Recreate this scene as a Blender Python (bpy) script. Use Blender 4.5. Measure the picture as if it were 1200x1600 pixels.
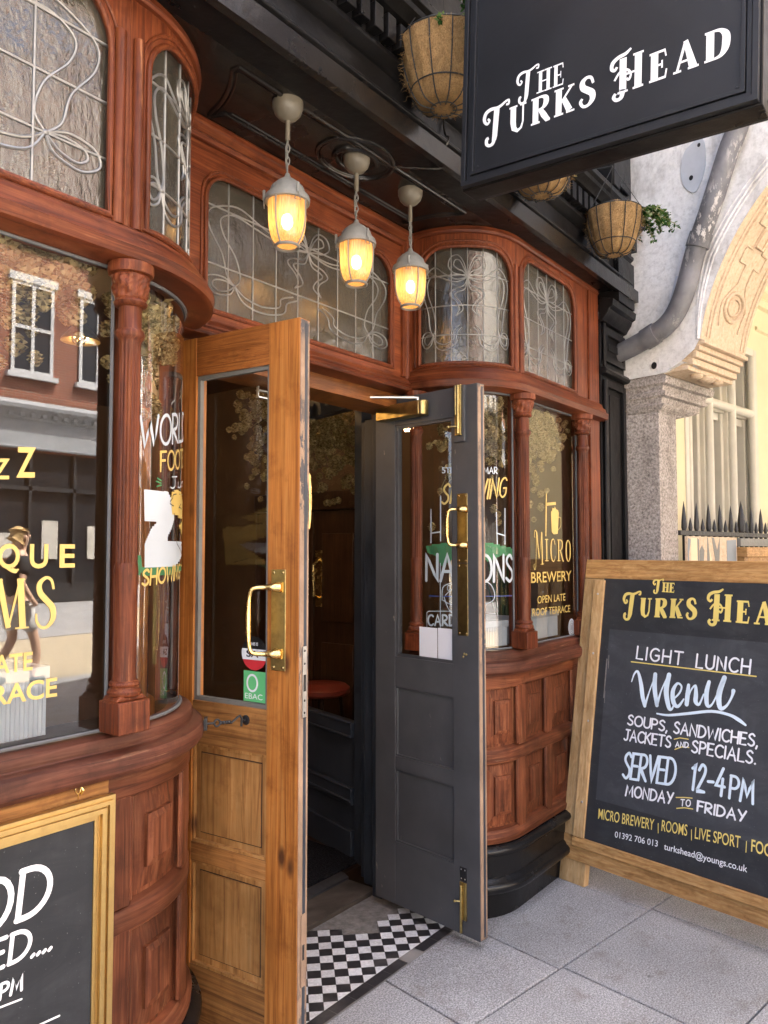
import bpy, bmesh, math, random
from mathutils import Vector, Matrix
for _o in list(bpy.data.objects):
    bpy.data.objects.remove(_o)
S = bpy.context.scene
COL = S.collection
R = math.radians
rnd = random.Random(7)

# ------------------------------------------------------------------ camera, sky, sun, exposure
AZ = R(37.7); PT = math.atan(60 / 1202.0); EYE = 1.5; FPX = 1202.0
FW = Vector((math.cos(AZ) * math.cos(PT), math.sin(AZ) * math.cos(PT), math.sin(PT)))
RT = Vector((math.sin(AZ), -math.cos(AZ), 0))
UPV = RT.cross(FW)
CAM = Vector((0, 0, EYE))
cd = bpy.data.cameras.new('camera'); cam = bpy.data.objects.new('camera', cd); COL.objects.link(cam)
cd.sensor_fit = 'VERTICAL'; cd.sensor_height = 36; cd.lens = 36 * FPX / 1600; cd.clip_start = 0.05; cd.clip_end = 500
m3 = Matrix((RT, UPV, -FW)).transposed()
cam.matrix_world = Matrix.Translation(CAM) @ m3.to_4x4()
S.camera = cam

SUN_EL = R(62); SUN_AZ = R(60)
W = bpy.data.worlds.new('World'); S.world = W; W.use_nodes = True
wn = W.node_tree; wn.nodes.clear()
wo = wn.nodes.new('ShaderNodeOutputWorld'); wb = wn.nodes.new('ShaderNodeBackground'); sk = wn.nodes.new('ShaderNodeTexSky')
sk.sky_type = 'NISHITA'; sk.sun_disc = False; sk.sun_elevation = SUN_EL; sk.sun_rotation = R(90) - SUN_AZ
sk.air_density = 0.6; sk.dust_density = 7.0; sk.ozone_density = 0.4
wb.inputs[1].default_value = 0.15
tint = wn.nodes.new('ShaderNodeMix'); tint.data_type = 'RGBA'; tint.blend_type = 'MULTIPLY'; tint.inputs[0].default_value = 1.0
tint.inputs[7].default_value = (1.0, 0.975, 0.935, 1)      # sky colour warmed a little to offset its blue cast
wn.links.new(sk.outputs[0], tint.inputs[6]); wn.links.new(tint.outputs[2], wb.inputs[0]); wn.links.new(wb.outputs[0], wo.inputs[0])
sl = bpy.data.lights.new('sun', 'SUN'); sl.energy = 4.3; sl.angle = R(0.5); sl.color = (1, 0.95, 0.87)
so = bpy.data.objects.new('sun', sl); COL.objects.link(so)
sdir = Vector((math.cos(SUN_EL) * math.cos(SUN_AZ), math.cos(SUN_EL) * math.sin(SUN_AZ), math.sin(SUN_EL)))
so.rotation_euler = (-sdir).to_track_quat('-Z', 'Y').to_euler(); so.location = (3, 8, 14)
S.view_settings.view_transform = 'Standard'; S.view_settings.look = 'None'
S.view_settings.exposure = 3.55; S.view_settings.gamma = 1; S.view_settings.use_curve_mapping = False
S.cycles.max_bounces = 10; S.cycles.transparent_max_bounces = 14; S.cycles.glossy_bounces = 5; S.cycles.diffuse_bounces = 5
S.cycles.caustics_reflective = False; S.cycles.caustics_refractive = False; S.cycles.sample_clamp_indirect = 6
S.cycles.use_denoising = True

def ray(px, py):
    return FW + RT * ((px - 600) / FPX) - UPV * ((py - 800) / FPX)
def on_plane(px, py, p0, n):
    d = ray(px, py); p0 = Vector(p0); n = Vector(n)
    return CAM + d * ((p0 - CAM).dot(n) / d.dot(n))

# ------------------------------------------------------------------ material helpers
def newmat(name):
    m = bpy.data.materials.new(name); m.use_nodes = True
    nt = m.node_tree; nt.nodes.clear()
    out = nt.nodes.new('ShaderNodeOutputMaterial')
    return m, nt, out
def nd(nt, t, ins=None, **kw):
    n = nt.nodes.new('ShaderNode' + t)
    for k, v in kw.items():
        setattr(n, k, v)
    for k, v in (ins or {}).items():
        if hasattr(v, 'is_linked') or isinstance(v, bpy.types.NodeSocket):
            nt.links.new(v, n.inputs[k])
        else:
            n.inputs[k].default_value = v
    return n
def c4(c):
    return (c[0], c[1], c[2], 1)
def ramp(nt, fac, stops):
    n = nt.nodes.new('ShaderNodeValToRGB'); nt.links.new(fac, n.inputs[0])
    e = n.color_ramp.elements
    while len(e) < len(stops):
        e.new(0.5)
    for i, (p, c) in enumerate(stops):
        e[i].position = p; e[i].color = c4(c) if not isinstance(c, float) else (c, c, c, 1)
    return n.outputs[0]
def mixc(nt, fac, a, b, mode='MIX'):
    n = nt.nodes.new('ShaderNodeMix'); n.data_type = 'RGBA'; n.blend_type = mode
    for i, v in ((0, fac), (6, a), (7, b)):
        if isinstance(v, bpy.types.NodeSocket):
            nt.links.new(v, n.inputs[i])
        else:
            n.inputs[i].default_value = v if i == 0 else c4(v)
    return n.outputs[2]
def coords(nt, scale=(1, 1, 1), rot=(0, 0, 0), loc=(0, 0, 0)):
    t = nt.nodes.new('ShaderNodeTexCoord'); m = nt.nodes.new('ShaderNodeMapping')
    nt.links.new(t.outputs['Object'], m.inputs[0])
    m.inputs['Scale'].default_value = scale; m.inputs['Rotation'].default_value = rot; m.inputs['Location'].default_value = loc
    return m.outputs[0]
def noise(nt, vec, scale, detail=4, rough=0.55, dist=0.0):
    return nd(nt, 'TexNoise', {'Vector': vec, 'Scale': scale, 'Detail': detail, 'Roughness': rough, 'Distortion': dist}).outputs[0]
def mth(nt, op, a, b=0.0, clamp=False):
    n = nt.nodes.new('ShaderNodeMath'); n.operation = op; n.use_clamp = clamp
    for i, v in ((0, a), (1, b)):
        if isinstance(v, bpy.types.NodeSocket):
            nt.links.new(v, n.inputs[i])
        else:
            n.inputs[i].default_value = v
    return n.outputs[0]
def finish(nt, out, col, rough=0.5, metal=0.0, bump=None, bstr=0.2, bdist=0.002, spec=0.5, coat=0.0, **extra):
    p = nt.nodes.new('ShaderNodeBsdfPrincipled')
    for k, v in (('Base Color', col), ('Roughness', rough), ('Metallic', metal), ('Specular IOR Level', spec), ('Coat Weight', coat)):
        if isinstance(v, bpy.types.NodeSocket):
            nt.links.new(v, p.inputs[k])
        else:
            p.inputs[k].default_value = c4(v) if k == 'Base Color' else v
    for k, v in extra.items():
        p.inputs[k.replace('_', ' ')].default_value = v
    if bump is not None:
        b = nt.nodes.new('ShaderNodeBump'); b.inputs['Strength'].default_value = bstr; b.inputs['Distance'].default_value = bdist
        nt.links.new(bump, b.inputs['Height']); nt.links.new(b.outputs[0], p.inputs['Normal'])
    nt.links.new(p.outputs[0], out.inputs[0])
    return p

def wood(name, along, dark, mid, light, rough=0.45, fine=60, knots=0.0, worn=0.0, wornc=(0.5, 0.3, 0.15), coat=0.0, dist=1.2, tone=0.55, stripe=0.0, spec=0.5):
    m, nt, out = newmat(name)
    sc = {'z': (fine, fine, 2.6), 'h': (2.6, 2.6, fine), 'y': (fine, 2.6, fine), 'd': (fine, 2.6, fine)}[along]
    gi = nd(nt, 'NewGeometry').outputs['Random Per Island']      # every piece of timber has its own grain
    off = nd(nt, 'CombineXYZ', {0: mth(nt, 'MULTIPLY', gi, 37.0), 1: mth(nt, 'MULTIPLY', gi, 53.0), 2: mth(nt, 'MULTIPLY', gi, 71.0)}).outputs[0]
    def shifted(v):
        return nd(nt, 'VectorMath', {0: v, 1: off}, operation='ADD').outputs[0]
    v = shifted(coords(nt, sc))
    g = noise(nt, v, 1.0, 6, 0.62, dist)
    v2 = shifted(coords(nt, tuple(a * 0.33 for a in sc), loc=(3, 1, 7)))
    g2 = noise(nt, v2, 1.0, 3, 0.5, 2.0)
    col = ramp(nt, g, [(0.25, dark), (0.5, mid), (0.78, light)])
    raw = coords(nt)
    t = noise(nt, raw, 3.1, 4, 0.6)
    tone_c = ramp(nt, t, [(0.3, float(1 - tone)), (0.65, 1.0)])
    col = mixc(nt, 1.0, col, tone_c, 'MULTIPLY')
    g2r = ramp(nt, g2, [(0.35, 0.72), (0.65, 1.0)])
    col = mixc(nt, 0.8, col, g2r, 'MULTIPLY')
    col = mixc(nt, 1.0, col, ramp(nt, mth(nt, 'FRACT', mth(nt, 'MULTIPLY', gi, 17.3)), [(0.0, 0.78), (1.0, 1.12)]), 'MULTIPLY')
    if stripe:
        w = nd(nt, 'TexWave', {'Vector': coords(nt, tuple(a * 0.22 for a in sc)), 'Scale': 1.3, 'Distortion': 5.0, 'Detail': 3.0, 'Detail Scale': 1.2}, wave_type='BANDS', bands_direction={'z': 'DIAGONAL', 'h': 'Z', 'y': 'Z', 'd': 'Z'}[along]).outputs[1]
        wr = ramp(nt, w, [(0.15, dark), (0.6, (1, 1, 1))])
        col = mixc(nt, stripe, col, wr, 'MULTIPLY')
    if knots:
        ks = {'z': (9, 9, 4.0), 'h': (4, 4, 9), 'y': (9, 4.0, 9), 'd': (9, 4, 9)}[along]
        vo = nd(nt, 'TexVoronoi', {'Vector': coords(nt, ks), 'Scale': 1.0, 'Randomness': 1.0})
        k = ramp(nt, vo.outputs['Distance'], [(0.07, 1.0), (0.16, 0.0)])
        col = mixc(nt, mth(nt, 'MULTIPLY', k, knots), col, (0.06, 0.022, 0.01))
    if worn:
        wv = noise(nt, coords(nt, tuple(a * 0.5 for a in sc), loc=(9, 9, 2)), 1.0, 8, 0.75, 0.5)
        wf = ramp(nt, wv, [(0.60, 0.0), (0.72, 1.0)])
        wm = noise(nt, raw, 5.0, 3, 0.6)
        wf = mth(nt, 'MULTIPLY', wf, ramp(nt, wm, [(0.45, 0.0), (0.62, 1.0)]))
        col = mixc(nt, mth(nt, 'MULTIPLY', wf, worn), col, wornc)
    dz = noise(nt, coords(nt, loc=(2, 8, 4)), 11, 7, 0.72)
    col = mixc(nt, mth(nt, 'MULTIPLY', ramp(nt, dz, [(0.52, 0.0), (0.72, 1.0)]), 0.55), col, tuple(a * 0.6 for a in dark))
    rr = mth(nt, 'ADD', mth(nt, 'MULTIPLY', t, 0.25), rough - 0.12)
    finish(nt, out, col, rr, bump=g, bstr=0.45, bdist=0.002, coat=coat, spec=spec)
    return m

def paint(name, colr, rough=0.4, var=0.25, bstr=0.15, chips=0.0, chipc=(0.45, 0.3, 0.17), spec=0.5, bscale=9, streak=False, thr=0.66):
    m, nt, out = newmat(name)
    v = coords(nt)
    n1 = noise(nt, v, 4.0, 5, 0.6)
    lo = tuple(a * (1 - var) for a in colr); hi = tuple(min(1, a * (1 + var)) for a in colr)
    col = ramp(nt, n1, [(0.3, lo), (0.7, hi)])
    if chips:
        n2 = noise(nt, coords(nt, (1, 1, 0.35) if streak else (1, 1, 1), loc=(5, 2, 1)), 38, 7, 0.72)
        n3 = noise(nt, v, 3.0, 2, 0.5)
        f = mth(nt, 'MULTIPLY', ramp(nt, n2, [(thr, 0.0), (thr + 0.03, 1.0)]), ramp(nt, n3, [(0.48, 0.0), (0.6, 1.0)]))
        col = mixc(nt, mth(nt, 'MULTIPLY', f, chips), col, chipc)
    b = noise(nt, coords(nt, (1, 1, 1), loc=(1, 1, 1)), bscale, 4, 0.5)
    rr = mth(nt, 'ADD', mth(nt, 'MULTIPLY', n1, 0.25), rough - 0.12)
    finish(nt, out, col, rr, bump=b, bstr=bstr, bdist=0.01, spec=spec)
    return m

def metal(name, colr, rough=0.3, tarnish=0.4, tc=(0.12, 0.08, 0.03)):
    m, nt, out = newmat(name)
    n1 = noise(nt, coords(nt), 26, 5, 0.65)
    col = mixc(nt, mth(nt, 'MULTIPLY', ramp(nt, n1, [(0.45, 0.0), (0.75, 1.0)]), tarnish), colr, tc)
    rr = mth(nt, 'ADD', mth(nt, 'MULTIPLY', n1, 0.3), rough - 0.12)
    finish(nt, out, col, rr, metal=1.0, bump=n1, bstr=0.08, bdist=0.002)
    return m

def thin_glass(name, tint=(0.97, 0.985, 0.98), boost=1.9, rough=0.0, wobble=0.0, wscale=(1, 1, 1)):
    m, nt, out = newmat(name)
    lw = nd(nt, 'LayerWeight', {'Blend': 0.5})
    f = mth(nt, 'POWER', lw.outputs['Facing'], 5.0)
    f = mth(nt, 'MULTIPLY', mth(nt, 'MULTIPLY_ADD', f, 0.96), boost, True)
    nt.nodes[-2].inputs[2].default_value = 0.042
    for n in nt.nodes:
        if n.type == 'MATH' and n.operation == 'MULTIPLY_ADD':
            n.inputs[2].default_value = 0.042
    tr = nd(nt, 'BsdfTransparent', {0: c4(tint)})
    gl = nd(nt, 'BsdfGlossy', {0: (1, 1, 1, 1), 'Roughness': rough})
    if wobble:
        b = nt.nodes.new('ShaderNodeBump'); b.inputs['Strength'].default_value = wobble; b.inputs['Distance'].default_value = 0.01
        nt.links.new(noise(nt, coords(nt, wscale), 3.0, 2, 0.4), b.inputs['Height']); nt.links.new(b.outputs[0], gl.inputs['Normal'])
    mx = nd(nt, 'MixShader', {0: f, 1: tr.outputs[0], 2: gl.outputs[0]})
    nt.links.new(mx.outputs[0], out.inputs[0])
    return m

def leaded(name, tintlo, tinthi, body, rough=0.08):
    """textured cathedral glass: partly see-through, partly grey with grime, rippled reflection"""
    m, nt, out = newmat(name)
    v = coords(nt, (1, 1, 0.45))
    rip = noise(nt, v, 95, 3, 0.6, 0.4)
    rip2 = noise(nt, coords(nt, (1, 1, 0.6)), 14, 2, 0.5)
    h = mth(nt, 'ADD', rip, mth(nt, 'MULTIPLY', rip2, 2.0))
    b = nt.nodes.new('ShaderNodeBump'); b.inputs['Strength'].default_value = 0.35; b.inputs['Distance'].default_value = 0.006
    nt.links.new(h, b.inputs['Height'])
    big = noise(nt, coords(nt), 5.0, 4, 0.6)
    dcol = ramp(nt, big, [(0.3, tuple(a * 0.6 for a in body)), (0.7, body)])
    geo = nd(nt, 'NewGeometry')
    dcol = mixc(nt, 0.75, dcol, ramp(nt, geo.outputs['Random Per Island'], [(0.0, (0.5, 0.5, 0.5)), (1.0, (1.2, 1.15, 1.05))]), 'MULTIPLY')
    lw = nd(nt, 'LayerWeight', {'Blend': 0.5})
    f = mth(nt, 'POWER', lw.outputs['Facing'], 5.0)
    fa = nt.nodes.new('ShaderNodeMath'); fa.operation = 'MULTIPLY_ADD'; fa.inputs[1].default_value = 0.9; fa.inputs[2].default_value = 0.085
    fa.use_clamp = True
    nt.links.new(f, fa.inputs[0])
    tcol = ramp(nt, big, [(0.3, tintlo), (0.7, tinthi)])
    tr = nd(nt, 'BsdfTransparent', {0: tcol})
    df = nd(nt, 'BsdfDiffuse', {0: dcol}); tl = nd(nt, 'BsdfTranslucent', {0: dcol})
    nt.links.new(b.outputs[0], tl.inputs['Normal'])
    ad = nd(nt, 'MixShader', {0: 0.4, 1: df.outputs[0], 2: tl.outputs[0]})
    mx0 = nd(nt, 'MixShader', {0: 0.42, 1: tr.outputs[0], 2: ad.outputs[0]})
    gl = nd(nt, 'BsdfGlossy', {0: (1, 1, 1, 1), 'Roughness': rough}); nt.links.new(b.outputs[0], gl.inputs['Normal'])
    mx = nd(nt, 'MixShader', {0: fa.outputs[0], 1: mx0.outputs[0], 2: gl.outputs[0]})
    nt.links.new(mx.outputs[0], out.inputs[0])
    return m

def emis(name, colr, stren):
    m, nt, out = newmat(name)
    e = nd(nt, 'Emission', {0: c4(colr), 1: stren}); nt.links.new(e.outputs[0], out.inputs[0])
    return m

MT = {}
RD, RM, RL = (0.038, 0.008, 0.004), (0.19, 0.046, 0.0165), (0.36, 0.118, 0.042)
MT['red_v'] = wood('mahogany_upright', 'z', RD, RM, RL, 0.42, 75, worn=0.9, wornc=(0.45, 0.2, 0.085), spec=0.22)
MT['red_h'] = wood('mahogany_level', 'h', RD, RM, RL, 0.42, 75, worn=0.9, wornc=(0.42, 0.19, 0.09), spec=0.22)
BD, BM, BL = (0.04, 0.010, 0.005), (0.21, 0.063, 0.026), (0.41, 0.165, 0.075)
MT['low_v'] = wood('weathered_mahogany_upright', 'z', BD, BM, BL, 0.48, 55, worn=1.0, wornc=(0.47, 0.27, 0.14), tone=0.72, spec=0.2)
MT['low_h'] = wood('weathered_mahogany_level', 'h', BD, BM, BL, 0.48, 55, worn=1.0, wornc=(0.40, 0.25, 0.15), tone=0.75, spec=0.2)
MT['sill'] = wood('sill_mahogany', 'h', (0.035, 0.010, 0.006), (0.15, 0.048, 0.026), (0.26, 0.105, 0.058), 0.5, 55, worn=1.0, wornc=(0.38, 0.22, 0.13), tone=0.7, spec=0.25)
PD, PM, PL = (0.25, 0.07, 0.013), (0.55, 0.205, 0.042), (0.70, 0.33, 0.088)
MT['pine_v'] = wood('pine_upright', 'z', PD, PM, PL, 0.42, 110, knots=0.9, tone=0.3, stripe=0.15, spec=0.35)
MT['pine_h'] = wood('pine_level', 'h', (0.13, 0.034, 0.008), (0.34, 0.115, 0.026), (0.50, 0.205, 0.055), 0.42, 70, knots=0.7, tone=0.4, stripe=0.0, dist=4.5, spec=0.35)
MT['pine_low'] = wood('pine_panel_bare', 'z', (0.24, 0.09, 0.026), (0.62, 0.31, 0.095), (0.74, 0.44, 0.17), 0.6, 38, knots=0.9, tone=0.5, spec=0.25)
MT['pine_lowh'] = wood('pine_rail_bare', 'h', (0.16, 0.06, 0.017), (0.52, 0.235, 0.068), (0.66, 0.35, 0.12), 0.6, 70, knots=0.6, tone=0.5, stripe=0.25, spec=0.25)
MT['oak_v'] = wood('frame_timber_upright', 'z', (0.40, 0.22, 0.085), (0.62, 0.40, 0.18), (0.74, 0.53, 0.28), 0.5, 60, knots=0.7, tone=0.15, spec=0.3)
MT['oak_h'] = wood('frame_timber_level', 'y', (0.30, 0.14, 0.045), (0.52, 0.29, 0.105), (0.66, 0.42, 0.18), 0.5, 60, knots=0.7, tone=0.2, stripe=0.2, spec=0.3)
MT['edge'] = paint('door_edge_bare', (0.3, 0.2, 0.13), 0.7, 0.4, 0.5, chips=1.0, chipc=(0.07, 0.065, 0.065), bscale=40, streak=True, thr=0.5)
MT['grey'] = paint('door_charcoal', (0.068, 0.07, 0.074), 0.42, 0.22, 0.12, chips=0.85, chipc=(0.32, 0.28, 0.23), thr=0.64, streak=True)
MT['navy'] = paint('lobby_blue_black', (0.03, 0.037, 0.048), 0.4, 0.3, 0.1, chips=0.4, chipc=(0.2, 0.2, 0.2), thr=0.72)
MT['black'] = paint('gloss_black', (0.008, 0.0076, 0.0076), 0.3, 0.4, 0.3, bscale=14, chips=0.3, chipc=(0.09, 0.075, 0.06), thr=0.64, spec=0.16)
MT['plinth'] = paint('plinth_black', (0.0075, 0.0075, 0.008), 0.25, 0.3, 0.3, bscale=16, chips=0.4, chipc=(0.1, 0.095, 0.09), thr=0.69, spec=0.32)
MT['soffit'] = paint('soffit_black', (0.0095, 0.0078, 0.0065), 0.24, 0.3, 0.18, bscale=20)
MT['signblk'] = paint('sign_black', (0.011, 0.012, 0.0145), 0.4, 0.12, 0.05, bscale=40, spec=0.4)
def board(name, colr, ghost):
    m, nt, out = newmat(name)
    a = noise(nt, coords(nt, (1, 1, 2.2), rot=(0.4, 0.3, 0)), 5, 6, 0.65, 1.2); b = noise(nt, coords(nt, (14, 14, 2), rot=(0.3, 0, 0)), 1.2, 5, 0.6)
    f = mth(nt, 'MULTIPLY', ramp(nt, a, [(0.42, 0.0), (0.75, 1.0)]), ramp(nt, b, [(0.35, 0.2), (0.7, 1.0)]))
    col = mixc(nt, mth(nt, 'MULTIPLY', f, ghost), colr, (0.30, 0.31, 0.32))
    sp = noise(nt, coords(nt), 210, 2, 0.5); col = mixc(nt, mth(nt, 'MULTIPLY', ramp(nt, sp, [(0.72, 0.0), (0.76, 1.0)]), 0.3), col, (0.4, 0.4, 0.4))
    finish(nt, out, col, 0.62, bump=sp, bstr=0.03, bdist=0.002, spec=0.25)
    return m
MT['chalk'] = board('chalkboard', (0.026, 0.028, 0.031), 0.10)
MT['chalk2'] = board('chalkboard_matt_panel', (0.045, 0.049, 0.055), 0.16)
MT['white'] = paint('white_paint_pen', (0.80, 0.82, 0.84), 0.6, 0.06, 0.05)
MT['winwhite'] = paint('window_white', (0.47, 0.52, 0.55), 0.6, 0.08, 0.05)
MT['pen'] = paint('pale_blue_pen', (0.66, 0.78, 0.86), 0.6, 0.1, 0.05)
MT['yellow'] = paint('yellow_lettering', (0.76, 0.60, 0.165), 0.5, 0.06, 0.03)
MT['goldleaf'] = paint('gold_window_lettering', (0.60, 0.43, 0.12), 0.42, 0.1, 0.05)
MT['goldframe'] = metal('dull_gold_paint', (0.55, 0.38, 0.15), 0.42, 0.35, (0.3, 0.2, 0.08))
MT['green'] = paint('green_window_paint', (0.035, 0.16, 0.06), 0.6, 0.3, 0.1)
MT['stgreen'] = paint('sticker_green', (0.12, 0.50, 0.19), 0.5, 0.05, 0.02)
MT['stblack'] = paint('sticker_black', (0.01, 0.01, 0.01), 0.5, 0.05, 0.02)
MT['stred'] = paint('sticker_red', (0.55, 0.03, 0.04), 0.5, 0.05, 0.02)
MT['stwhite'] = paint('sticker_white', (0.74, 0.78, 0.80), 0.5, 0.04, 0.02)
MT['paper'] = paint('white_paper', (0.78, 0.80, 0.84), 0.7, 0.03, 0.05)
MT['brass'] = metal('polished_brass', (0.85, 0.62, 0.25), 0.22, 0.25, (0.3, 0.19, 0.06))
MT['oldbrass'] = metal('tarnished_brass', (0.52, 0.4, 0.16), 0.34, 0.6, (0.16, 0.12, 0.05))
MT['steel'] = metal('steel', (0.62, 0.62, 0.6), 0.3, 0.3, (0.25, 0.24, 0.22))
MT['iron'] = paint('black_iron', (0.012, 0.012, 0.013), 0.45, 0.4, 0.4, bscale=40)
MT['lead'] = metal('lead_came', (0.30, 0.30, 0.29), 0.5, 0.5, (0.18, 0.18, 0.18))
MT['pipe'] = paint('lead_pipe', (0.12, 0.12, 0.125), 0.55, 0.6, 0.6, chips=0.9, chipc=(0.45, 0.43, 0.4), bscale=18, thr=0.53, streak=True)
MT['lampgrey'] = paint('lamp_grey', (0.165, 0.165, 0.15), 0.55, 0.18, 0.25, bscale=60)
MT['lamprose'] = paint('lamp_rose_grey', (0.135, 0.118, 0.085), 0.4, 0.15, 0.15, bscale=60)
MT['wire'] = paint('basket_wire', (0.012, 0.013, 0.012), 0.5, 0.3, 0.2)
MT['glass'] = thin_glass('window_glass', boost=2.0, wobble=0.012)
MT['bentglass'] = thin_glass('bent_window_glass', boost=2.0, wobble=0.05, wscale=(2.2, 2.2, 0.35))
MT['doorglass'] = thin_glass('door_glass', boost=1.5)
MT['leadglass'] = leaded('cathedral_glass', (0.24, 0.235, 0.2), (0.5, 0.49, 0.42), (0.21, 0.2, 0.165))
def build_coir():
    m, nt, out = newmat('coir_liner')
    v = coords(nt)
    a = noise(nt, coords(nt, (1, 1, 0.5)), 160, 5, 0.7, 2.5)
    b = noise(nt, v, 22, 4, 0.6, 1.0)
    col = ramp(nt, a, [(0.3, (0.24, 0.12, 0.045)), (0.5, (0.68, 0.42, 0.18)), (0.72, (0.86, 0.62, 0.31))])
    col = mixc(nt, 0.7, col, ramp(nt, b, [(0.3, 0.5), (0.62, 1.0)]), 'MULTIPLY')
    finish(nt, out, col, 0.95, bump=mth(nt, 'ADD', a, b), bstr=1.0, bdist=0.03, spec=0.1)
    return m
MT['coir'] = build_coir()
def build_granite():
    m, nt, out = newmat('granite_paving')
    v = coords(nt)
    a = noise(nt, v, 170, 3, 0.75)
    a2 = noise(nt, coords(nt, loc=(3, 2, 1)), 420, 2, 0.6)
    b = noise(nt, v, 1.6, 5, 0.6)
    b2 = noise(nt, v, 7, 4, 0.65)
    col = ramp(nt, a, [(0.36, (0.18, 0.18, 0.181)), (0.5, (0.345, 0.346, 0.35)), (0.66, (0.58, 0.582, 0.588))])
    col = mixc(nt, 0.6, col, ramp(nt, a2, [(0.38, 0.5), (0.52, 1.0)]), 'MULTIPLY')
    col = mixc(nt, 0.8, col, ramp(nt, b, [(0.3, 0.68), (0.65, 1.04)]), 'MULTIPLY')
    st = mth(nt, 'MULTIPLY', ramp(nt, b2, [(0.54, 0.0), (0.72, 1.0)]), 0.5)
    col = mixc(nt, st, col, (0.13, 0.105, 0.08))
    geo = nd(nt, 'NewGeometry')
    col = mixc(nt, 1.0, col, ramp(nt, geo.outputs['Random Per Island'], [(0.0, 0.86), (1.0, 1.06)]), 'MULTIPLY')
    # trodden gum marks
    vo = nd(nt, 'TexVoronoi', {'Vector': coords(nt, (1, 1, 1), loc=(0.3, 0.1, 0)), 'Scale': 3.2, 'Randomness': 1.0})
    gum = ramp(nt, vo.outputs['Distance'], [(0.04, 1.0), (0.06, 0.0)])
    col = mixc(nt, mth(nt, 'MULTIPLY', gum, 0.6), col, (0.07, 0.065, 0.06))
    finish(nt, out, col, 0.68, bump=mth(nt, 'ADD', a, a2), bstr=0.35, bdist=0.003, spec=0.3)
    return m
MT['granite'] = build_granite()
def build_stone(name, lo, mid, hi, sc=60, dirt=(0.08, 0.07, 0.06), dstr=0.6, bstr=0.6, big=2.5, speck=True):
    m, nt, out = newmat(name)
    v = coords(nt)
    a = noise(nt, v, sc, 6, 0.7)
    b = noise(nt, v, big, 6, 0.62, 0.4)
    c = noise(nt, coords(nt, (1, 1, 0.3), loc=(4, 4, 4)), 9, 6, 0.7)
    col = ramp(nt, a, [(0.32, lo), (0.5, mid), (0.68, hi)])
    d = mth(nt, 'MULTIPLY', ramp(nt, b, [(0.47, 0.0), (0.7, 1.0)]), ramp(nt, c, [(0.42, 0.0), (0.65, 1.0)]))
    col = mixc(nt, mth(nt, 'MULTIPLY', d, dstr), col, dirt)
    finish(nt, out, col, 0.85, bump=mth(nt, 'ADD', a, mth(nt, 'MULTIPLY', c, 2.0)), bstr=bstr, bdist=0.006, spec=0.2)
    return m
MT['pier'] = build_stone('granite_pier', (0.11, 0.095, 0.085), (0.34, 0.305, 0.27), (0.54, 0.49, 0.44), 80, dstr=0.85, bstr=0.7)
MT['render'] = build_stone('limewashed_wall', (0.58, 0.575, 0.55), (0.73, 0.725, 0.70), (0.80, 0.795, 0.77), 38, dirt=(0.25, 0.23, 0.2), dstr=0.75, bstr=0.8, big=3.2)
MT['tanstone'] = build_stone('buff_painted_stone', (0.46, 0.35, 0.235), (0.58, 0.455, 0.315), (0.64, 0.52, 0.375), 50, dirt=(0.33, 0.22, 0.14), dstr=0.5, bstr=0.35)
MT['tandark'] = paint('carving_grime', (0.2, 0.13, 0.075), 0.8, 0.3, 0.3)
MT['cream'] = paint('cream_yellow_wall', (0.66, 0.59, 0.385), 0.7, 0.05, 0.2, bscale=5)
MT['mullion'] = paint('cream_mullion', (0.56, 0.53, 0.45), 0.55, 0.08, 0.2, chips=0.8, chipc=(0.75, 0.75, 0.74), thr=0.68)
MT['concrete'] = build_stone('worn_concrete', (0.13, 0.12, 0.108), (0.19, 0.178, 0.16), (0.26, 0.24, 0.22), 30, dirt=(0.07, 0.055, 0.045), dstr=0.7, bstr=0.4)
MT['woodstep'] = wood('threshold_timber', 'h', (0.05, 0.04, 0.032), (0.12, 0.098, 0.078), (0.19, 0.16, 0.13), 0.6, 45, worn=0.3, spec=0.2)
def build_tile(name, a, b, rough):
    m, nt, out = newmat(name)
    n = noise(nt, coords(nt), 75, 6, 0.7, 0.8)
    geo = nd(nt, 'NewGeometry')
    col = ramp(nt, n, [(0.32, a), (0.62, b)])
    col = mixc(nt, 1.0, col, ramp(nt, geo.outputs['Random Per Island'], [(0.0, 0.8), (1.0, 1.0)]), 'MULTIPLY')
    w = noise(nt, coords(nt), 6, 4, 0.6)
    col = mixc(nt, mth(nt, 'MULTIPLY', ramp(nt, w, [(0.55, 0.0), (0.75, 1.0)]), 0.3), col, (0.2, 0.18, 0.16))
    finish(nt, out, col, rough, bump=w, bstr=0.1, bdist=0.003, spec=0.4)
    return m
MT['tilew'] = build_tile('white_marble_tile', (0.60, 0.605, 0.60), (0.84, 0.845, 0.84), 0.4)
MT['tileb'] = build_tile('black_tile', (0.022, 0.021, 0.022), (0.04, 0.038, 0.04), 0.42)
MT['grout'] = paint('grout', (0.2, 0.19, 0.175), 0.9, 0.3, 0.3)
MT['joint'] = paint('paving_joint', (0.12, 0.115, 0.11), 0.9, 0.3, 0.3)
def build_mat():
    m, nt, out = newmat('coarse_mat')
    v = nd(nt, 'TexVoronoi', {'Vector': coords(nt), 'Scale': 190.0}).outputs['Distance']
    n = noise(nt, coords(nt), 120, 3, 0.7)
    col = ramp(nt, n, [(0.4, (0.006, 0.006, 0.007)), (0.75, (0.05, 0.05, 0.055))])
    finish(nt, out, col, 0.95, bump=v, bstr=1.0, bdist=0.01, spec=0.1)
    return m
MT['doormat'] = build_mat()
MT['alu'] = metal('trim_alloy', (0.3, 0.31, 0.33), 0.4, 0.2)
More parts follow.
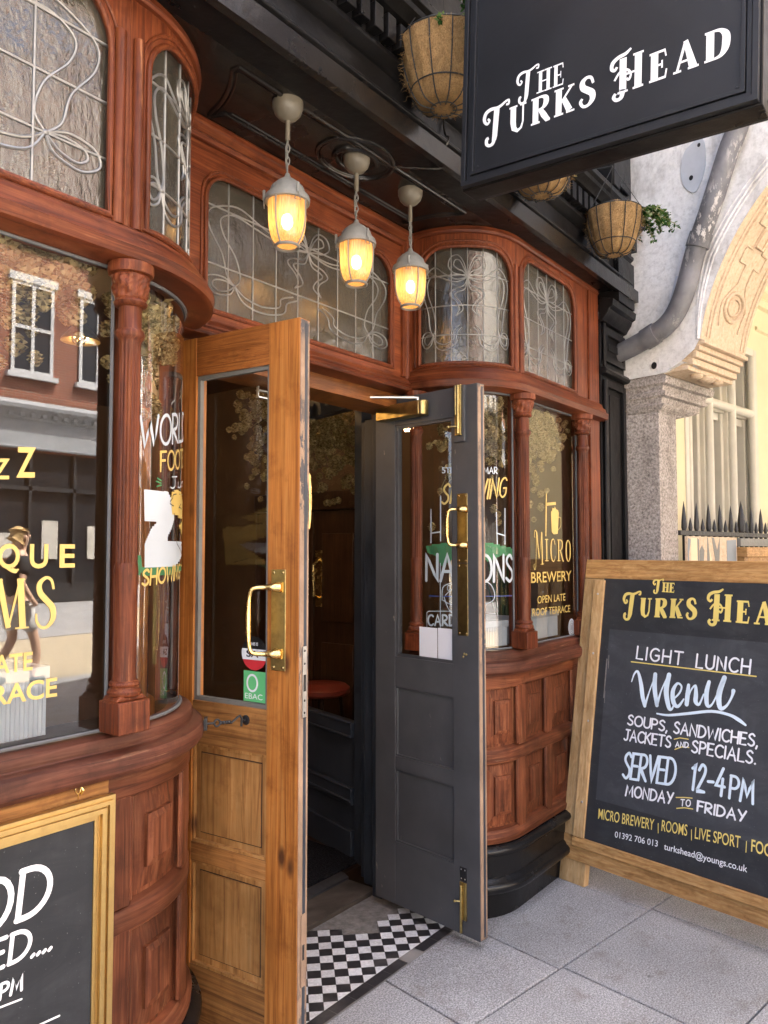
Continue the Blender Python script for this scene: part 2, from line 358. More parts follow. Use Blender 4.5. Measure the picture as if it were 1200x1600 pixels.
def build_leafy(name, cols, trans=0.3):
    m, nt, out = newmat(name)
    geo = nd(nt, 'NewGeometry')
    col = ramp(nt, geo.outputs['Random Per Island'], cols)
    n = noise(nt, coords(nt), 40, 3, 0.6)
    col = mixc(nt, 0.6, col, ramp(nt, n, [(0.3, 0.55), (0.65, 1.0)]), 'MULTIPLY')
    d = nd(nt, 'BsdfDiffuse', {0: col}); t = nd(nt, 'BsdfTranslucent', {0: col})
    mx = nd(nt, 'MixShader', {0: trans, 1: d.outputs[0], 2: t.outputs[0]})
    nt.links.new(mx.outputs[0], out.inputs[0])
    return m
MT['hops'] = build_leafy('dried_hops', [(0.0, (0.21, 0.145, 0.06)), (0.5, (0.42, 0.315, 0.145)), (1.0, (0.56, 0.45, 0.23))], 0.35)
MT['ivy'] = build_leafy('ivy_leaf', [(0.0, (0.02, 0.06, 0.015)), (0.6, (0.06, 0.14, 0.035)), (0.85, (0.16, 0.24, 0.08)), (1.0, (0.45, 0.48, 0.33))], 0.3)
MT['darkleaf'] = build_leafy('dark_leaf', [(0.0, (0.012, 0.03, 0.012)), (1.0, (0.04, 0.09, 0.03))], 0.2)
MT['dryplant'] = build_leafy('dry_stems', [(0.0, (0.2, 0.15, 0.06)), (1.0, (0.42, 0.36, 0.17))], 0.3)
MT['washlead'] = paint('whitened_lead', (0.5, 0.53, 0.56), 0.6, 0.15, 0.3, chips=0.8, chipc=(0.25, 0.25, 0.26), thr=0.62)
MT['groove_shade'] = paint('painted_groove_shade', (0.045, 0.02, 0.008), 0.8, 0.3, 0.2)  # dark colour that paints the shade in the door panel grooves
MT['putty'] = paint('pale_putty', (0.12, 0.123, 0.123), 0.6, 0.2, 0.2)
def build_lampglass():
    m, nt, out = newmat('ribbed_lamp_glass')
    n = noise(nt, coords(nt, (1, 1, 0.08)), 260, 2, 0.5)
    tl = nd(nt, 'BsdfTranslucent', {0: (0.80, 0.44, 0.16, 1)})
    tr = nd(nt, 'BsdfTransparent', {0: (1.0, 0.72, 0.38, 1)})
    gl = nd(nt, 'BsdfGlossy', {0: (1, 1, 1, 1), 'Roughness': 0.12})
    b = nt.nodes.new('ShaderNodeBump'); b.inputs['Strength'].default_value = 0.6; b.inputs['Distance'].default_value = 0.004
    nt.links.new(n, b.inputs['Height']); nt.links.new(b.outputs[0], gl.inputs['Normal']); nt.links.new(b.outputs[0], tl.inputs['Normal'])
    fac = ramp(nt, n, [(0.35, 0.45), (0.65, 0.85)])
    mx = nd(nt, 'MixShader', {0: fac, 1: tr.outputs[0], 2: tl.outputs[0]})
    m2 = nd(nt, 'MixShader', {0: 0.07, 1: mx.outputs[0], 2: gl.outputs[0]})
    nt.links.new(m2.outputs[0], out.inputs[0])
    return m
MT['lampglass'] = build_lampglass()
MT['bulb'] = emis('lit_bulb', (1.0, 0.80, 0.50), 3.0)
MT['barlamp'] = emis('lit_bar_lamp', (1.0, 0.62, 0.25), 1.2)
def build_brick(name, a, b, mortar):
    m, nt, out = newmat(name)
    v = coords(nt, rot=(R(90), 0, 0))
    br = nd(nt, 'TexBrick', {'Vector': v, 'Color1': c4(a), 'Color2': c4(b), 'Mortar': c4(mortar), 'Scale': 1.0, 'Mortar Size': 0.008, 'Brick Width': 0.225, 'Row Height': 0.075})
    n = noise(nt, coords(nt), 2.0, 4, 0.6)
    col = mixc(nt, 0.7, br.outputs[0], ramp(nt, n, [(0.3, 0.6), (0.7, 1.0)]), 'MULTIPLY')
    finish(nt, out, col, 0.85, bump=br.outputs[1], bstr=0.4, bdist=-0.01, spec=0.2)
    return m
MT['brick'] = build_brick('red_brick', (0.30, 0.10, 0.06), (0.21, 0.07, 0.045), (0.32, 0.29, 0.25))
MT['palestone'] = build_stone('pale_stone_front', (0.4, 0.38, 0.34), (0.5, 0.48, 0.43), (0.58, 0.55, 0.5), 20, dstr=0.4)
MT['shopgrey'] = paint('shop_fascia_grey', (0.28, 0.3, 0.32), 0.5, 0.08, 0.1)
MT['shopdark'] = paint('shopfront_dark', (0.025, 0.027, 0.03), 0.35, 0.2, 0.1)
MT['sash'] = paint('white_sash', (0.5, 0.51, 0.52), 0.45, 0.05, 0.05)
MT['darkpane'] = paint('dark_pane', (0.02, 0.022, 0.026), 0.06, 0.2, 0.02)
MT['slate'] = paint('slate_roof', (0.07, 0.07, 0.08), 0.7, 0.3, 0.3)
MT['asphalt'] = build_stone('buff_road', (0.28, 0.235, 0.16), (0.40, 0.34, 0.245), (0.48, 0.42, 0.32), 60, dstr=0.2)
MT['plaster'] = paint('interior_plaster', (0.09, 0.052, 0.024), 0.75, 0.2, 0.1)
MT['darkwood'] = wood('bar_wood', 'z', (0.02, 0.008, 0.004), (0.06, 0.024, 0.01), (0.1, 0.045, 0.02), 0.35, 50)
MT['leather'] = paint('red_leather', (0.22, 0.03, 0.015), 0.35, 0.2, 0.2)
MT['zinc'] = metal('corrugated_zinc', (0.72, 0.75, 0.77), 0.5, 0.3, (0.45, 0.46, 0.47))
MT['trough'] = paint('pale_trough', (0.21, 0.235, 0.255), 0.5, 0.12, 0.1)
MT['ribbon'] = paint('brown_glass_strip', (0.08, 0.04, 0.015), 0.2, 0.3, 0.1)
MT['skin'] = paint('skin', (0.72, 0.46, 0.33), 0.5, 0.08, 0.1)
MT['hair'] = paint('fair_hair', (0.45, 0.30, 0.13), 0.7, 0.3, 0.5)
MT['tee'] = paint('dark_tee', (0.02, 0.021, 0.024), 0.8, 0.2, 0.2)
MT['shorts'] = paint('pale_shorts', (0.74, 0.72, 0.7), 0.8, 0.08, 0.2)
MT['shoe'] = paint('dark_shoe', (0.02, 0.03, 0.02), 0.6, 0.2, 0.2)
MT['sock'] = paint('white_sock', (0.7, 0.7, 0.7), 0.8, 0.05, 0.1)
MT['mapboard'] = paint('map_colours', (0.55, 0.42, 0.22), 0.5, 0.3, 0.05)
MT['blue'] = paint('blue_banner', (0.02, 0.05, 0.22), 0.5, 0.1, 0.05)
# ------------------------------------------------------------------ geometry helpers
def ident(a, b, c):
    return Vector((a, b, c))
class MB:
    def __init__(s):
        s.v = []; s.f = []; s.m = []; s.sm = []; s.cuts = []
    def add(s, verts, faces, mat=0, smooth=False):
        n = len(s.v); s.v.extend(Vector(p) for p in verts)
        for f in faces:
            s.f.append([n + i for i in f]); s.m.append(mat); s.sm.append(smooth)
    def box(s, a, b, T=ident, mat=0, n=1):
        """box in (s,o,z) space; n slices along the first axis"""
        (x0, y0, z0), (x1, y1, z1) = a, b
        vs = []; fs = []
        for i in range(n + 1):
            x = x0 + (x1 - x0) * i / n
            vs += [T(x, y0, z0), T(x, y1, z0), T(x, y1, z1), T(x, y0, z1)]
        for i in range(n):
            k = 4 * i
            for j in range(4):
                fs.append((k + j, k + (j + 1) % 4, k + 4 + (j + 1) % 4, k + 4 + j))
        fs += [(3, 2, 1, 0), (4 * n, 4 * n + 1, 4 * n + 2, 4 * n + 3)]
        s.add(vs, fs, mat)
    def sweep(s, prof, svals, T, mat=0, smooth=False, caps=True):
        """closed profile [(o,z)] carried along the svals"""
        n = len(prof); vs = []; fs = []
        for x in svals:
            vs += [T(x, o, z) for o, z in prof]
        for i in range(len(svals) - 1):
            for j in range(n):
                fs.append((i * n + j, i * n + (j + 1) % n, (i + 1) * n + (j + 1) % n, (i + 1) * n + j))
        if caps:
            fs.append(tuple(range(n))); k = (len(svals) - 1) * n; fs.append(tuple(k + j for j in reversed(range(n))))
        s.add(vs, fs, mat, smooth)
    def prism(s, poly, d0, d1, T, mat=0, smooth=False):
        """2-D outline (u,v) extruded from depth d0 to d1; T(u,d,v)"""
        n = len(poly)
        vs = [T(u, d0, v) for u, v in poly] + [T(u, d1, v) for u, v in poly]
        fs = [tuple(range(n)), tuple(n + j for j in reversed(range(n)))]
        fs += [(j, n + j, n + (j + 1) % n, (j + 1) % n) for j in range(n)]
        s.add(vs, fs, mat, smooth)
    def lathe(s, prof, c, n=24, mat=0, smooth=True, mod=None, axis=None):
        """[(r,z)] around the vertical through c; mod(angle, i) scales the radius"""
        c = Vector(c); vs = []; fs = []; m = len(prof)
        for i, (r, z) in enumerate(prof):
            for k in range(n):
                a = 2 * math.pi * k / n
                q = r * (mod(a, z) if mod else 1)
                vs.append(c + (axis @ Vector((q * math.cos(a), q * math.sin(a), z)) if axis else Vector((q * math.cos(a), q * math.sin(a), z))))
        for i in range(m - 1):
            for k in range(n):
                fs.append((i * n + k, i * n + (k + 1) % n, (i + 1) * n + (k + 1) % n, (i + 1) * n + k))
        if prof[0][0] > 1e-5:
            fs.append(tuple(reversed(range(n))))
        if prof[-1][0] > 1e-5:
            fs.append(tuple((m - 1) * n + k for k in range(n)))
        s.add(vs, fs, mat, smooth)
    def tube(s, pts, r, n=8, mat=0, closed=False, caps=True, flat=1.0):
        pts = [Vector(p) for p in pts]
        P = [pts[0]]; 
        for p in pts[1:]:
            if (p - P[-1]).length > 1e-6:
                P.append(p)
        pts = P; L = len(pts)
        if L < 2:
            return
        rs = r if isinstance(r, (list, tuple)) else [r] * L
        if len(rs) < L:
            rs = list(rs) + [rs[-1]] * (L - len(rs))
        vs = []; fs = []; nrm = None
        for i in range(L):
            if closed:
                t = pts[(i + 1) % L] - pts[i - 1]
            else:
                t = pts[min(i + 1, L - 1)] - pts[max(i - 1, 0)]
            if t.length < 1e-9:
                t = Vector((0, 0, 1))
            t.normalize()
            if nrm is None:
                nrm = t.orthogonal().normalized()
            else:
                nrm = nrm - t * nrm.dot(t)
                nrm = nrm.normalized() if nrm.length > 1e-6 else t.orthogonal().normalized()
            bn = t.cross(nrm)
            for k in range(n):
                a = 2 * math.pi * k / n
                vs.append(pts[i] + (nrm * math.cos(a) + bn * math.sin(a)) * rs[i])
        for i in range(L if closed else L - 1):
            j = (i + 1) % L
            for k in range(n):
                fs.append((i * n + k, i * n + (k + 1) % n, j * n + (k + 1) % n, j * n + k))
        if caps and not closed:
            fs.append(tuple(reversed(range(n)))); fs.append(tuple((L - 1) * n + k for k in range(n)))
        s.add(vs, fs, mat, True)
    def ball(s, c, r, mat=0, n=10, sc=(1, 1, 1)):
        prof = [(math.sin(math.pi * i / n) * r, -math.cos(math.pi * i / n) * r) for i in range(n + 1)]
        c = Vector(c); k0 = len(s.v)
        s.lathe(prof, (0, 0, 0), n * 2, mat)
        for i in range(k0, len(s.v)):
            q = s.v[i]; s.v[i] = Vector((q.x * sc[0], q.y * sc[1], q.z * sc[2])) + c
    def mark(s):
        if not s.cuts or s.cuts[-1][0] != len(s.v):
            s.cuts.append((len(s.v), len(s.f)))
    def build_lines(s, name, mats, parent):
        """one object for each line of lettering"""
        c = [(0, 0)] + [q for q in s.cuts if q[0] > 0] + [(len(s.v), len(s.f))]
        for (va, fa), (vb, fb) in zip(c, c[1:]):
            if fb > fa:
                q = MB(); q.v = s.v[va:vb]; q.f = [[i - va for i in f] for f in s.f[fa:fb]]; q.m = s.m[fa:fb]; q.sm = s.sm[fa:fb]
                q.build(name, mats, parent, recalc=False)
    def build(s, name, mats, parent=None, bevel=0.0, wn=True, auto=38, recalc=True, bseg=2, **tags):
        me = bpy.data.meshes.new(name)
        loc = WORLD_LOC(parent)
        me.from_pydata([tuple(p - loc) for p in s.v], [], s.f)
        if not isinstance(mats, (list, tuple)):
            mats = [mats]
        for m in mats:
            me.materials.append(MT[m] if isinstance(m, str) else m)
        me.polygons.foreach_set('material_index', s.m); me.polygons.foreach_set('use_smooth', s.sm)
        bm = bmesh.new(); bm.from_mesh(me)
        bmesh.ops.dissolve_degenerate(bm, dist=1e-6, edges=bm.edges)
        if recalc:
            bmesh.ops.recalc_face_normals(bm, faces=bm.faces)
        bm.to_mesh(me); bm.free()
        try:
            me.set_sharp_from_angle(angle=R(auto))
        except Exception:
            pass
        o = bpy.data.objects.new(name, me); COL.objects.link(o)
        if parent:
            o.parent = parent
        if bevel:
            b = o.modifiers.new('bevel', 'BEVEL'); b.width = bevel; b.segments = bseg; b.limit_method = 'ANGLE'; b.angle_limit = R(40)
        for k, v in tags.items():
            o[k] = v
        return o
def WORLD_LOC(o):
    v = Vector((0, 0, 0))
    while o:
        v += o.location; o = o.parent
    return v
def tag(o, label, cat, group=None, kind=None):
    if label: o['label'] = label
    if cat: o['category'] = cat
    if group: o['group'] = group
    if kind: o['kind'] = kind
    return o
def thing(name, loc, label=None, cat=None, group=None):
    o = bpy.data.objects.new(name, None); COL.objects.link(o); o.location = loc; o.empty_display_size = 0.1
    return tag(o, label, cat, group)
def part(name, loc, parent):
    o = bpy.data.objects.new(name, None); COL.objects.link(o); o.parent = parent; o.location = Vector(loc) - WORLD_LOC(parent)
    return o
def lin(a, b, n):
    return [a + (b - a) * i / n for i in range(n + 1)]
def arc(cx, cy, rx, ry, a0, a1, n=12):
    return [(cx + rx * math.cos(R(a0 + (a1 - a0) * i / n)), cy + ry * math.sin(R(a0 + (a1 - a0) * i / n))) for i in range(n + 1)]
def cat(pts, n=8, closed=False):
    """Catmull-Rom through points of any dimension"""
    P = [tuple(p) for p in pts]; L = len(P); out = []
    for i in range(L if closed else L - 1):
        p0 = P[i - 1] if (i > 0 or closed) else P[0]; p1 = P[i]; p2 = P[(i + 1) % L]; p3 = P[(i + 2) % L] if (closed or i + 2 < L) else P[-1]
        for k in range(n):
            t = k / n
            out.append(tuple(0.5 * (2 * b + (c - a) * t + (2 * a - 5 * b + 4 * c - d) * t * t + (3 * b - a - 3 * c + d) * t ** 3) for a, b, c, d in zip(p0, p1, p2, p3)))
    if not closed:
        out.append(P[-1])
    return out
def frame_loops(x0, x1, z0, z1, r, X0, X1, Z0, Z1, n=10, na=8):
    """inner loop with two round top corners and the outer rectangle, point for point"""
    I = []; O = []
    def seg(a, b, A, B, n):
        for i in range(n):
            t = i / n
            I.append((a[0] + (b[0] - a[0]) * t, a[1] + (b[1] - a[1]) * t)); O.append((A[0] + (B[0] - A[0]) * t, A[1] + (B[1] - A[1]) * t))
    seg((x0, z0), (x1, z0), (X0, Z0), (X1, Z0), n)
    seg((x1, z0), (x1, z1 - r), (X1, Z0), (X1, z1 - r), 6)
    def corner(cx, cz, a0, Pa, Pm, Pb):
        for i in range(na):
            a = R(a0 + 90 * i / na); I.append((cx + r * math.cos(a), cz + r * math.sin(a)))
            t = i / na
            if t <= 0.5:
                q = t * 2; O.append((Pa[0] + (Pm[0] - Pa[0]) * q, Pa[1] + (Pm[1] - Pa[1]) * q))
            else:
                q = t * 2 - 1; O.append((Pm[0] + (Pb[0] - Pm[0]) * q, Pm[1] + (Pb[1] - Pm[1]) * q))
    corner(x1 - r, z1 - r, 0, (X1, z1 - r), (X1, Z1), (x1 - r, Z1))
    seg((x1 - r, z1), (x0 + r, z1), (x1 - r, Z1), (x0 + r, Z1), n)
    corner(x0 + r, z1 - r, 90, (x0 + r, Z1), (X0, Z1), (X0, z1 - r))
    seg((x0, z1 - r), (x0, z0), (X0, z1 - r), (X0, Z0), 6)
    return I, O
def ring(mb, I, O, o_front, o_back, T, mat=0):
    n = len(I)
    vs = [T(x, o_front, z) for x, z in O] + [T(x, o_front, z) for x, z in I] + [T(x, o_back, z) for x, z in I] + [T(x, o_back, z) for x, z in O]
    fs = []
    for k in range(3):
        for i in range(n):
            j = (i + 1) % n
            fs.append((k * n + i, k * n + j, (k + 1) * n + j, (k + 1) * n + i))
    for i in range(n):
        j = (i + 1) % n
        fs.append((3 * n + i, 3 * n + j, j, i))
    mb.add(vs, fs, mat)
def sheet(mb, u0, u1, v0, v1, o, T, nu=1, nv=1, mat=0):
    vs = [T(u0 + (u1 - u0) * i / nu, o, v0 + (v1 - v0) * j / nv) for j in range(nv + 1) for i in range(nu + 1)]
    w = nu + 1
    mb.add(vs, [(j * w + i, j * w + i + 1, (j + 1) * w + i + 1, (j + 1) * w + i) for j in range(nv) for i in range(nu)], mat, True)
def fill(mb, loop, o, T, mat=0, thick=0.0):
    n = len(loop)
    vs = [T(u, o, v) for u, v in loop]
    mb.add(vs, [tuple(range(n))], mat)

# ------------------------------------------------------------------ lettering
def ribbon(mb, pts, w, T, o, mat=0, rnd_cap=True, taper=None):
    """flat brush stroke in plane coordinates"""
    P = [(p[0], p[1]) for p in pts]; ws = [(p[2] if len(p) > 2 else 1.0) * w * 0.5 for p in pts]
    L = len(P)
    if L < 2:
        return
    lv = []; rv = []
    for i in range(L):
        a = P[max(i - 1, 0)]; b = P[min(i + 1, L - 1)]
        tx, ty = b[0] - a[0], b[1] - a[1]; l = math.hypot(tx, ty) or 1e-9
        nx, ny = -ty / l, tx / l; k = 1.0
        if 0 < i < L - 1:
            ux, uy = P[i][0] - a[0], P[i][1] - a[1]; ul = math.hypot(ux, uy) or 1e-9
            c = abs(nx * (-uy / ul) + ny * (ux / ul)); k = 1.0 / max(c, 0.6)
        lv.append((P[i][0] + nx * ws[i] * k, P[i][1] + ny * ws[i] * k)); rv.append((P[i][0] - nx * ws[i] * k, P[i][1] - ny * ws[i] * k))
    vs = [T(x, o, y) for x, y in lv] + [T(x, o, y) for x, y in rv]
    fs = [(i, i + 1, L + i + 1, L + i) for i in range(L - 1)]
    mb.add(vs, fs, mat)
    if rnd_cap:
        for e, nb in ((0, 1), (L - 1, L - 2)):
            a = math.atan2(P[e][1] - P[nb][1], P[e][0] - P[nb][0])
            c = [T(P[e][0] + ws[e] * math.cos(a + q), o, P[e][1] + ws[e] * math.sin(a + q)) for q in [math.pi * (-0.5 + k / 6) for k in range(7)]]
            mb.add(c, [tuple(range(7))], mat)
HAND = {
 'A': (.66, [[(0, 0), (.31, 1), (.64, -.02)], [(.12, .36), (.54, .36)]]),
 'B': (.52, [[(0, 0), (0, 1)], [(0, 1)] + arc(.2, .76, .27, .24, 90, -90) + [(.03, .52)] + arc(.2, .26, .31, .26, 90, -90) + [(0, 0)]]),
 'C': (.6, [arc(.36, .5, .36, .5, 48, 312, 16)]),
 'D': (.62, [[(0, 0), (0, 1)], [(-.03, 1)] + arc(.14, .5, .46, .5, 90, -90, 14) + [(-.02, 0)]]),
 'E': (.48, [[(.46, 1), (0, 1), (0, 0), (.47, 0)], [(0, .52), (.4, .52)]]),
 'F': (.46, [[(.46, 1), (0, 1), (0, 0)], [(0, .54), (.38, .54)]]),
 'G': (.66, [arc(.36, .5, .36, .5, 48, 322, 16) + [(.64, .46), (.38, .46)]]),
 'H': (.58, [[(0, 0), (0, 1)], [(.56, 0), (.56, 1)], [(0, .5), (.56, .5)]]),
 'I': (.06, [[(.02, 0), (.02, 1)]]),
 'J': (.46, [[(.1, 1), (.5, 1)], [(.32, 1), (.32, .25)] + arc(.14, .22, .18, .22, 0, -150, 8)]),
 'K': (.54, [[(0, 0), (0, 1)], [(.48, 1), (.02, .45)], [(.14, .58), (.53, 0)]]),
 'L': (.46, [[(0, 1), (0, 0), (.46, 0)]]),
 'M': (.74, [[(0, 0), (.1, 1), (.36, .25), (.62, 1), (.73, 0)]]),
 'N': (.6, [[(0, 0), (.02, 1), (.56, 0), (.57, 1)]]),
 'O': (.72, [arc(.36, .5, .36, .5, 100, 460, 20)]),
 'P': (.5, [[(0, 0), (0, 1)], [(-.02, 1)] + arc(.2, .73, .28, .27, 90, -90) + [(0, .46)]]),
 'R': (.54, [[(0, 0), (0, 1)], [(-.02, 1)] + arc(.2, .74, .28, .26, 90, -90) + [(.03, .48), (.52, 0)]]),
 'S': (.5, [cat([(.46, .86), (.3, 1), (.1, .9), (.06, .72), (.24, .54), (.44, .38), (.46, .15), (.26, 0), (.02, .12)], 5)]),
 'T': (.58, [[(0, 1), (.58, 1)], [(.29, 1), (.29, 0)]]),
 'U': (.56, [[(0, 1), (0, .32)] + arc(.28, .3, .28, .3, 180, 360, 10) + [(.56, 1)]]),
 'V': (.58, [[(0, 1), (.28, 0), (.58, 1)]]),
 'W': (.86, [[(0, 1), (.2, 0), (.43, .8), (.66, 0), (.86, 1)]]),
 'X': (.56, [[(0, 1), (.56, 0)], [(.56, 1), (0, 0)]]),
 'Y': (.58, [[(0, 1), (.29, .48)], [(.58, 1), (.2, 0)]]),
 'Z': (.54, [[(0, 1), (.54, 1), (0, 0), (.54, 0)]]),
 '1': (.24, [[(0, .8), (.18, 1), (.18, 0)]]),
 '2': (.5, [cat([(.02, .78), (.2, 1), (.42, .9), (.42, .66), (.2, .3), (.0, 0)], 5) + [(.5, 0)]]),
 '4': (.56, [[(.36, 1), (0, .34), (.56, .34)], [(.4, .62), (.4, 0)]]),
 '5': (.46, [[(.42, 1), (.06, 1), (.03, .56)] + arc(.2, .31, .26, .3, 110, -140, 10)]),
 ',': (.1, [[(.06, .06), (.0, -.16)]]), '.': (.08, [[(.03, .02), (.05, .03)]]), '-': (.34, [[(0, .42), (.34, .44)]]), ' ': (.3, []),
 'u': (.38, [[(0, .5), (0, .15)] + arc(.16, .15, .16, .15, 180, 360, 8) + [(.34, .5), (.35, 0)]]),
 'n': (.38, [[(0, .5), (0, 0)], [(0, .32)] + arc(.17, .3, .17, .2, 170, 0, 8) + [(.35, 0)]]),
 'e': (.4, [[(.03, .27), (.34, .29)] + arc(.18, .25, .17, .25, 20, 320, 12)]),
}
def layout(text, font, gap=0.2):
    x = 0; out = []
    for ch in text:
        w, st = font[ch]
        for s in st:
            out.append([(p[0] + x,) + tuple(p[1:]) for p in s])
        x += w + gap
    return out, x - gap
def letter(mb, text, font, u0, u1, v0, v1, w, T, o, gap=0.2, rise=0.0, slant=0.0, mat=0, cap=True, jit=0.0):
    st, W = layout(text, font, gap); mb.mark()
    for i, s in enumerate(st):
        pts = []
        for p in s:
            u = u0 + (u1 - u0) * p[0] / W; v = v0 + (v1 - v0) * p[1]
            u += slant * (v - v0); v += rise * (u - u0)
            if jit:
                v += jit * math.sin(u * 300 + i)
            pts.append((u, v) + tuple(p[2:3]))
        d = []
        for a, b in zip(pts, pts[1:]):
            n = max(1, int(math.hypot(b[0] - a[0], b[1] - a[1]) / 0.03))
            for k in range(n):
                t = k / n
                d.append(tuple(a[q] + (b[q] - a[q]) * t for q in range(len(a))))
        d.append(pts[-1])
        ribbon(mb, d, w, T, o + 0.00012 * (i % 7), mat, cap)
_BF = {}
def bf(text, bold=0.0):
    """outline of a line of plain sans lettering, from the built-in font"""
    k = (text, bold)
    if k not in _BF:
        cu = bpy.data.curves.new('t', 'FONT'); cu.body = text; cu.size = 1; cu.offset = bold; cu.resolution_u = 4
        ob = bpy.data.objects.new('t', cu); COL.objects.link(ob)
        dg = bpy.context.evaluated_depsgraph_get(); me = bpy.data.meshes.new_from_object(ob.evaluated_get(dg))
        vs = [(v.co.x, v.co.y) for v in me.vertices]; fs = [tuple(p.vertices) for p in me.polygons]
        bpy.data.objects.remove(ob); bpy.data.curves.remove(cu); bpy.data.meshes.remove(me)
        _BF[k] = (vs, fs)
    return _BF[k]
def sans(mb, text, u0, u1, v0, v1, T, o, bold=0.0, mat=0, rise=0.0, caps=True):
    vs, fs = bf(text, bold); mb.mark()
    x0 = min(p[0] for p in vs); x1 = max(p[0] for p in vs); h = 0.727 if caps else 0.727
    out = []
    for x, y in vs:
        u = u0 + (u1 - u0) * (x - x0) / (x1 - x0); v = v0 + (v1 - v0) * y / h + rise * (u - u0)
        out.append(T(u, o, v))
    mb.add(out, fs, mat)
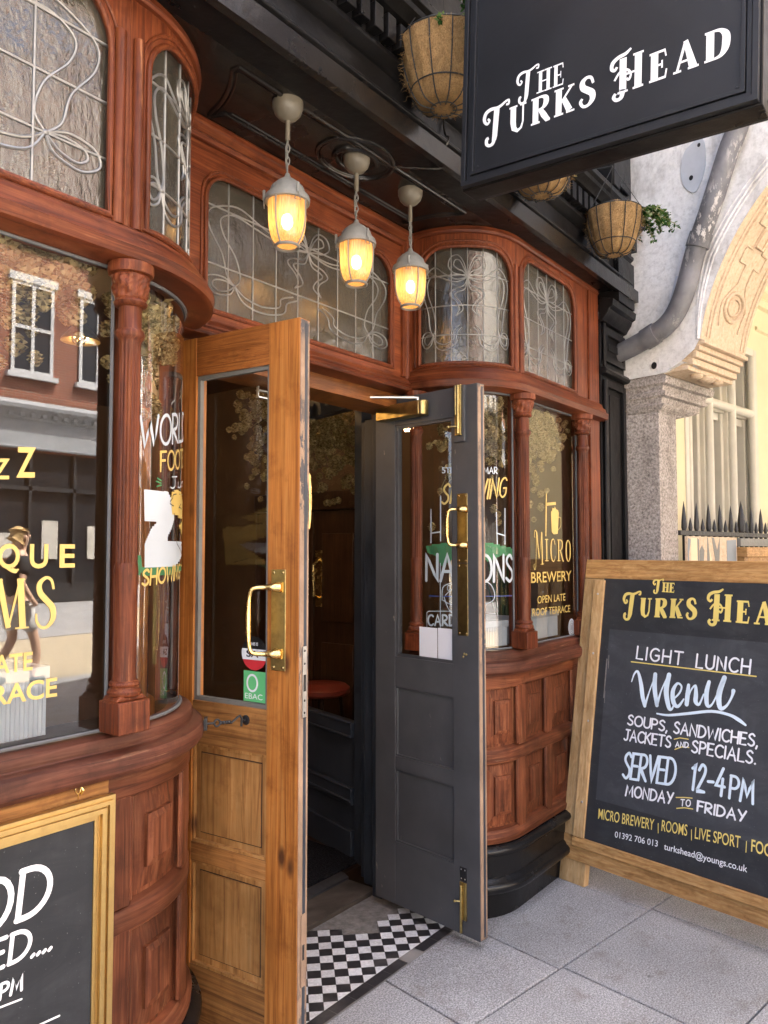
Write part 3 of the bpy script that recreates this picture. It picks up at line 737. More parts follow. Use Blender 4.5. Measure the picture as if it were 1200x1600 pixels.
# victorian display capitals: fat stems, thin hairlines, slab serifs
def st_(x, y0=0.0, y1=1.0, w=1.0, sl=0.0):
    return [[(x, y0, w), (x + sl, y1, w)], [(x - .17, y0 + .02, .3), (x + .17, y0 + .02, .3)], [(x + sl - .17, y1 - .02, .3), (x + sl + .17, y1 - .02, .3)]]
def ball_(x, y, r=.09):
    return [arc(x, y, r * .5, r * .5, 0, 360, 10)]
SER = {
 'T': (.86, [[(.50, .98, 1.0), (.46, .5, 1.0), (.43, .1, .95), (.4, -.04, .8)], cat([(.42, .04, .7), (.36, -.12, .62), (.22, -.16, .5), (.1, -.08, .55), (.1, .06, .62), (.18, .1, .5)], 5),
       cat([(.02, .62, .5), (-.02, .76, .62), (.06, .93, .66), (.26, .99, .6), (.5, .97, .5), (.68, 1.0, .48), (.84, 1.07, .4)], 5), cat([(.84, 1.07, .4), (.98, 1.08, .36), (.98, .96, .36), (.88, .97, .36)], 4),
       cat([(.02, .62, .5), (.12, .56, .42), (.2, .64, .4), (.13, .72, .36)], 4)]),
 'H': (1.05, st_(.36) [:2] + st_(.86) + [[(.36, .5, .3), (.86, .5, .3)], cat([(.62, 1.2, .3), (.44, 1.1, .5), (.2, 1.06, .55), (.02, .96, .6), (-.02, .8, .5), (.08, .72, .42), (.16, .8, .4)], 5),
       cat([(.36, .1, .8), (.32, -.12, .6), (.16, -.16, .5), (.06, -.06, .5), (.12, .04, .45)], 4), cat([(.08, .42, .3), (.26, .62, .35), (.5, .62, .35), (.62, .46, .3), (.56, .32, .36), (.48, .38, .3)], 4)]),
 'h': (.62, st_(.14, 0, .8, .8) + st_(.5, 0, .8, .8) + [[(.14, .4, .3), (.5, .4, .3)]]),
 'e': (.5, st_(.14, 0, .8, .8)[:1] + [[(0, .02, .3), (.46, .02, .34), (.48, .2, .2)], [(0, .78, .3), (.44, .78, .34), (.46, .62, .2)], [(.14, .4, .3), (.36, .4, .3)], [(.36, .28, .2), (.36, .52, .2)]]),
 'U': (.72, [[(.16, .8, 1), (.16, .3, 1), (.2, .1, .85), (.34, .0, .5), (.48, .06, .35), (.55, .24, .3), (.55, .8, .3)], [(0, .78, .3), (.32, .78, .3)], [(.43, .78, .3), (.67, .78, .3)]]),
 'R': (.72, st_(.16, 0, .8) + [cat([(.14, .78, .3), (.4, .78, .4), (.55, .7, .85), (.55, .54, .9), (.42, .42, .45), (.2, .4, .3)], 4), [(.34, .4, .7), (.48, .2, .95), (.62, .02, .8), (.72, .0, .3)]]),
 'K': (.74, st_(.16, 0, .8) + [[(.62, .76, .32), (.26, .38, .32)], [(.5, .78, .3), (.72, .78, .3)], [(.34, .46, .8), (.56, .06, 1)], [(.44, .02, .3), (.74, .02, .3)]]),
 'S': (.6, [cat([(.5, .6, .4), (.42, .78, .45), (.26, .82, .5), (.12, .72, .8), (.14, .56, .95), (.3, .44, 1.0), (.46, .32, 1.0), (.48, .14, .85), (.34, .0, .5), (.16, .0, .45), (.06, .14, .5), (.12, .24, .4)], 5)]),
 'E': (.58, st_(.16, 0, .8)[:1] + [[(0, .02, .3), (.5, .02, .36), (.54, .24, .2)], [(0, .78, .3), (.48, .78, .36), (.52, .6, .2)], [(.16, .41, .3), (.4, .41, .3)], [(.4, .3, .22), (.4, .52, .22)]]),
 'A': (.76, [[(.1, .0, .32), (.36, .8, .4)], [(.36, .82, .6), (.6, .02, 1.05)], [(.0, .02, .3), (.24, .02, .3)], [(.44, .02, .3), (.76, .02, .3)], [(.18, .26, .3), (.52, .26, .3)]]),
 'D': (.74, st_(.16, 0, .8)[:1] + [[(0, .02, .3), (.3, .02, .3)], [(0, .78, .3), (.3, .78, .3)], cat([(.28, .78, .3), (.46, .74, .5), (.6, .6, .9), (.62, .4, 1.05), (.58, .2, .9), (.46, .06, .5), (.28, .02, .3)], 4)]),
 'I': (.32, st_(.16, 0, .8)), 'C': (.62, [cat([(.54, .6, .45), (.46, .76, .4), (.34, .8, .4), (.18, .7, .8), (.12, .4, 1.05), (.18, .12, .8), (.34, .0, .4), (.48, .04, .4), (.56, .2, .3)], 5)]),
 'O': (.7, [cat([(.34, .8, .4), (.16, .66, .9), (.12, .4, 1.05), (.16, .14, .9), (.34, .0, .4), (.52, .14, .9), (.56, .4, 1.05), (.52, .66, .9), (.34, .8, .4)], 5)]),
 'M': (.98, [[(.2, .0, .36), (.3, 1.0, .36)], [(.3, 1.0, .9), (.52, .2, .8)], [(.52, .2, .3), (.78, 1.0, .34)], [(.78, 1.0, 1.05), (.82, .0, 1.05)], [(.64, .02, .3), (.98, .02, .3)], cat([(.2, .0, .4), (.1, -.12, .4), (.0, -.02, .4), (.06, .06, .35)], 4), cat([(.3, 1.0, .5), (.14, 1.06, .4), (.06, .9, .4), (.14, .84, .35)], 4)]),
 'm': (.96, [[(.12, .0, .34), (.26, .98, .36)], [(.26, 1.0, .9), (.5, .04, .8)], [(.5, .04, .3), (.76, 1.0, .36)], [(.76, 1.0, 1.05), (.84, .0, 1.05)], [(.66, .02, .26), (.99, .02, .26)], [(.0, .02, .26), (.24, .02, .26)], [(.12, .98, .26), (.34, .98, .26)], [(.68, .98, .26), (.88, .98, .26)]]),
 's': (.62, [cat([(.5, .76, .4), (.44, .94, .45), (.28, 1.0, .5), (.1, .88, .8), (.12, .7, .95), (.3, .54, 1.0), (.48, .38, 1.0), (.5, .16, .85), (.34, .0, .5), (.16, .0, .45), (.04, .12, .4), (.02, .28, .3)], 5)]),
 ' ': (.42, []),
}
# ------------------------------------------------------------------ ground
EX = Vector((math.cos(R(-9)), math.sin(R(-9)), 0)); EY = Vector((-math.sin(R(-9)), math.cos(R(-9)), 0))
def TG(u, v, z):
    return EX * u + EY * v + Vector((0, 0, z))
def build_ground():
    mb = MB()
    n = 2
    mb.box((-60, -5.5, -0.3), (120, 1.95, -0.022))
    o = mb.build('pavement_base', 'joint'); tag(o, None, None, kind='structure')
    mb = MB()
    rows = [-1.3, -0.72, -0.13, 0.46, 1.045, 1.635, 2.225, 2.6]
    for k in range(len(rows) - 1):
        off = [0.0, 0.22, -0.5, 0.1, 0.0, -0.02, 0.1][k]
        us = [-2.2, -1.3, -0.55, 0.2, 0.82, 1.4, 1.92, 2.425, 3.08, 3.7, 4.4, 5.1, 5.8, 6.6, 7.4]
        if k == 4:
            us = [u for u in us if u != 1.92]
        us = [u + off for u in us]
        for a, b in zip(us, us[1:]):
            g = 0.0035; v0, v1 = rows[k] + g, rows[k + 1] - g
            u0, u1 = a + g, b - g
            # keep clear of the tiled doorway and of the shop walls
            poly = [(u0, v0), (u1, v0), (u1, v1), (u0, v1)]
            P = [TG(u, v, 0) for u, v in poly]
            P = clip_y(P, 1.685)
            if len(P) >= 3:
                dz = rnd.uniform(-0.0012, 0.0012)
                vs = [p + Vector((0, 0, dz)) for p in P] + [p + Vector((0, 0, -0.02)) for p in P]; m = len(P)
                mb.add(vs, [tuple(range(m))] + [(j, m + j, m + (j + 1) % m, (j + 1) % m) for j in range(m)])
    o = mb.build('pavement', 'granite', bevel=0.0025); o['kind'] = 'structure'
    mb = MB(); mb.box((-60, -5.45, -0.02), (120, -1.35, -0.004)); o = mb.build('pavement_outer', 'granite'); o['kind'] = 'structure'
    mb = MB(); mb.box((-60, -9.8, -0.3), (120, -5.5, -0.03)); o = mb.build('road', 'asphalt'); o['kind'] = 'structure'
    mb = MB(); mb.box((-60, -18, -0.3), (120, -9.8, -0.012)); o = mb.build('far_pavement', 'granite'); o['kind'] = 'structure'
    mb = MB(); mb.box((-200, -220, -0.6), (260, 240, -0.31)); o = mb.build('ground', 'asphalt'); o['kind'] = 'structure'
def clip_y(P, ymax):
    out = []
    for i in range(len(P)):
        a, b = P[i], P[(i + 1) % len(P)]
        ia, ib = a.y <= ymax, b.y <= ymax
        if ia: out.append(a)
        if ia != ib:
            out.append(a + (b - a) * ((ymax - a.y) / (b.y - a.y)))
    return out
build_ground()

PATCH = [(2.24, 2.2), (2.25, 2.14), (2.312, 2.112), (2.34, 2.07), (2.37, 2.034), (2.34, 2.0), (2.40, 1.93), (2.432, 1.90), (2.505, 1.955), (2.537, 1.93), (2.574, 1.955), (2.603, 1.924), (2.645, 1.953), (2.68, 1.926), (2.705, 1.944), (2.78, 2.0), (2.78, 2.2)]
def build_tiles():
    """black and white checks laid square to the street, dark border, worn cement patch"""
    mb = MB()
    mb.box((1.2, 1.686, -0.1), (2.95, 2.14, -0.0015), mat=2)
    X0, X1, Y0, Y1 = 1.35, 2.93, 1.735, 2.138
    s = 0.0485
    def inside(p):
        return X0 <= p[0] <= X1 and Y0 <= p[1] <= Y1
    def clip(poly):
        for ax, lim, sg in ((0, X0, 1), (0, X1, -1), (1, Y0, 1), (1, Y1, -1)):
            out = []
            for i in range(len(poly)):
                a, b = poly[i], poly[(i + 1) % len(poly)]
                da, db = sg * (a[ax] - lim), sg * (b[ax] - lim)
                if da >= 0: out.append(a)
                if (da >= 0) != (db >= 0):
                    t = da / (da - db); out.append((a[0] + (b[0] - a[0]) * t, a[1] + (b[1] - a[1]) * t))
            poly = out
            if not poly: break
        return poly
    th = R(45); c, sn = math.cos(th), math.sin(th)
    def patch(x, y):      # cement patch where the tiles are lost, hard against the threshold
        c_ = False
        for i in range(len(PATCH)):
            (x1, y1), (x2, y2) = PATCH[i - 1], PATCH[i]
            if (y1 > y) != (y2 > y) and x < (x2 - x1) * (y - y1) / (y2 - y1) + x1: c_ = not c_
        return c_
    for i in range(-60, 60):
        for j in range(-60, 60):
            a, b = i * s, j * s
            q = [(a, b), (a + s, b), (a + s, b + s), (a, b + s)]
            q = [(2.2 + x * c - y * sn, 1.735 + x * sn + y * c) for x, y in q]
            cx = sum(p[0] for p in q) / 4; cy = sum(p[1] for p in q) / 4
            if not (X0 - .1 < cx < X1 + .1 and Y0 - .1 < cy < Y1 + .1) or patch(cx, cy):
                continue
            g = 0.0008 / s * 1.0
            q = [(cx + (x - cx) * (1 - 2 * g), cy + (y - cy) * (1 - 2 * g)) for x, y in q]
            q = clip(q)
            if q and len(q) >= 3:
                ar = 0.5 * abs(sum(q[k][0] * q[(k + 1) % len(q)][1] - q[(k + 1) % len(q)][0] * q[k][1] for k in range(len(q))))
                if ar < 2e-5: continue
                mb.add([(x, y, 0.002 + rnd.uniform(-.0003, .0003)) for x, y in q], [tuple(range(len(q)))], (i + j + 1) % 2)
    x = X0
    while x < X1 - 0.02:
        w = 0.098
        for (ya, yb) in ((1.690, 1.7335),):
            if not (2.24 < x < 2.36):
                mb.add([(x + .001, ya, .002), (min(x + w, X1) - .001, ya, .002), (min(x + w, X1) - .001, yb, .002), (x + .001, yb, .002)], [(0, 1, 2, 3)], 1)
        x += w
    o = mb.build('tiled_floor', ['tilew', 'tileb', 'grout'], recalc=False); o['kind'] = 'structure'
    mb = MB()
    mb.box((2.2, 1.88, -.01), (2.78, 2.139, -.0008))
    o = mb.build('cement_floor_patch', 'concrete'); o['kind'] = 'structure'
build_tiles()

# ------------------------------------------------------------------ the pub
pub = thing('pub_building', (2.0, 1.6, 0), 'pub with red timber bay windows, black fascia and a recessed doorway', 'pub')
def bayT(cx, cy, R0, y0, sg):
    q = R0 * math.pi / 2
    def T(s, o, z):
        if s <= 0:
            return Vector((cx + sg * s, y0 - o, z))
        if s < q:
            a = s / R0
            return Vector((cx + sg * (R0 + o) * math.sin(a), cy - (R0 + o) * math.cos(a), z))
        return Vector((cx + sg * (R0 + o), cy + s - q, z))
    return T
TL = bayT(1.05, 1.99, 0.40, 1.59, 1)
TR = bayT(2.97, 1.865, 0.30, 1.565, -1)
def proj(p):
    v = Vector(p) - CAM; z = v.dot(FW)
    return 600 + FPX * v.dot(RT) / z, 800 - FPX * v.dot(UPV) / z
def bay_uv(T, px, py, o=0.0, s0=-1.2, s1=0.56):
    z = 1.5; best = 0
    for _ in range(3):
        a, b = s0, s1; n = 240; bd = 1e9
        for k in range(n + 1):
            s = a + (b - a) * k / n; d = abs(proj(T(s, o, z))[0] - px)
            if d < bd: bd, best = d, s
        lo, hi = best - (b - a) / n, best + (b - a) / n
        for k in range(21):
            s = lo + (hi - lo) * k / 20; d = abs(proj(T(s, o, z))[0] - px)
            if d < bd: bd, best = d, s
        p = T(best, o, 0); r = ray(px, py); t = (p.x * FW.x + p.y * FW.y) / (r.x * FW.x + r.y * FW.y)
        z = EYE + r.z * t
    return best, z

def lead_lines(s0, s1, z0, z1, cols, rows, wide=False):
    """bars and the art-nouveau bow, in window coordinates"""
    W_, H_ = s1 - s0, z1 - z0
    def P(pts):
        return [(s0 + x * W_, z0 + y * H_) for x, y in pts]
    L = []
    for k in range(1, cols):
        L.append(P([(k / cols, 0.0), (k / cols, 1.0)]))
    for y in rows:
        L.append(P([(0, y), (1, y)]))
    def rib(a, b):
        L.append(P(cat(a, 6))); L.append(P(cat(b, 6)))
    for m in (0, 1):
        X = (lambda x: x) if m == 0 else (lambda x: 1 - x)
        q = lambda pts: [(X(x), y) for x, y in pts]
        cy = 0.74
        k = 0.6 if wide else 1.0
        X2 = (lambda x: 0.5 + (x - 0.5) * k)
        q2 = lambda pts: [(X(X2(x)), y) for x, y in pts]
        rib(q2([(.5, cy), (.44, cy + .02), (.36, cy + .04), (.305, cy + .10), (.33, cy + .175), (.405, cy + .19), (.465, cy + .12), (.5, cy)]),
            q2([(.5, cy), (.455, cy + .05), (.405, cy + .07), (.36, cy + .105), (.375, cy + .15), (.42, cy + .145), (.462, cy + .08), (.5, cy)]))
        rib(q([(.5, cy), (.38, cy - .04), (.24, cy + .0), (.14, cy + .03), (.08, cy - .03), (.09, cy - .14), (.145, cy - .28), (.165, cy - .42), (.14, .25)]),
            q([(.5, cy), (.38, cy - .015), (.26, cy + .04), (.15, cy + .10), (.035, cy + .01), (.03, cy - .12), (.085, cy - .28), (.105, cy - .42), (.14, .25)]))
        rib(q2([(.5, cy), (.46, cy - .07), (.36, cy - .1), (.32, cy - .15), (.39, cy - .22), (.41, cy - .28), (.38, cy - .33)]),
            q2([(.5, cy), (.47, cy - .1), (.39, cy - .13), (.37, cy - .16), (.43, cy - .22), (.45, cy - .28), (.38, cy - .33)]))
        rib(q([(.14, .25), (.09, .29), (.03, .27), (.015, .2), (.06, .15), (.12, .18), (.14, .25)]),
            q([(.14, .25), (.1, .265), (.055, .25), (.045, .21), (.07, .18), (.11, .2), (.14, .25)]))
        rib(q([(.14, .25), (.19, .19), (.27, .17), (.35, .21), (.36, .28), (.42, .33)]),
            q([(.14, .25), (.18, .15), (.27, .12), (.37, .17), (.39, .26), (.44, .31)]))
    return L

def build_stained(T, win, parent, o=-0.012, cols=6, rows=(0.25, 0.5, 0.76), wide=False, lead_r=0.0032, maxz=None):
    s0, s1, z0, z1, r = win
    mb = MB(); n = 3
    ys = [0.0] + list(rows) + [1.0]
    for i in range(cols):
        for j in range(len(ys) - 1):
            a, b = s0 + (s1 - s0) * i / cols, s0 + (s1 - s0) * (i + 1) / cols
            c, d = z0 + (z1 - z0) * ys[j], z0 + (z1 - z0) * ys[j + 1]
            sheet(mb, a - (0.02 if i == 0 else 0), b + (0.02 if i == cols - 1 else 0), c - (0.02 if j == 0 else 0), d + (0.02 if j == len(ys) - 2 else 0), o, T, n, 1)
    mb.build('stained_glass', 'leadglass', parent, recalc=False)
    mb = MB()
    for x, y in ((.5, .74), (.14, .25), (.86, .25)):
        mb.ball(T(s0 + x * (s1 - s0), o + .001, z0 + y * (z1 - z0)), lead_r * 2.1, 0, 5)
    for ln in lead_lines(s0, s1, z0, z1, cols, rows, wide):
        pts = []
        for a, b in zip(ln, ln[1:]):
            m = max(1, int(abs(b[0] - a[0]) / 0.03))
            for k in range(m):
                t = k / m; pts.append((a[0] + (b[0] - a[0]) * t, a[1] + (b[1] - a[1]) * t))
        pts.append(ln[-1])
        mb.tube([T(u, o + 0.001, v) for u, v in pts], lead_r, 6)
    mb.build('leading', 'lead', parent)

def bead(mb, I, o, r, T, mat=0, n=8):
    mb.tube([T(u, o, v) for u, v in I], r, n, mat, closed=True)

PLINTH = [(-.08, -.05), (-.012, -.05), (-.008, .104), (.02, .110), (.041, .116), (.048, .128), (.046, .145), (.036, .153), (.03, .155), (.022, .166), (.012, .172), (.012, .255), (.02, .258), (.036, .264), (.041, .275), (.036, .288), (.014, .298), (-.08, .3)]
SILL = [(-.05, .985), (.026, .985), (.038, .989), (.046, 1.0), (.048, 1.022), (.043, 1.036), (.034, 1.043), (.017, 1.046), (.0155, 1.049), (.0165, 1.066), (.013, 1.074), (.006, 1.078), (-.05, 1.083)]
TRANS = [(-.05, 2.172), (.045, 2.172), (.06, 2.178), (.064, 2.205), (.052, 2.214), (.047, 2.232), (.032, 2.242), (.028, 2.258), (.008, 2.272), (-.05, 2.272)]
APRON = [(-.03, .926), (-.002, .926), (.0015, .93), (.0015, .986), (-.03, .986)]
MIDR = [(-.03, .617), (-.004, .617), (.0015, .623), (.0015, .664), (-.004, .674), (-.012, .68), (-.03, .688)]
BOTR = [(-.03, .302), (.012, .302), (.014, .325), (.004, .336), (-.004, .35), (-.03, .36)]

def build_bay(T, c, label):
    bay = part('bay_window', T((c['smin'] + c['send']) / 2 * 0.2, 0, 1.0), pub)
    sv = lin(c['smin'], 0, 8) + lin(0, c['send'], 14)[1:]
    ro = c.get('ro', 0.0); T0 = T
    T = lambda s, o, z: T0(s, o + ro, z)
    mb = MB(); mb.sweep(PLINTH, sv, T); mb.build('plinth', 'plinth', bay, auto=50)
    mb = MB(); mb.sweep(SILL, sv, T0, 0, True); mb.build('sill', 'sill', bay, auto=28)
    mb = MB(); mb.sweep(TRANS, sv, T0, 0, True); mb.build('transom', 'red_h', bay, auto=45)
    # panelled stall riser: back board, rails and stiles
    mb = MB()
    mb.sweep([(-.06, .29), (-.022, .29), (-.022, .99), (-.06, .99)], sv, T, 0)
    mb.sweep(APRON, sv, T, 1); mb.sweep(MIDR, sv, T, 1); mb.sweep(BOTR, sv, T, 1)
    for a, b in c['stiles']:
        mb.box((a, -.03, .34), (b, .001, .628), T, 0, 4); mb.box((a, -.03, .68), (b, .001, .93), T, 0, 4)
        for e, sg in ((a, 1), (b, -1)):
            for za, zb in ((.355, .622), (.688, .926)):
                mb.tube([T(e - sg * .004, -.006, za), T(e - sg * .004, -.006, zb)], .007, 6, 0)
    mb.build('stall_riser', ['low_v', 'low_h'], bay, bevel=0.0025)
    for a, b in c['panels']:
        for za, zb in ((.36, .615), (.69, .925)):
            mb = MB(); g = min(.06, (b - a) * .26); e = .02
            def TT(u, o, v): return T(u, o, v)
            n = 5
            lo = [(a + .008, za + .006), (b - .008, za + .006), (b - .008, zb - .006), (a + .008, zb - .006)]
            I1 = (a + g, b - g, za + g, zb - g)
            # bevelled margin rising to the field, then the crisp raised field
            for (s0, s1, s2, s3, z0, z1, z2, z3) in (((a + .008), (b - .008), I1[0], I1[1], za + .006, zb - .006, I1[2], I1[3]),):
                rows = []
                for (sa, sb, z_0, z_1, oo) in ((s0, s1, z0, z1, -.020), (s2, s3, z2, z3, -.013), (s2 + .001, s3 - .001, z2 + .001, z3 - .001, -.004), (s2 + .016, s3 - .016, z2 + .016, z3 - .016, .0)):
                    lp = [(sa + (sb - sa) * k / n, z_0) for k in range(n)] + [(sb, z_0)] + [(sb - (sb - sa) * k / n, z_1) for k in range(n)] + [(sa, z_1)]
                    rows.append([T(u, oo, v) for u, v in lp])
                m = len(rows[0]); vs = [p for r_ in rows for p in r_]; fs = []
                for q in range(3):
                    for j in range(m):
                        fs.append((q * m + j, q * m + (j + 1) % m, (q + 1) * m + (j + 1) % m, (q + 1) * m + j))
                k0 = 3 * m
                for j in range(n):
                    fs.append((k0 + j, k0 + j + 1, k0 + 2 * n - j, k0 + 2 * n + 1 - j))
                mb.add(vs, fs, 0)
            mb.build('raised_panel', 'low_v', bay, auto=15)
    T = T0
    # upright timbers and the arched heads above the transom
    mb = MB()
    for a, b, o0, o1, z0, z1 in c['posts']:
        mb.box((a, o0, z0), (b, o1, z1), T, 0, 3)
    for (s0, s1, z0, z1, r), (X0, X1) in zip(c['upwin'], c['upouter']):
        I, O = frame_loops(s0, s1, z0, z1, r, X0, X1, 2.262, 2.868, 14, 10)
        ring(mb, I, O, .004, -.045, T, 0)
        bead(mb, [(u, v) for u, v in I], .004, .0085, T, 0)
        I2, _ = frame_loops(s0 - .022, s1 + .022, z0 - .004, z1 + .022, r + .02, X0, X1, 2.2, 2.9, 14, 10)
        bead(mb, I2, .004, .006, T, 0)
    for s in c['halfround']:
        mb.tube([T(s, .006, 2.268), T(s, .006, 2.74)], .0145, 10, 0)
    mb.sweep([(-.02, 2.835), (.014, 2.84), (.02, 2.85), (.016, 2.868), (-.02, 2.868)], sv, T, 1)
    mb.build('window_frame', ['red_v', 'red_h'], bay, bevel=0.0015)
    # colonettes
    for s, big in c['colon']:
        p = T(s, .022, 0); r = .0265 * big
        cpart = None
        mb = MB()
        fl = lambda a, z: 1 - (.17 * abs(math.cos(8 * a)) ** 2 if (1.47 < z < 1.985) else 0)
        prof = [(r * 1.12, 1.196), (r * 1.08, 1.2), (r * .98, 1.215), (r, 1.24), (r, 1.44), (r * 1.04, 1.452), (r, 1.465), (r, 1.4705)] + [(r, z) for z in lin(1.472, 1.98, 10)] + [(r, 1.987), (r * 1.05, 1.992), (r * 1.22, 1.998), (r * 1.3, 2.006), (r * 1.22, 2.014), (r * 1.0, 2.02), (r * .97, 2.07)]
        mb.lathe(prof, (p.x, p.y, 0), 48, 0, True, fl)
        co = mb.build('colonette', 'red_v', bay, auto=60)
        mb = MB()
        cap = lambda a, z: 1 + ((.06 * math.sin(4 * a + z * 130) + .055 * math.sin(13 * a - z * 260) * math.sin(z * 210)) if 2.092 < z < 2.14 else 0)
        mb.lathe([(r * .97, 2.07), (r * 1.36, 2.074), (r * 1.46, 2.081), (r * 1.3, 2.088)] + [(r * (1.36 + .34 * t), 2.09 + .052 * t) for t in lin(0, 1, 14)] + [(r * 1.6, 2.144), (r * 1.92, 2.147), (r * 2.0, 2.156), (r * 1.98, 2.171)], (p.x, p.y, 0), 96, 0, True, cap)
        mb.build('capital', 'red_v', bay, auto=50)
        mb = MB()
        mb.box((s - r * 1.5, .022 - r * 1.5, 1.085), (s + r * 1.5, .022 + r * 1.5, 1.158), T, 0, 2)
        mb.prism([(s - r * 1.5, 1.158), (s + r * 1.5, 1.158), (s + r * 1.1, 1.17), (s - r * 1.1, 1.17)], .022 - r * 1.1, .022 + r * 1.1, T)
        mb.lathe([(r * 1.2, 1.165), (r * 1.42, 1.17), (r * 1.45, 1.178), (r * 1.3, 1.184), (r * 1.12, 1.187), (r * 1.3, 1.191), (r * 1.32, 1.197), (r * 1.1, 1.203)], (p.x, p.y, 0), 32)
        mb.build('column_base', 'red_v', bay, bevel=0.003)
    # panes
    for a, b, bent in c['panes']:
        mb = MB(); sheet(mb, a, b, 1.075, 2.18, -.02, T, 16 if bent else 1, 1)
        mb.build('window_glass', 'bentglass' if bent else 'glass', bay, recalc=False)
        mb = MB(); e = .022 if not bent else .018
        for q in (a + e, b - e):
            mb.tube([T(q, -.016, 1.095), T(q, -.016, 2.175)], .0045, 6)
        for z in (1.088, 2.168):
            mb.tube([T(q, -.016, z) for q in lin(a + e, b - e, 12)], .0045, 6)
        mb.build('glazing_bead', 'putty', bay)
    for w in c['upwin']:
        build_stained(T, w, bay, cols=c.get('cols', 6), lead_r=c.get('lead', .003))
    return bay
qL = .40 * math.acos(.07 / .40); qR = .30 * math.pi / 2 + .055
cfgL = dict(smin=-2.2, send=qL, lead=.0036, stiles=[(-2.2, -2.12), (-1.52, -1.45), (-.80, -.73), (-.06, .032), (.243, .312), (qL - .05, qL)], panels=[(-1.45, -.80), (-.73, -.06), (.032, .243), (.312, qL - .05)], ro=.010,
            posts=[(qL - .03, qL, -.04, .004, 1.09, 2.18), (qL - .19, qL - .03, -.085, -.06, 1.09, 2.18), (-.009, .009, -.045, -.008, 1.09, 2.18), (-2.2, -2.1, -.05, .004, 1.09, 2.18)],
            upwin=[(-1.12, -.05, 2.285, 2.825, .14), (.055, qL - .03, 2.285, 2.80, .12)], upouter=[(-1.18, .0), (.0, qL)], halfround=[-.028, .022],
            colon=[(.0, 1.0), (-1.1, 1.0)], panes=[(-2.1, 0, False), (0.0, qL - .02, True)])
cfgR = dict(smin=-.88, send=qR, lead=.0025, stiles=[(-.045, .015), (-.30, -.25), (-.60, -.53), (-.88, -.80), (.20, .24), (qR - .05, qR)], panels=[(-.25, -.045), (-.53, -.30), (-.80, -.60), (.015, .20), (.24, qR - .05)],
            posts=[(qR - .035, qR, -.04, .004, 1.09, 2.18), (-.009, .009, -.045, -.008, 1.09, 2.18), (-.88, -.665, -.05, .004, 1.09, 2.18), (-.88, -.76, .004, .014, 1.09, 2.86)],
            upwin=[(-.60, -.045, 2.285, 2.80, .10), (.045, qR - .05, 2.285, 2.785, .12)], upouter=[(-.76, .0), (.0, qR)], halfround=[-.02, .022],
            colon=[(-.005, 1.05), (-.635, 1.0), (qR - .045, .9)], panes=[(-.665, 0, False), (0.0, qR - .02, True)])
bayL = build_bay(TL, cfgL, 'left'); bayR = build_bay(TR, cfgR, 'right')

# recess: transom light, jambs, head
def TW(x, o, z):
    return Vector((x, 1.92 - o, z))
def build_recess():
    pr = part('transom_window', (2.04, 1.92, 2.5), pub)
    mb = MB()
    X0, X1 = 1.36, 2.68
    I, O = frame_loops(1.555, 2.53, 2.268, 2.715, .085, X0, X1, 2.2, 2.80, 16, 8)
    ring(mb, I, O, 0, -.05, TW, 1)
    bead(mb, I, .001, .008, TW, 0)
    I2, _ = frame_loops(1.537, 2.548, 2.262, 2.733, .1, X0, X1, 2.2, 2.8, 16, 8); bead(mb, I2, .001, .005, TW, 0)
    mb.sweep([(-.05, 2.80), (.0, 2.80), (.012, 2.803), (.016, 2.818), (.008, 2.826), (.018, 2.832), (.03, 2.842), (.032, 2.856), (.026, 2.868), (-.05, 2.868)], [X0, X1], TW, 1)
    mb.sweep([(-.08, 2.165), (.03, 2.165), (.046, 2.17), (.05, 2.18), (.044, 2.19), (.05, 2.196), (.05, 2.2), (.034, 2.21), (.026, 2.222), (.006, 2.232), (-.05, 2.236)], [X0, X1], TW, 1)
    for x, w in ((1.36, .055), (2.60, .03), (2.645, .03)):
        mb.box((x, -.05, 2.236), (x + w, .014, 2.80), TW, 0)
    mb.tube([TW(2.63, .01, 2.22), TW(2.63, .01, 2.83)], .013, 10)
    mb.build('window_frame', ['red_v', 'red_h'], pr, bevel=0.0015)
    build_stained(TW, (1.55, 2.535, 2.262, 2.72, 0), pr, o=-.014, cols=9, rows=(0.36, 0.78), wide=True, lead_r=.0029)
    fr = part('door_frame', (2.04, 2.05, 0), pub)
    mb = MB()
    mb.box((1.36, -.20, 2.105), (2.70, -.03, 2.166), TW, 1)
    mb.box((1.36, -.14, 2.148), (2.70, -.031, 2.1655), TW, 1)
    mb.box((1.38, -.20, 0.0), (1.455, -.08, 2.105), TW, 0)
    mb.build('door_head', ['pine_v', 'pine_h'], fr, bevel=0.002)
    mb = MB()
    mb.box((2.755, -.325, 0.0), (2.9, -.215, 2.105), TW, 0)
    mb.box((2.80, -.38, 0.0), (2.9, -.33, 2.105), TW, 0)
    mb.box((2.675, -.212, 0.0), (2.74, -.16, 2.105), TW, 0)
    mb.build('door_jamb', 'navy', fr, bevel=0.003)
    mb = MB()
    mb.prism([(1.4, -.03), (2.72, -.03), (2.72, .014), (1.4, .014)], -.222, -.40, TW)
    mb.build('threshold', 'woodstep', fr, bevel=0.004)
    mb = MB()
    mb.sweep([(-.385, .012), (-.385, .024), (-.41, .036), (-.43, .036), (-.43, .012)], [1.4, 2.72], TW)
    mb.build('threshold_trim', 'alu', fr)
build_recess()

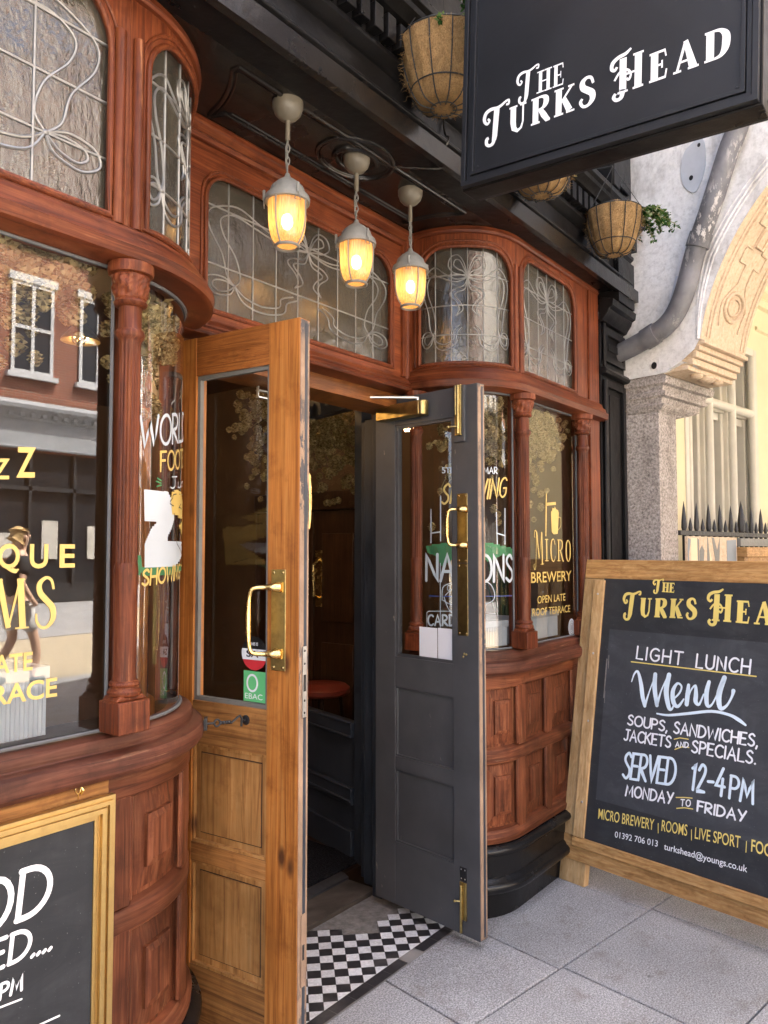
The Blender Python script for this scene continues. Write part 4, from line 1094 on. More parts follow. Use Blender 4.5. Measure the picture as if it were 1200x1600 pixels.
# soffit and fascia
def TF(x, o, z):
    return Vector((x, 1.485 - o, z))
def build_fascia():
    mb = MB()
    mb.box((-1.2, 1.45, 2.869), (4.2, 2.1, 2.93))
    # moulded panel lines on the ceiling of the recess
    loop = [(x, 1.60) for x in lin(1.1, 2.92, 8)]
    cR = [(2.97 - .42 * math.sin(a), 1.865 - .42 * math.cos(a)) for a in lin(R(50), R(90), 8)]
    cL = [(1.05 + .48 * math.sin(a), 1.95 - .48 * math.cos(a)) for a in lin(R(50), R(82), 8)]
    back = [(2.52, 1.83), (1.56, 1.83)]
    for dx, rr in ((0, .007), (.016, .004)):
        pts = [(1.42 + dx, 1.62 + dx)] + [(2.62 - dx, 1.61 + dx)] + [(p[0] - dx, p[1]) for p in cR[2:]] + [(2.53 - dx, 1.83 - dx), (1.55 + dx, 1.83 - dx)] + [(p[0] + dx, p[1]) for p in reversed(cL)]
        mb.tube([(x, y, 2.868) for x, y in pts], rr, 8, 0, closed=True)
    for r0, rr in ((.155, .008), (.14, .004), (.085, .012), (.066, .006)):
        mb.tube([(2.02 + r0 * math.cos(a), 1.685 + r0 * .75 * math.sin(a), 2.868) for a in lin(0, 2 * math.pi, 40)[:-1]], rr, 8, 0, closed=True)
    mb.box((-1.2, 1.448, 2.858), (4.1, 1.475, 2.869))
    mb.build('soffit', 'soffit', pub, auto=40)
    mb = MB(); mb.tube(cat([(2.06, 1.64, 2.864), (2.14, 1.6, 2.862), (2.2, 1.53, 2.86), (2.235, 1.474, 2.855), (2.24, 1.466, 2.88), (2.245, 1.462, 2.93), (2.25, 1.446, 2.965), (2.255, 1.466, 2.985), (2.26, 1.478, 3.05)], 5), .0035, 6); mb.build('lamp_cable', 'soffit', pub)
    mb = MB(); mb.lathe([(.0001, -.012), (.02, -.012), (.024, .0), (.016, .008), (.016, .014), (.0001, .014)], (1.79, 1.47, 2.93), 18, 0, True, None, Matrix.Rotation(R(90), 3, 'X')); mb.build('capped_stub', 'black', pub)
    mb = MB()
    prof = [(-.2, 2.87), (.0, 2.868), (.004, 2.872), (.004, 2.935), (.02, 2.94), (.034, 2.948), (.034, 2.956), (.024, 2.962), (.016, 2.975), (.004, 2.98), (.0, 3.055), (.016, 3.06), (.03, 3.072), (.04, 3.08), (.04, 3.096), (.028, 3.1), (.028, 3.2), (.07, 3.208), (.08, 3.22), (.10, 3.235), (.105, 3.25), (.12, 3.26), (.12, 3.285), (.09, 3.295), (-.2, 3.32)]
    mb.sweep(prof, lin(-1.2, 4.1, 10), TF)
    # plain broken ends of the frieze on the right
    mb.box((3.9, -.1, 2.81), (4.13, .03, 3.06), TF)
    mb.build('fascia', 'black', pub, bevel=0.0015, auto=30)
    mb = MB(); x = -1.18
    while x < 4.07:
        mb.box((x, .028, 3.11), (x + .042, .068, 3.19), TF); x += .066
    mb.build('dentil_course', 'black', pub, bevel=0.002)
    # brackets and first-floor panels above the cornice at the right
    mb = MB()
    mb.box((-1.2, -.1, 3.28), (4.16, .0, 3.9), TF); mb.box((3.72, .0, 3.34), (4.12, .025, 3.86), TF); mb.box((3.78, .025, 3.42), (4.05, .045, 3.75), TF); mb.box((3.62, .0, 3.3), (3.70, .12, 3.56), TF); mb.box((3.61, .0, 3.56), (3.71, .15, 3.6), TF)
    mb.box((3.2, .0, 3.4), (3.62, .03, 3.86), TF); mb.box((3.28, .03, 3.5), (3.54, .05, 3.75), TF)
    mb.sweep([(0, 3.86), (.05, 3.87), (.08, 3.9), (.08, 3.94), (0, 3.96)], [-1.2, 4.16], TF)
    mb.build('first_floor_panelling', 'black', pub, bevel=0.004)
    # pilaster
    mb = MB()
    def TPi(x, o, z): return Vector((x, 1.545 - o, z))
    mb.box((3.86, -.15, 0), (4.22, 0, 2.72), TPi)
    mb.box((3.86, -.1, 0), (4.24, .03, .32), TPi)
    for za, zb in ((.42, 2.40), (2.50, 2.68)):
        for a, b, c, d in ((3.885, 3.92, za, zb), (4.14, 4.175, za, zb), (3.92, 4.14, za, za + .035), (3.92, 4.14, zb - .035, zb)):
            mb.box((a, 0, c), (b, .018, d), TPi)
        mb.box((3.96, 0, za + .07), (4.10, .009, zb - .07), TPi)
    mb.sweep([(0, 2.425), (.03, 2.43), (.036, 2.445), (.03, 2.46), (0, 2.465)], [3.855, 4.21], TPi)
    mb.sweep([(0, 2.70), (.02, 2.705), (.03, 2.72), (.05, 2.745), (.055, 2.765), (.075, 2.775), (.08, 2.81), (0, 2.83)], [3.845, 4.22], TPi)
    mb.tube([TPi(3.885, .012, .32), TPi(3.885, .012, 2.40)], .01, 8); mb.tube([TPi(3.885, .012, 2.47), TPi(3.885, .012, 2.7)], .01, 8)
    mb.build('pilaster', 'black', pub, bevel=0.002)
    # storeys above (throw the street side into shade)
    mb = MB(); mb.box((-1.2, 1.6, 3.4), (4.2, 9.5, 9.4)); mb.build('upper_wall', 'brick', pub)
    for x in (-.2, 1.5, 3.1):
        for z in (4.5, 6.9):
            mb = MB()
            mb.box((x - .5, -.13, z), (x + .5, -.1, z + 1.5), TF, 1); mb.box((x - .56, -.12, z - .08), (x + .56, -.04, z), TF)
            for q in (x - .5, x - .02, x + .46):
                mb.box((q, -.1, z), (q + .04, -.08, z + 1.5), TF)
            for q in (z, z + .73, z + 1.45):
                mb.box((x - .5, -.1, q), (x + .5, -.081, q + .05), TF)
            mb.build('window', ['sash', 'darkpane'], pub)
    mb = MB(); mb.prism([(1.4, 9.4), (9.7, 9.4), (5.5, 11.4)], -1.3, 4.25, lambda u, d, v: Vector((d, u, v))); mb.build('roof', 'slate', pub)
build_fascia()

# bar room behind the glass
def build_inside():
    mb = MB()
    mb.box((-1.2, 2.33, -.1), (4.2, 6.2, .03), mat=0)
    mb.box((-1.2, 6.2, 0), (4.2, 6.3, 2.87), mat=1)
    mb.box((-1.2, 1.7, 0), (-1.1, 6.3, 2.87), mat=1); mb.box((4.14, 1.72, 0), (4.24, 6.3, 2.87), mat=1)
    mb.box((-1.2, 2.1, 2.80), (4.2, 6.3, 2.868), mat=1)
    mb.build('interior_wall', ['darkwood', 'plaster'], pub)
    # panelled partition by the door, glazed above
    P0 = Vector((2.865, 2.32, 0)); d = Vector((.27, .963, 0)).normalized(); nn = Vector((-d.y, d.x, 0))
    def TP(u, o, z): return P0 + d * u + nn * o + Vector((0, 0, z))
    mb = MB()
    mb.box((0, -.03, .03), (.06, .03, 2.8), TP); mb.box((.85, -.03, .03), (.94, .03, 2.8), TP)
    for z0, z1 in ((.03, .16), (.28, .36), (.60, .67), (2.2, 2.32)):
        mb.box((.09, -.028, z0), (.85, .028, z1), TP)
    mb.box((.09, -.012, .16), (.85, .005, .60), TP)
    for z in (.3, .36, .605, .67):
        mb.tube([TP(.09, .03, z), TP(.85, .03, z)], .007, 6)
    sc = mb.build('partition', 'navy', pub, bevel=0.003)
    mb = MB(); sheet(mb, .09, .85, .67, 2.2, 0, TP); mb.build('partition_glass', 'doorglass', sc, recalc=False)
    # far double doors with brass pulls
    mb = MB()
    for y in (3.34, 3.81):
        mb.box((4.09, y, .03), (4.139, y + .455, 1.78)); mb.box((4.075, y + .08, .25), (4.089, y + .37, .85)); mb.box((4.075, y + .08, 1.0), (4.089, y + .37, 1.62))
    mb.box((4.06, 3.2, 1.79), (4.138, 4.4, 1.92)); mb.box((4.08, 3.2, .03), (4.138, 3.33, 1.785)); mb.box((4.08, 4.275, .03), (4.138, 4.4, 1.785))
    ib = mb.build('inner_door', 'darkwood', pub, bevel=0.004)
    for y in (3.735, 3.865):
        mb = MB(); mb.box((4.068, y - .03, 1.1), (4.074, y + .03, 1.5)); mb.tube([(4.07, y, 1.16), (4.02, y, 1.18), (4.015, y, 1.4), (4.07, y, 1.44)], .012, 8)
        mb.build('door_pull', 'brass', ib)
build_inside()
# ------------------------------------------------------------------ the two door leaves
def door_T(p0, d):
    d = Vector((d[0], d[1], 0)).normalized(); n = Vector((-d.y, d.x, 0)); p = Vector((p0[0], p0[1], 0))
    def T(u, o, z):
        return p + d * u + n * o + Vector((0, 0, z))
    return T
TPn = door_T((1.526, 1.475), (-.098, .995))
TGr = door_T((2.553, 1.519), (.13, .99))
def pix(T, px, py, o=0.0):
    a = T(0, o, 0); n = (T(0, 1, 0) - T(0, 0, 0)); d = T(1, 0, 0) - T(0, 0, 0)
    p = on_plane(px, py, a, n); return (p - a).dot(d), p.z
def build_leaf(T, L, st_free, st_hinge, name, mv, mh, plow, plowh, th=.045):
    root = part('door', T(L / 2, 0, 0.04), pub)
    z0, z1 = .038, 2.148
    mb = MB(); g = .0006
    H = L - st_hinge
    mb.box((0, -th, z0), (st_free, 0, z1), T, 0); mb.box((H, -th, z0), (L, 0, z1), T, 0)
    rails = [(z0, .29, 3), (.588, .642, 3), (.93, 1.055, 3), (2.03, z1, 1)]
    for a, b, m in rails:
        mb.box((st_free + g, -th + .001, a), (H - g, -.0012, b), T, m)
    for a, b in ((.29, .588), (.642, .93)):
        mb.box((st_free, -.03, a), (H, -.015, b), T, 2)
    mb.box((-.0022, -th + .003, z0 + .004), (.0, -.003, z1 - .003), T, 4)
    mb.box((-.0035, -th + .012, z0 + .01), (-.0022, -th + .024, z1 - .01), T, 5)
    mb.build('door_leaf', [mv, mh, plow, plowh, 'edge', 'navy'], root, bevel=0.003)
    mb = MB()
    for a, b in ((.29, .588), (.642, .93)):
        for q in ((st_free, st_free + .008), (H - .008, H)):
            mb.prism([(q[0], a), (q[1], a), (q[1], b), (q[0], b)], -.016, -.005, T)
        mb.prism([(st_free, a), (H, a), (H, a + .008), (st_free, a + .008)], -.016, -.005, T); mb.prism([(st_free, b - .008), (H, b - .008), (H, b), (st_free, b)], -.016, -.005, T)
        if plow.startswith('pine'):
            e = .03
            mb.box((st_free + e, -.016, a + e), (H - e, -.0115, b - e), T)
            I, O = frame_loops(st_free + e - .0005, H - e + .0005, a + e - .0005, b - e + .0005, .0003, st_free + e - .0035, H - e + .0035, a + e - .0035, b - e + .0035, 2, 2); ring(mb, I, O, -.0143, -.0155, T, 1)  # thin dark strip: groove shade put in as colour round the raised field
    mb.build('panel_moulding', [plow if plow.startswith('pine') else mv, 'groove_shade'], root, bevel=0.0015)
    mb = MB()
    I, O = frame_loops(st_free + .012, H - .012, 1.067, 2.018, .002, st_free, H, 1.055, 2.03, 2, 2)
    ring(mb, I, O, -.008, -.022, T); mb.build('glazing_bead', 'grey' if not plow.startswith('pine') else 'lampgrey', root)
    mb = MB(); sheet(mb, st_free, H, 1.055, 2.03, -.02, T); mb.build('door_glass', 'doorglass', root, recalc=False)
    return root
pineL = build_leaf(TPn, .515, .11, .115, 'pine', 'pine_v', 'pine_h', 'pine_low', 'pine_lowh')
greyL = build_leaf(TGr, .56, .125, .115, 'grey', 'grey', 'grey', 'grey', 'grey')

def screws(mb, T, pts, o, r=.004, mat=0):
    for u, z in pts:
        c = [T(u + r * math.cos(a), o, z + r * math.sin(a)) for a in lin(0, 2 * math.pi, 10)[:-1]]
        c2 = [T(u + r * .7 * math.cos(a), o + .0012, z + r * .7 * math.sin(a)) for a in lin(0, 2 * math.pi, 10)[:-1]]
        n = len(c); mb.add(c + c2, [(i, (i + 1) % n, n + (i + 1) % n, n + i) for i in range(n)] + [tuple(n + i for i in range(n))], mat)
def pull(T, u_c, z0, z1, out, side, name, parent, mat='brass'):
    """cast D pull that rakes sideways"""
    mb = MB(); a = u_c; b = u_c + side
    for z in (z0, z1):
        mb.prism([(a - .013, z - .014), (a + .013, z - .014), (a + .013, z + .014), (a - .013, z + .014)], .0, .006, T)
    zs = 1 if z1 > z0 else -1
    pts = [(a, .005, z0), (a + side * .12, .02, z0), (a + side * .45, .03, z0), (a + side * .85, out * .95, z0 + .004 * zs), (b, out, z0 + .028 * zs), (b + side * .04, out, (z0 * 2 + z1) / 3), (b + side * .05, out, (z0 + z1) / 2), (b + side * .04, out, (z0 + 2 * z1) / 3), (b, out, z1 - .028 * zs), (a + side * .85, out * .95, z1 - .004 * zs), (a + side * .45, .03, z1), (a + side * .12, .02, z1), (a, .005, z1)]
    rs0 = [.014, .011, .0068, .006, .0058, .0072, .0078, .0072, .0058, .006, .0068, .011, .014]
    P = cat([p + (r,) for p, r in zip(pts, rs0)], 5)
    mb.tube([T(u, o, z) for u, o, z, r in P], [p[3] for p in P], 10)
    mb.build(name, mat, parent)
def plate(T, u0, u1, z0, z1, th, name, mat, parent, scr=True):
    mb = MB(); mb.box((u0, .0002, z0), (u1, th, z1), T, 0)
    if scr:
        e = .009; screws(mb, T, [(u0 + e, z0 + e), (u1 - e, z0 + e), (u0 + e, z1 - e), (u1 - e, z1 - e)], th, .0042, 1)
    mb.build(name, [mat, 'brass'], parent, bevel=0.0012)
plate(TPn, .043, .094, 1.168, 1.447, .003, 'back_plate', 'oldbrass', pineL)
pull(TPn, .066, 1.215, 1.398, .055, .062, 'pull_handle', pineL)
# mortice lock on the pine leaf's edge
def TPe(u, o, z): return TPn(-.0035 - o, -.0225 + u, z)
mb = MB(); mb.box((-.0085, .0, 1.045), (.0085, .0025, 1.237), TPe, 0); mb.box((-.005, .0025, 1.115), (.005, .0032, 1.16), TPe, 1)
screws(mb, TPe, [(0, 1.225), (0, 1.19), (0, 1.09), (0, 1.057)], .0025, .0035, 1); mb.build('lock_plate', ['steel', 'iron'], pineL)
mb = MB(); mb.box((-.0085, .0, .33), (.0085, .002, .52), TPe, 0); mb.box((-.004, .002, .40), (.004, .0026, .44), TPe, 1); mb.build('bolt_plate', ['edge', 'iron'], pineL)
# a pull on the inner side, seen edge-on past the leaf
def TPi2(u, o, z): return TPn(u, -.045 - o, z)
pull(TPi2, .04, 1.56, 1.72, .04, -.01, 'pull_handle', pineL)
# charcoal leaf ironmongery
plate(TGr, .049, .10, 1.452, 1.722, .003, 'back_plate', 'oldbrass', greyL)
pull(TGr, .06, 1.52, 1.66, .05, .05, 'pull_handle', greyL)
plate(TGr, .049, .10, 1.170, 1.449, .002, 'finger_plate', 'oldbrass', greyL)
mb = MB(); mb.box((.055, .0, 1.925), (.108, .012, 2.148), TGr, 0); mb.box((.066, .012, 1.95), (.095, .022, 2.15), TGr, 1)
mb.tube([TGr(.075, .026, 1.955), TGr(.075, .026, 2.147)], .006, 8, 1); mb.tube([TGr(.088, .024, 2.03), TGr(.088, .024, 2.147)], .005, 8, 1); mb.tube([TGr(.078, .025, 1.985), TGr(.108, .04, 1.983)], .004, 8, 1); mb.ball(TGr(.111, .042, 1.983), .006, 1, 6)
mb.build('flush_bolt', ['grey', 'oldbrass'], greyL, bevel=0.0015)
mb = MB(); mb.box((.062, .0, .095), (.094, .006, .235), TGr, 0); mb.tube([TGr(.083, .011, .048), TGr(.083, .011, .225)], .0055, 8, 0); mb.tube([TGr(.083, .011, .165), TGr(.10, .024, .165)], .0035, 8, 0); mb.ball(TGr(.102, .026, .165), .0055, 0, 6)
mb.box((.062, .0, .24), (.094, .004, .29), TGr, 1); screws(mb, TGr, [(.069, .248), (.087, .248), (.069, .282), (.087, .282)], .004, .003, 2)
mb.build('tower_bolt', ['oldbrass', 'iron', 'steel'], greyL, bevel=0.001)
mb = MB()
pr = [(.262, 2.052), (.51, 2.052), (.51, 2.112), (.262, 2.112)]
mb.prism(pr, .001, .05, TGr); k = []
mb.lathe([(.0001, 2.052), (.024, 2.052), (.024, 2.112), (.0001, 2.112)], TGr(.262, .025, 0), 20)
cl = mb.build('door_closer', 'oldbrass', greyL, bevel=0.003)
mb = MB(); a = TGr(.29, .025, 2.112); mb.tube([a, a + Vector((0, 0, .018))], .008, 10)
e = Vector((2.33, 2.07, 2.125)); b = TGr(.29, .03, 2.128)
mb.tube([b, e], .006, 8); mb.ball(e, .009, 0, 6); mb.tube([e, e + Vector((-.01, .03, .03))], .005, 8); mb.build('closer_arm', 'steel', greyL)
mb = MB(); screws(mb, TGr, [(.07, 1.10), (.06, 1.098), (.075, 1.088)], .0, .005); mb.build('screw_holes', 'oldbrass', greyL)
# blue-black draught strip and head bracket inside the frame
mb = MB(); mb.box((1.93, -.168, 2.06), (1.99, -.15, 2.065), TW); mb.box((1.93, -.168, 2.085), (1.99, -.15, 2.09), TW); mb.box((1.935, -.17, 2.06), (1.94, -.16, 2.106), TW); mb.build('head_bracket', 'steel', pub)

# hook that holds the pine leaf back to the sill
hk = thing('cabin_hook', TPn(.25, .03, 1.03), 'black iron cabin hook stretched from the sill to the pine door', 'hook')
mb = MB(); b = TPn(.185, .0, 1.02); a = TL(.33, .052, 1.028)
mb.lathe([(.0001, 0), (.014, 0), (.014, .003), (.010, .005), (.0001, .005)], b, 16, 0, True, None, Matrix.Rotation(R(-90), 3, 'Y'))
h = TPn(.185, .02, 1.02); mb.tube([b, TPn(.185, .014, 1.02)], .004, 8)
mb.tube([h + Vector((0, 0, -.014)), h + Vector((.001, 0, .008)), h + Vector((-.004, .002, .016)), h + Vector((-.012, .004, .012)), h + (a - h) * .28 + Vector((0, 0, -.002)), h + (a - h) * .6], .0034, 8)
for t in (.34, .42, .5, .58):
    mb.ball(h + (a - h) * t, .0055, 0, 6)
c = h + (a - h) * .68; dr = (a - h).normalized()
mb.tube([c + dr * .009 * math.cos(q) + Vector((0, 0, .009 * math.sin(q))) for q in lin(0, 2 * math.pi, 14)[:-1]], .003, 7, 0, True)
mb.tube([c + dr * .012, a], .0035, 8); mb.box((.32, .048, 1.012), (.345, .057, 1.044), TL)
mb.build('hook_bar', 'iron', hk)

# things stuck on the door glass
def sticker(name, label, T, o, parts, cat_='sticker'):
    r = thing(name, T(parts[0][1][0][0], o, parts[0][1][0][1]), label, cat_)
    for i, (m, lp) in enumerate(parts):
        mb = MB(); fill(mb, lp, o + .0002 * i, T); mb.build('printed_area', m, r, recalc=False)
    return r
u0, z0 = pix(TPn, 379, 1019, -.018); rr = .048
cx = u0 - .045
def clipc(lo, hi):
    return [(cx + rr * math.cos(a), z0 + rr * math.sin(a)) for a in lin(0, 2 * math.pi, 40)[:-1] if lo <= rr * math.sin(a) <= hi]
s1 = thing('round_sticker', TPn(cx, -.018, z0), 'round black, white and red sticker on the pine door glass', 'sticker')
for m, lo, hi in (('stblack', .012, .06), ('stwhite', -.019, .012), ('stred', -.06, -.019)):
    mb = MB(); pts = []
    a_hi = math.asin(max(-1, min(1, hi / rr))); a_lo = math.asin(max(-1, min(1, lo / rr)))
    pts = [(cx + rr * math.cos(a), z0 + rr * math.sin(a)) for a in lin(a_lo, a_hi, 10)] + [(cx - rr * math.cos(a), z0 + rr * math.sin(a)) for a in lin(a_hi, a_lo, 10)]
    fill(mb, pts, -.0178, TPn); mb.build('printed_band', m, s1, recalc=False)
TM = lambda u, o, v: TPn(-u, o, v)     # lettering on this face reads left to right towards the free edge
mb = MB(); sans(mb, 'SA', -(cx + .03), -(cx - .016), z0 - .011, z0 + .008, TM, -.0174, .02); mb.build('lettering', 'stblack', s1, recalc=False)
mb = MB(); sans(mb, 'THIS IS', -(cx + .018), -(cx - .014), z0 + .022, z0 + .031, TM, -.0174, .03); mb.build('lettering', 'stwhite', s1, recalc=False)
ua, za = pix(TPn, 381, 1047, -.018); ub, zb = pix(TPn, 411, 1101, -.018); zt = za + .0; zb = zb + .004
g = thing('square_sticker', TPn(ua, -.018, zb), 'green square sticker with a white ring on the pine door glass', 'sticker')
mb = MB(); fill(mb, [(ua, zb), (ub - .01, zb), (ub - .01, zt), (ua, zt)], -.0178, TPn); mb.build('printed_area', 'stgreen', g, recalc=False)
mb = MB(); cu = (ua + ub) / 2 + .004; cz = zt - .034
ribbon(mb, [(cu + .019 * math.cos(a), cz + .023 * math.sin(a)) for a in lin(0, 2 * math.pi, 30)], .006, TPn, -.0174); mb.build('ring_mark', 'stwhite', g, recalc=False)
mb = MB(); sans(mb, 'EBAC', -(ua - .006), -(ub + .002), zb + .008, zb + .024, TM, -.0174); mb.build('lettering', 'stwhite', g, recalc=False)
for k, (pa, pb) in enumerate((((655, 979), (683, 1033)), ((684, 981), (711, 1038)))):
    ua, za = pix(TGr, *pa, -.016); ub, zb = pix(TGr, *pb, -.016)
    mb = MB(); mb.box((ua, -.0185, zb), (ub + .0008, -.017, za), TGr); tag(mb.build('paper_sheet', 'paper'), ['blank white sheet on the charcoal door glass, the one nearer the hinge', 'blank white sheet on the charcoal door glass, the one nearer the brass plate'][k], 'paper', 'white sheets on the door glass')
# ------------------------------------------------------------------ lanterns
def lantern():
    r = thing('hanging_lantern', (0, 0, 2.8), '', 'lantern', 'caged lanterns over the doorway')
    z = 0.0
    mb = MB(); mb.lathe([(.0001, 2.797), (.012, 2.799), (.026, 2.808), (.037, 2.822), (.0425, 2.84), (.043, 2.866), (.0001, 2.867)], (0, 0, 0), 28); mb.build('ceiling_rose', 'lamprose', r)
    mb = MB(); mb.lathe([(.007, 2.738), (.0065, 2.79), (.008, 2.8)], (0, 0, 0), 12); mb.build('stem', 'lamprose', r)
    mb = MB()
    for i in range(5):
        zc = 2.733 - i * .0195
        ring_ = [(.0055 * math.cos(a), 0, zc + .0135 * math.sin(a)) for a in lin(0, 2 * math.pi, 12)[:-1]]
        if i % 2: ring_ = [(0, p[0], p[2]) for p in ring_]
        mb.tube(ring_, .0016, 6, 0, True)
    mb.tube([(.002, 0, 2.74), (.011, .004, 2.71), (.012, .003, 2.67), (.004, 0, 2.632)], .0028, 6)
    mb.build('chain', 'lampgrey', r)
    mb = MB(); mb.lathe([(.0001, 2.636), (.006, 2.634), (.01, 2.622), (.03, 2.606), (.045, 2.59), (.05, 2.574), (.051, 2.567), (.06, 2.563), (.063, 2.552), (.062, 2.543), (.056, 2.541), (.052, 2.55), (.0001, 2.56)], (0, 0, 0), 32); mb.build('cap', 'lampgrey', r)
    mb = MB(); mb.lathe([(.0515, 2.552), (.0525, 2.53), (.0515, 2.49), (.048, 2.455), (.041, 2.43), (.031, 2.415), (.026, 2.41), (.0001, 2.409)], (0, 0, 0), 48, 0, True, lambda a, z: 1 + .012 * math.cos(36 * a)); mb.build('lamp_glass', 'lampglass', r, auto=80)
    mb = MB()
    for k in range(4):
        a = R(45 + 90 * k + 12); c, s = math.cos(a), math.sin(a)
        mb.tube([(q * c, q * s, zz) for q, zz in cat([(.058, 2.545), (.0585, 2.5), (.055, 2.46), (.046, 2.43), (.034, 2.409)], 4)], .0024, 7)
    mb.tube([(.032 * math.cos(a), .032 * math.sin(a), 2.408) for a in lin(0, 2 * math.pi, 28)[:-1]], .0045, 7, 0, True)
    mb.build('cage', 'lampgrey', r)
    for k in range(3):
        mb = MB(); a = R(205 + 120 * k); c, s = math.cos(a), math.sin(a); tx, ty = -s, c
        q = .064
        tri = [(q * c + tx * w_, q * s + ty * w_, zz) for w_, zz in ((-.002, 2.556), (.002, 2.556), (.0085, 2.528), (-.0085, 2.528))]
        mb.tube(tri, .0014, 6, 0, True); mb.tube([(q * c, q * s, 2.575), (q * c, q * s, 2.55)], .0042, 8); mb.ball((q * c, q * s, 2.577), .005, 0, 5)
        mb.build('clip', 'lampgrey', r)
    mb = MB(); mb.ball((0, 0, 2.485), .0165, 0, 8, (1, 1, 1.5)); mb.build('bulb', 'bulb', r)
    return r
L0 = lantern()
def copy_tree(o, parent=None):
    c = o.copy(); COL.objects.link(c); c.parent = parent
    for ch in [x for x in bpy.data.objects if x.parent == o]:
        copy_tree(ch, c)
    return c
spots = [((1.632, 1.633), 'grey caged lantern nearest the left bay, hanging lit over the pine door'), ((2.013, 1.677), 'grey caged lantern hanging lit from the round moulded ceiling rose, middle of three'), ((2.331, 1.675), 'grey caged lantern hanging lit beside the right bay and furthest in')]
LN = [L0] + [copy_tree(L0) for _ in spots[1:]]
for o, ((x, y), lb) in zip(LN, spots):
    o.location = (x, y, 2.812); o.scale = (1.1, 1.1, 1.0); o.rotation_euler = (0, 0, R(rnd.uniform(0, 50))); o['label'] = lb
    ll = bpy.data.lights.new('lantern_light', 'POINT'); ll.energy = .024; ll.color = (1, .72, .42); ll.shadow_soft_size = .017
    lo = bpy.data.objects.new('lantern_light', ll); COL.objects.link(lo); lo.parent = o; lo.location = (0, 0, 2.485 - 2.8)

# ------------------------------------------------------------------ hanging baskets
def basket(c, r, h, label, seed):
    rn = random.Random(seed); c = Vector(c)
    root = thing('hanging_basket', c, label, 'hanging basket', 'coir lined baskets along the fascia')
    prof = [(.0001, -h), (r * .32, -h + .004), (r * .56, -h * .94), (r * .68, -h * .82), (r * .745, -h * .74), (r * .845, -h * .55), (r * .945, -h * .28), (r * 1.0, -.05 * h), (r * 1.0, 0.0), (r * .93, .012), (r * .85, 0), (r * .8, -.03), (.0001, -.035)]
    ph = rn.uniform(0, 6)
    mb = MB(); mb.lathe(prof, c, 72, 0, True, lambda a, z: 1 + .022 * math.cos(12 * a) + .018 * math.sin(5 * a + ph + z * 30) + .014 * math.sin(11 * a + 60 * z) + .01 * math.sin(23 * a - 140 * z + ph))
    # loose fibres
    for k in range(520):
        a = rn.uniform(0, 6.283); t = rn.uniform(.02, .98); z = -h * t
        q = r * (1.0 - .28 * t ** 1.6) * 1.0 + .002
        if t > .78: q = r * (.74 - (t - .78) * 1.9)
        p = c + Vector((q * math.cos(a), q * math.sin(a), z)); d = Vector((math.cos(a) * rn.uniform(.3, 1), math.sin(a) * rn.uniform(.3, 1), rn.uniform(-1, .7))).normalized() * rn.uniform(.008, .026)
        e = Vector((rn.uniform(-1, 1), rn.uniform(-1, 1), rn.uniform(-1, 1))) * .006
        mb.tube([p, p + d * .5 + e, p + d], [.0006, .0005, .0003], 3, 0, caps=False)
    mb.build('coir_liner', 'coir', root, auto=80)
    mb = MB()
    for k in range(12):
        a = 2 * math.pi * (k + .5) / 12; cc, ss = math.cos(a), math.sin(a)
        mb.tube([c + Vector((q * cc, q * ss, z)) for q, z in cat([(r * 1.012, .005), (r * .965, -h * .28), (r * .865, -h * .55), (r * .765, -h * .745), (r * .56, -h * .955), (r * .22, -h * 1.012)], 4)], .0021, 6)
    for q, z, w in ((r * 1.01, .004, .0034), (r * .77, -h * .745, .0028), (r * .3, -h * 1.005, .0024)):
        mb.tube([c + Vector((q * math.cos(a), q * math.sin(a), z)) for a in lin(0, 2 * math.pi, 40)[:-1]], w * .8, 6, 0, True)
    mb.build('wire_frame', 'wire', root)
    mb = MB(); top = c + Vector((0, .0, .23))
    for k in range(3):
        a = R(30 + 120 * k); mb.tube([c + Vector((r * math.cos(a), r * math.sin(a), .004)), top], .0016, 5)
    mb.tube([top, top + Vector((0, .16, .02))], .006, 6); mb.build('hanger_chain', 'wire', root)
    return root
def leaf_quad(mb, p, d, n, w, l):
    """one small pointed leaf"""
    d = d.normalized(); s = d.cross(n)
    if s.length < 1e-5: s = d.orthogonal()
    s.normalize(); up_ = s.cross(d)
    mb.add([p, p + d * l * .4 + s * w + up_ * w * .25, p + d * l, p + d * l * .4 - s * w + up_ * w * .25], [(0, 1, 2), (0, 2, 3)])
def trailing(name, base, sprigs, mat, label, cat_, seed, lw=.008, ll=.02, n=9, group=None):
    rn = random.Random(seed); mb = MB(); ms = MB()
    for (dx, dy, dz, ln_) in sprigs:
        p = Vector(base) + Vector((rn.uniform(-.05, .05), rn.uniform(-.05, .05), 0)); d = Vector((dx, dy, dz)).normalized()
        pts = [p]
        for k in range(n):
            d = (d + Vector((rn.uniform(-.3, .3), rn.uniform(-.3, .3), rn.uniform(-.42, .12)))).normalized(); p = p + d * ln_ / n; pts.append(p)
            for q in range(4):
                dd = Vector((rn.uniform(-1, 1), rn.uniform(-1, 1), rn.uniform(-.8, .6))); leaf_quad(mb, p, dd, Vector((rn.uniform(-.5, .5), rn.uniform(-.5, .5), 1)), lw * rn.uniform(.6, 1.3), ll * rn.uniform(.6, 1.4))
        ms.tube(pts, .0012, 4)
    r = thing(name, base, label, cat_, group)
    mb.build('leaves', mat, r, recalc=False, wn=False); ms.build('stems', 'dryplant', r)
    return r
b1 = (2.06, 1.345, 3.16); b2 = (2.775, 1.345, 3.13); b3 = (3.535, 1.34, 3.115)
basket(b1, .142, .215, 'coir hanging basket left of the hanging sign, nearest the camera', 1)
basket(b2, .135, .21, 'coir hanging basket mostly hidden behind the hanging sign', 2)
basket(b3, .13, .205, 'coir hanging basket with a trailing green plant by the white wall', 3)
